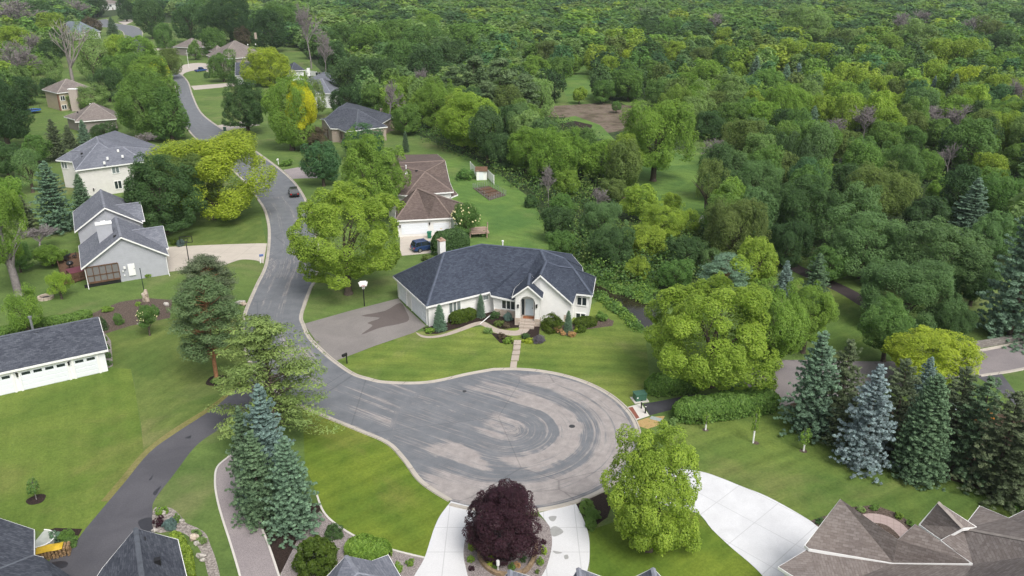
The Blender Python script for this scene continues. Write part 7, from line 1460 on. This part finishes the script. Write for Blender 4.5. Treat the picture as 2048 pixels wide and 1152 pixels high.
def fence(name, label, pts, h, m, group=None, gap=0.0, posts=True):
    P = W(pts); t = thing(name, label, 'fence', P[0], group); mb = MB()
    for a, b in zip(P[:-1], P[1:]):
        d = (b - a).normalized(); n = Vector((-d.y, d.x, 0)) * .04; L = (b - a).length; k = max(1, int(L / 1.0))
        for i in range(k): u0, u1 = L * i / k + .015, L * (i + 1) / k - .015; mb.box(a + d * u0 + Vector((0, 0, .08)), d * (u1 - u0), n, (0, 0, h - .08))
    mb.obj('panel', m, t)
    for p in P: mb = MB(); mb.cbox(p, .14, .14, h + .12); mb.obj('post', m, t)
fence('wooden_fence', 'brown wooden fence at the end of the upper left back yard', [(44, 192), (68, 190), (90, 187)], 1.9, WOODR); fence('white_fence', 'white panel fence by the dark trees at the back garden', [(941, 341), (956, 357)], 1.9, WHITE); fence('white_fence', 'white panel fence running into the trees right of the shed', [(972, 354), (988, 369)], 1.9, WHITE); fence('white_fence', 'pale fence piece behind the white walled house', [(612, 150), (634, 153)], 2.0, WHITE)
t = thing('garden_shed', 'small white garden shed between the white fence panels', 'shed', V(963, 358)); p = V(963, 358); mb = MB(); mb.cbox(p, 2.2, 2.0, 2.0, .1); mb.obj('wall', WHITE, t); mb = MB(); z = Vector((0, 0, 2.0)); a = [p + z + Vector(k) for k in ((-1.3, -1.2, -.1), (1.3, -1.2, -.1), (1.3, 0, .7), (-1.3, 0, .7), (1.3, 1.2, -.1), (-1.3, 1.2, -.1))]; mb.poly([a[0], a[1], a[2], a[3]]); mb.poly([a[3], a[2], a[4], a[5]]); mb.poly([a[0], a[3], a[5]]); mb.poly([a[1], a[4], a[2]]); mb.obj('roof', WOODB, t); mb = MB(); mb.cbox(p + Vector((0, -1.02, .1)), .9, .05, 1.7, .1); mb.obj('door', GDOOR, t)
t = thing('vegetable_garden', 'fenced vegetable garden with raised beds on the back lawn', 'garden', V(978, 388)); q = [V(*p) for p in ((946, 377), (978, 372), (1012, 391), (979, 401))]
mb = MB(); mb.prism(q, 0, .05); mb.obj('soil', G_MULCHB, t)
for i in range(4):
    a, b = q[i], q[(i + 1) % 4]; mb = MB()
    for k in range(7): mb.cbox(a + (b - a) * (k / 7), .06, .06, 1.1)
    for z in (.25, .5, .75, 1.05): mb.tube([a + Vector((0, 0, z)), b + Vector((0, 0, z))], .014, 4)
    mb.obj('wire_fence', GREYM, t)
for k in (.25, .5, .75): a, b = q[0] + (q[3] - q[0]) * k, q[1] + (q[2] - q[1]) * k; d = b - a; mb = MB(); n = Vector((-d.y, d.x, 0)).normalized() * .45; mb.hexa([a + d * .12 - n, a + d * .88 - n, a + d * .88 + n, a + d * .12 + n] + [x + Vector((0, 0, .3)) for x in (a + d * .12 - n, a + d * .88 - n, a + d * .88 + n, a + d * .12 + n)]); mb.obj('raised_bed', WOODB, t)
def bin_(label, px, body, lid, rz=.2):
    p = V(*px); t = thing('wheeled_bin', label, 'bin', p, 'wheeled rubbish bins'); mb = MB(); c = [p + Vector((x * .26, y * .3, 0)) for x, y in ((-1, -1), (1, -1), (1, 1), (-1, 1))]; d = [p + Vector((x * .33, y * .38, 1.0)) for x, y in ((-1, -1), (1, -1), (1, 1), (-1, 1))]; mb.hexa(c + d); mb.obj('body', body, t); mb = MB(); mb.cbox(p + Vector((0, 0, 1.0)), .74, .84, .1); mb.obj('lid', lid, t)
    for sx in (-1, 1): mb = MB(); mb.tube([p + Vector((sx * .26, .3, .12)), p + Vector((sx * .33, .3, .12))], .12, 8); mb.obj('wheel', TYRE, t)
bin_('green wheeled bin beside the yellow lidded bin at the garage door', (867, 468), BINGR, GREENB); bin_('wheeled bin with yellow lid at the garage door', (880, 468), BINGR, YELL); bin_('green wheeled bin at the left of the dark evergreen hedge', (859, 476), BINGR, BINGR); bin_('green wheeled bin beside the driveway of the dark round maple', (450, 262), GREENB, GREENB)
# firewood, window well cover
t = thing('firewood_stack', 'stack of split firewood under a yellow tarp by the dark roof corner', 'firewood', V(110, 1112)); p = V(110, 1112); ax = Vector((.94, .34, 0)); mb = MB(); rr = random.Random(4)
for j in range(4):
    for i in range(9): c = p + ax * (-1.0 + i * .25 + rr.uniform(-.03, .03)) + Vector((0, 0, .12 + j * .2)); n = Vector((-ax.y, ax.x, 0)); mb.tube([c - n * rr.uniform(.32, .42), c + n * rr.uniform(.32, .42)], rr.uniform(.09, .13), 6)
mb.obj('logs', plain('split_wood', (.26, .17, .09), .9, var=.5, scale=7), t)
mb = MB(); n = Vector((-ax.y, ax.x, 0)); N_ = 8
for i in range(N_): u0, u1 = -1.1 + 1.8 * i / N_, -1.1 + 1.8 * (i + 1) / N_; h = lambda u, s: p + ax * u + n * s + Vector((0, 0, .93 + .10 * math.sin(u * 5) * math.cos(s * 4) - abs(s) ** 2 * .5)); [mb.poly([h(u0, s), h(u1, s), h(u1, s + .15), h(u0, s + .15)]) for s in (-.45, -.3, -.15, 0, .15, .3)]
mb.obj('tarp', YELL, t)
t = thing('window_well', 'half round window well with pale mesh cover beside the dark roof corner', 'window well', V(80, 1085)); p = V(76, 1088); mb = MB(); arcp = [p + Vector((math.cos(a) * 1.3, math.sin(a) * 1.1, 0)) for a in [-1.57 + i * math.pi / 10 for i in range(11)]]; mb.tube([q + Vector((0, 0, .5)) for q in arcp], .05, 6); mb.obj('rim', WHITE, t); mb = MB(); mb.prism(arcp, .1, .46); mb.obj('cover', plain('pale_mesh', (.40, .42, .38), .6), t)
# island ring wall, lamp
t = thing('ring_wall', 'low curved stone edging ring in the horseshoe island', 'edging', V(1015, 1140)); mb = MB(); pth = px_sm([(958, 1100), (959, 1115), (968, 1132), (990, 1148), (1020, 1152), (1048, 1146), (1064, 1128), (1072, 1105), (1072, 1086)], 5)
for i in range(len(pth) - 1): d = (pth[i + 1] - pth[i]).normalized(); n = Vector((-d.y, d.x, 0)) * .14; mb.hexa([pth[i] - n, pth[i + 1] - n, pth[i + 1] + n, pth[i] + n] + [x + Vector((0, 0, .3)) for x in (pth[i] - n, pth[i + 1] - n, pth[i + 1] + n, pth[i] + n)])
mb.obj('edging_stones', plain('sandy_stone', (.26, .19, .12), .9, var=.4, scale=3), t)
t = thing('garden_lamp', 'small white capped garden lamp inside the island ring', 'lamp', V(996, 1146)); p = V(996, 1146); mb = MB(); mb.tube([p, p + Vector((0, 0, .9))], .04, 6); mb.obj('post', WHITE, t); mb = MB(); mb.tube([p + Vector((0, 0, .75)), p + Vector((0, 0, 1.15))], .13, 8); mb.obj('lamp_head', WHITE, t)
# stone wall, orange things, park bits
t = thing('retaining_wall', 'low grey stone retaining wall above the street at the right edge', 'wall', V(1985, 690)); mb = MB(); P = px_sm([(1905, 704), (1940, 699), (2000, 690), (2060, 677), (2150, 655)], 4)
for a, b in zip(P[:-1], P[1:]): d = (b - a).normalized(); n = Vector((-d.y, d.x, 0)) * .5; mb.hexa([a, b, b + n, a + n] + [x + Vector((0, 0, .75)) for x in (a, b, b + n, a + n)])
mb.obj('stonework', stone('grey_stone', ((.20, .18, .165), (.28, .26, .24), (.12, .11, .10)), .6, .25), t)
def slide(label, px, rz):
    p = V(*px); t = thing('toy_slide', label, 'toy slide', p, 'orange garden toys'); X = Vector((math.cos(rz), math.sin(rz), 0)); Y = Vector((-X.y, X.x, 0)); mb = MB(); mb.hexa([p - Y * .25, p + X * 1.6 - Y * .25, p + X * 1.6 + Y * .25, p + Y * .25, p - Y * .25 + Vector((0, 0, .12)), p + X * 1.6 - Y * .25 + Vector((0, 0, 1.1)), p + X * 1.6 + Y * .25 + Vector((0, 0, 1.1)), p + Y * .25 + Vector((0, 0, .12))]); mb.obj('chute', ORANGE, t); mb = MB(); mb.box(p + X * 1.6 - Y * .3, X * .4, Y * .6, (0, 0, 1.1)); mb.obj('tower', ORANGE, t)
slide('orange toy slide left between the ragged spruces', (1922, 862), .6); slide('orange toy slide further back between the ragged spruces', (1990, 838), 2.2)
sheet('pavement', [(1392, 442), (1412, 424), (1450, 416), (1480, 425), (1462, 445), (1420, 452)], .018, C_LIGHT); sheet('pavement', [(1375, 478), (1390, 470), (1402, 478), (1388, 486)], .018, C_LIGHT)
# ------------------------------------------------------------------ ground cover masses
def cover(name, label, polys, n, size, h, col, seed, kind='undergrowth'):
    """leafy clumps strewn over ground polygons, one uncountable mass"""
    rg = np.random.default_rng(seed); rr = random.Random(seed); Pv = []; cols = []
    for poly, share in polys:
        pw_ = [V(*k) for k in poly]; x0, x1 = min(p.x for p in pw_), max(p.x for p in pw_); y0, y1 = min(p.y for p in pw_), max(p.y for p in pw_); m = 0; tries = 0
        while m < n * share and tries < n * 40:
            tries += 1; q = Vector((rr.uniform(x0, x1), rr.uniform(y0, y1), 0))
            if inside(q, pw_): Pv.append((q.x, q.y)); m += 1
    Pv = np.array(Pv); k = 46; c = np.repeat(Pv, k, 0); N_ = len(c); hh = np.repeat(rg.uniform(.35, 1.0, len(Pv)) ** 1.5 * h, k); rad = np.repeat(rg.uniform(.5, 1.2, len(Pv)) * size, k)
    d = rng_dirs(rg, N_); d[:, 2] = np.abs(d[:, 2]); p = np.concatenate([c + d[:, :2] * rad[:, None], (hh * d[:, 2] * rg.uniform(.7, 1.05, N_) + .05)[:, None]], 1); nr = d * .7 + rng_dirs(rg, N_) * .6; nr[:, 2] += .4; nr /= np.linalg.norm(nr, axis=1, keepdims=True)
    v = quads_from(p, nr, rg, np.full(N_, .20 if h > 1.5 else .13)); base = np.array([CL[col[i]] + (1,) for i in rg.integers(0, len(col), len(Pv))]); cc = np.repeat(base, k, 0)
    me = np_mesh(name, v, np.arange(len(v)).reshape(-1, 4), [LEAFFAR], np.clip(rg.normal(.5, .2, N_), 0, 1), cc); return put(link(name, me), label, kind, None, 'stuff')
cover('pond_bank_plants', 'lush green plants covering the pond bank behind the white house', [([(1110, 500), (1185, 558), (1225, 582), (1300, 610), (1320, 560), (1340, 520), (1230, 480), (1120, 470)], .93), ([(1192, 584), (1236, 614), (1256, 634), (1282, 660), (1276, 664), (1236, 628), (1188, 594)], .07)], 1500, .8, 1.0, ['green', 'bright', 'mid', 'mid'], 5)
cover('undergrowth', 'leafy undergrowth on the floor of the near woods', [([(660, 160), (720, 215), (800, 262), (950, 325), (1070, 395), (1110, 470), (1230, 480), (1235, 360), (1225, 300), (1085, 225), (1075, 150)], .45), ([(1195, 200), (1200, 110), (2100, 110), (2200, 520), (1900, 530), (1700, 545), (1540, 505), (1440, 440), (1400, 300), (1290, 205)], .55), ([(1110, 480), (1190, 556), (1240, 578), (1330, 556), (1420, 560), (1490, 500), (1420, 450), (1300, 470), (1230, 480)], .14)], 5600, 1.8, 4.2, ['mid', 'dark', 'green', 'deep', 'olive'], 6)
# ------------------------------------------------------------------ air
hz = MB(); hz.hexa([(-1150, -120, -1), (1150, -120, -1), (1150, 1500, -1), (-1150, 1500, -1), (-1150, -120, 46), (1150, -120, 46), (1150, 1500, 46), (-1150, 1500, 46)])
t = NT('haze'); pv = t.n('ShaderNodeVolumePrincipled'); pv.inputs['Color'].default_value = (.80, .87, .95, 1); pv.inputs['Density'].default_value = .0001; pv.inputs['Anisotropy'].default_value = .2; t.l(pv.outputs[0], t.out.inputs['Volume'])
put(hz.obj('haze', t.m, uv=False), kind='stuff', label='thin summer haze in the air', cat='haze'); SC.cycles.volume_bounces = 1
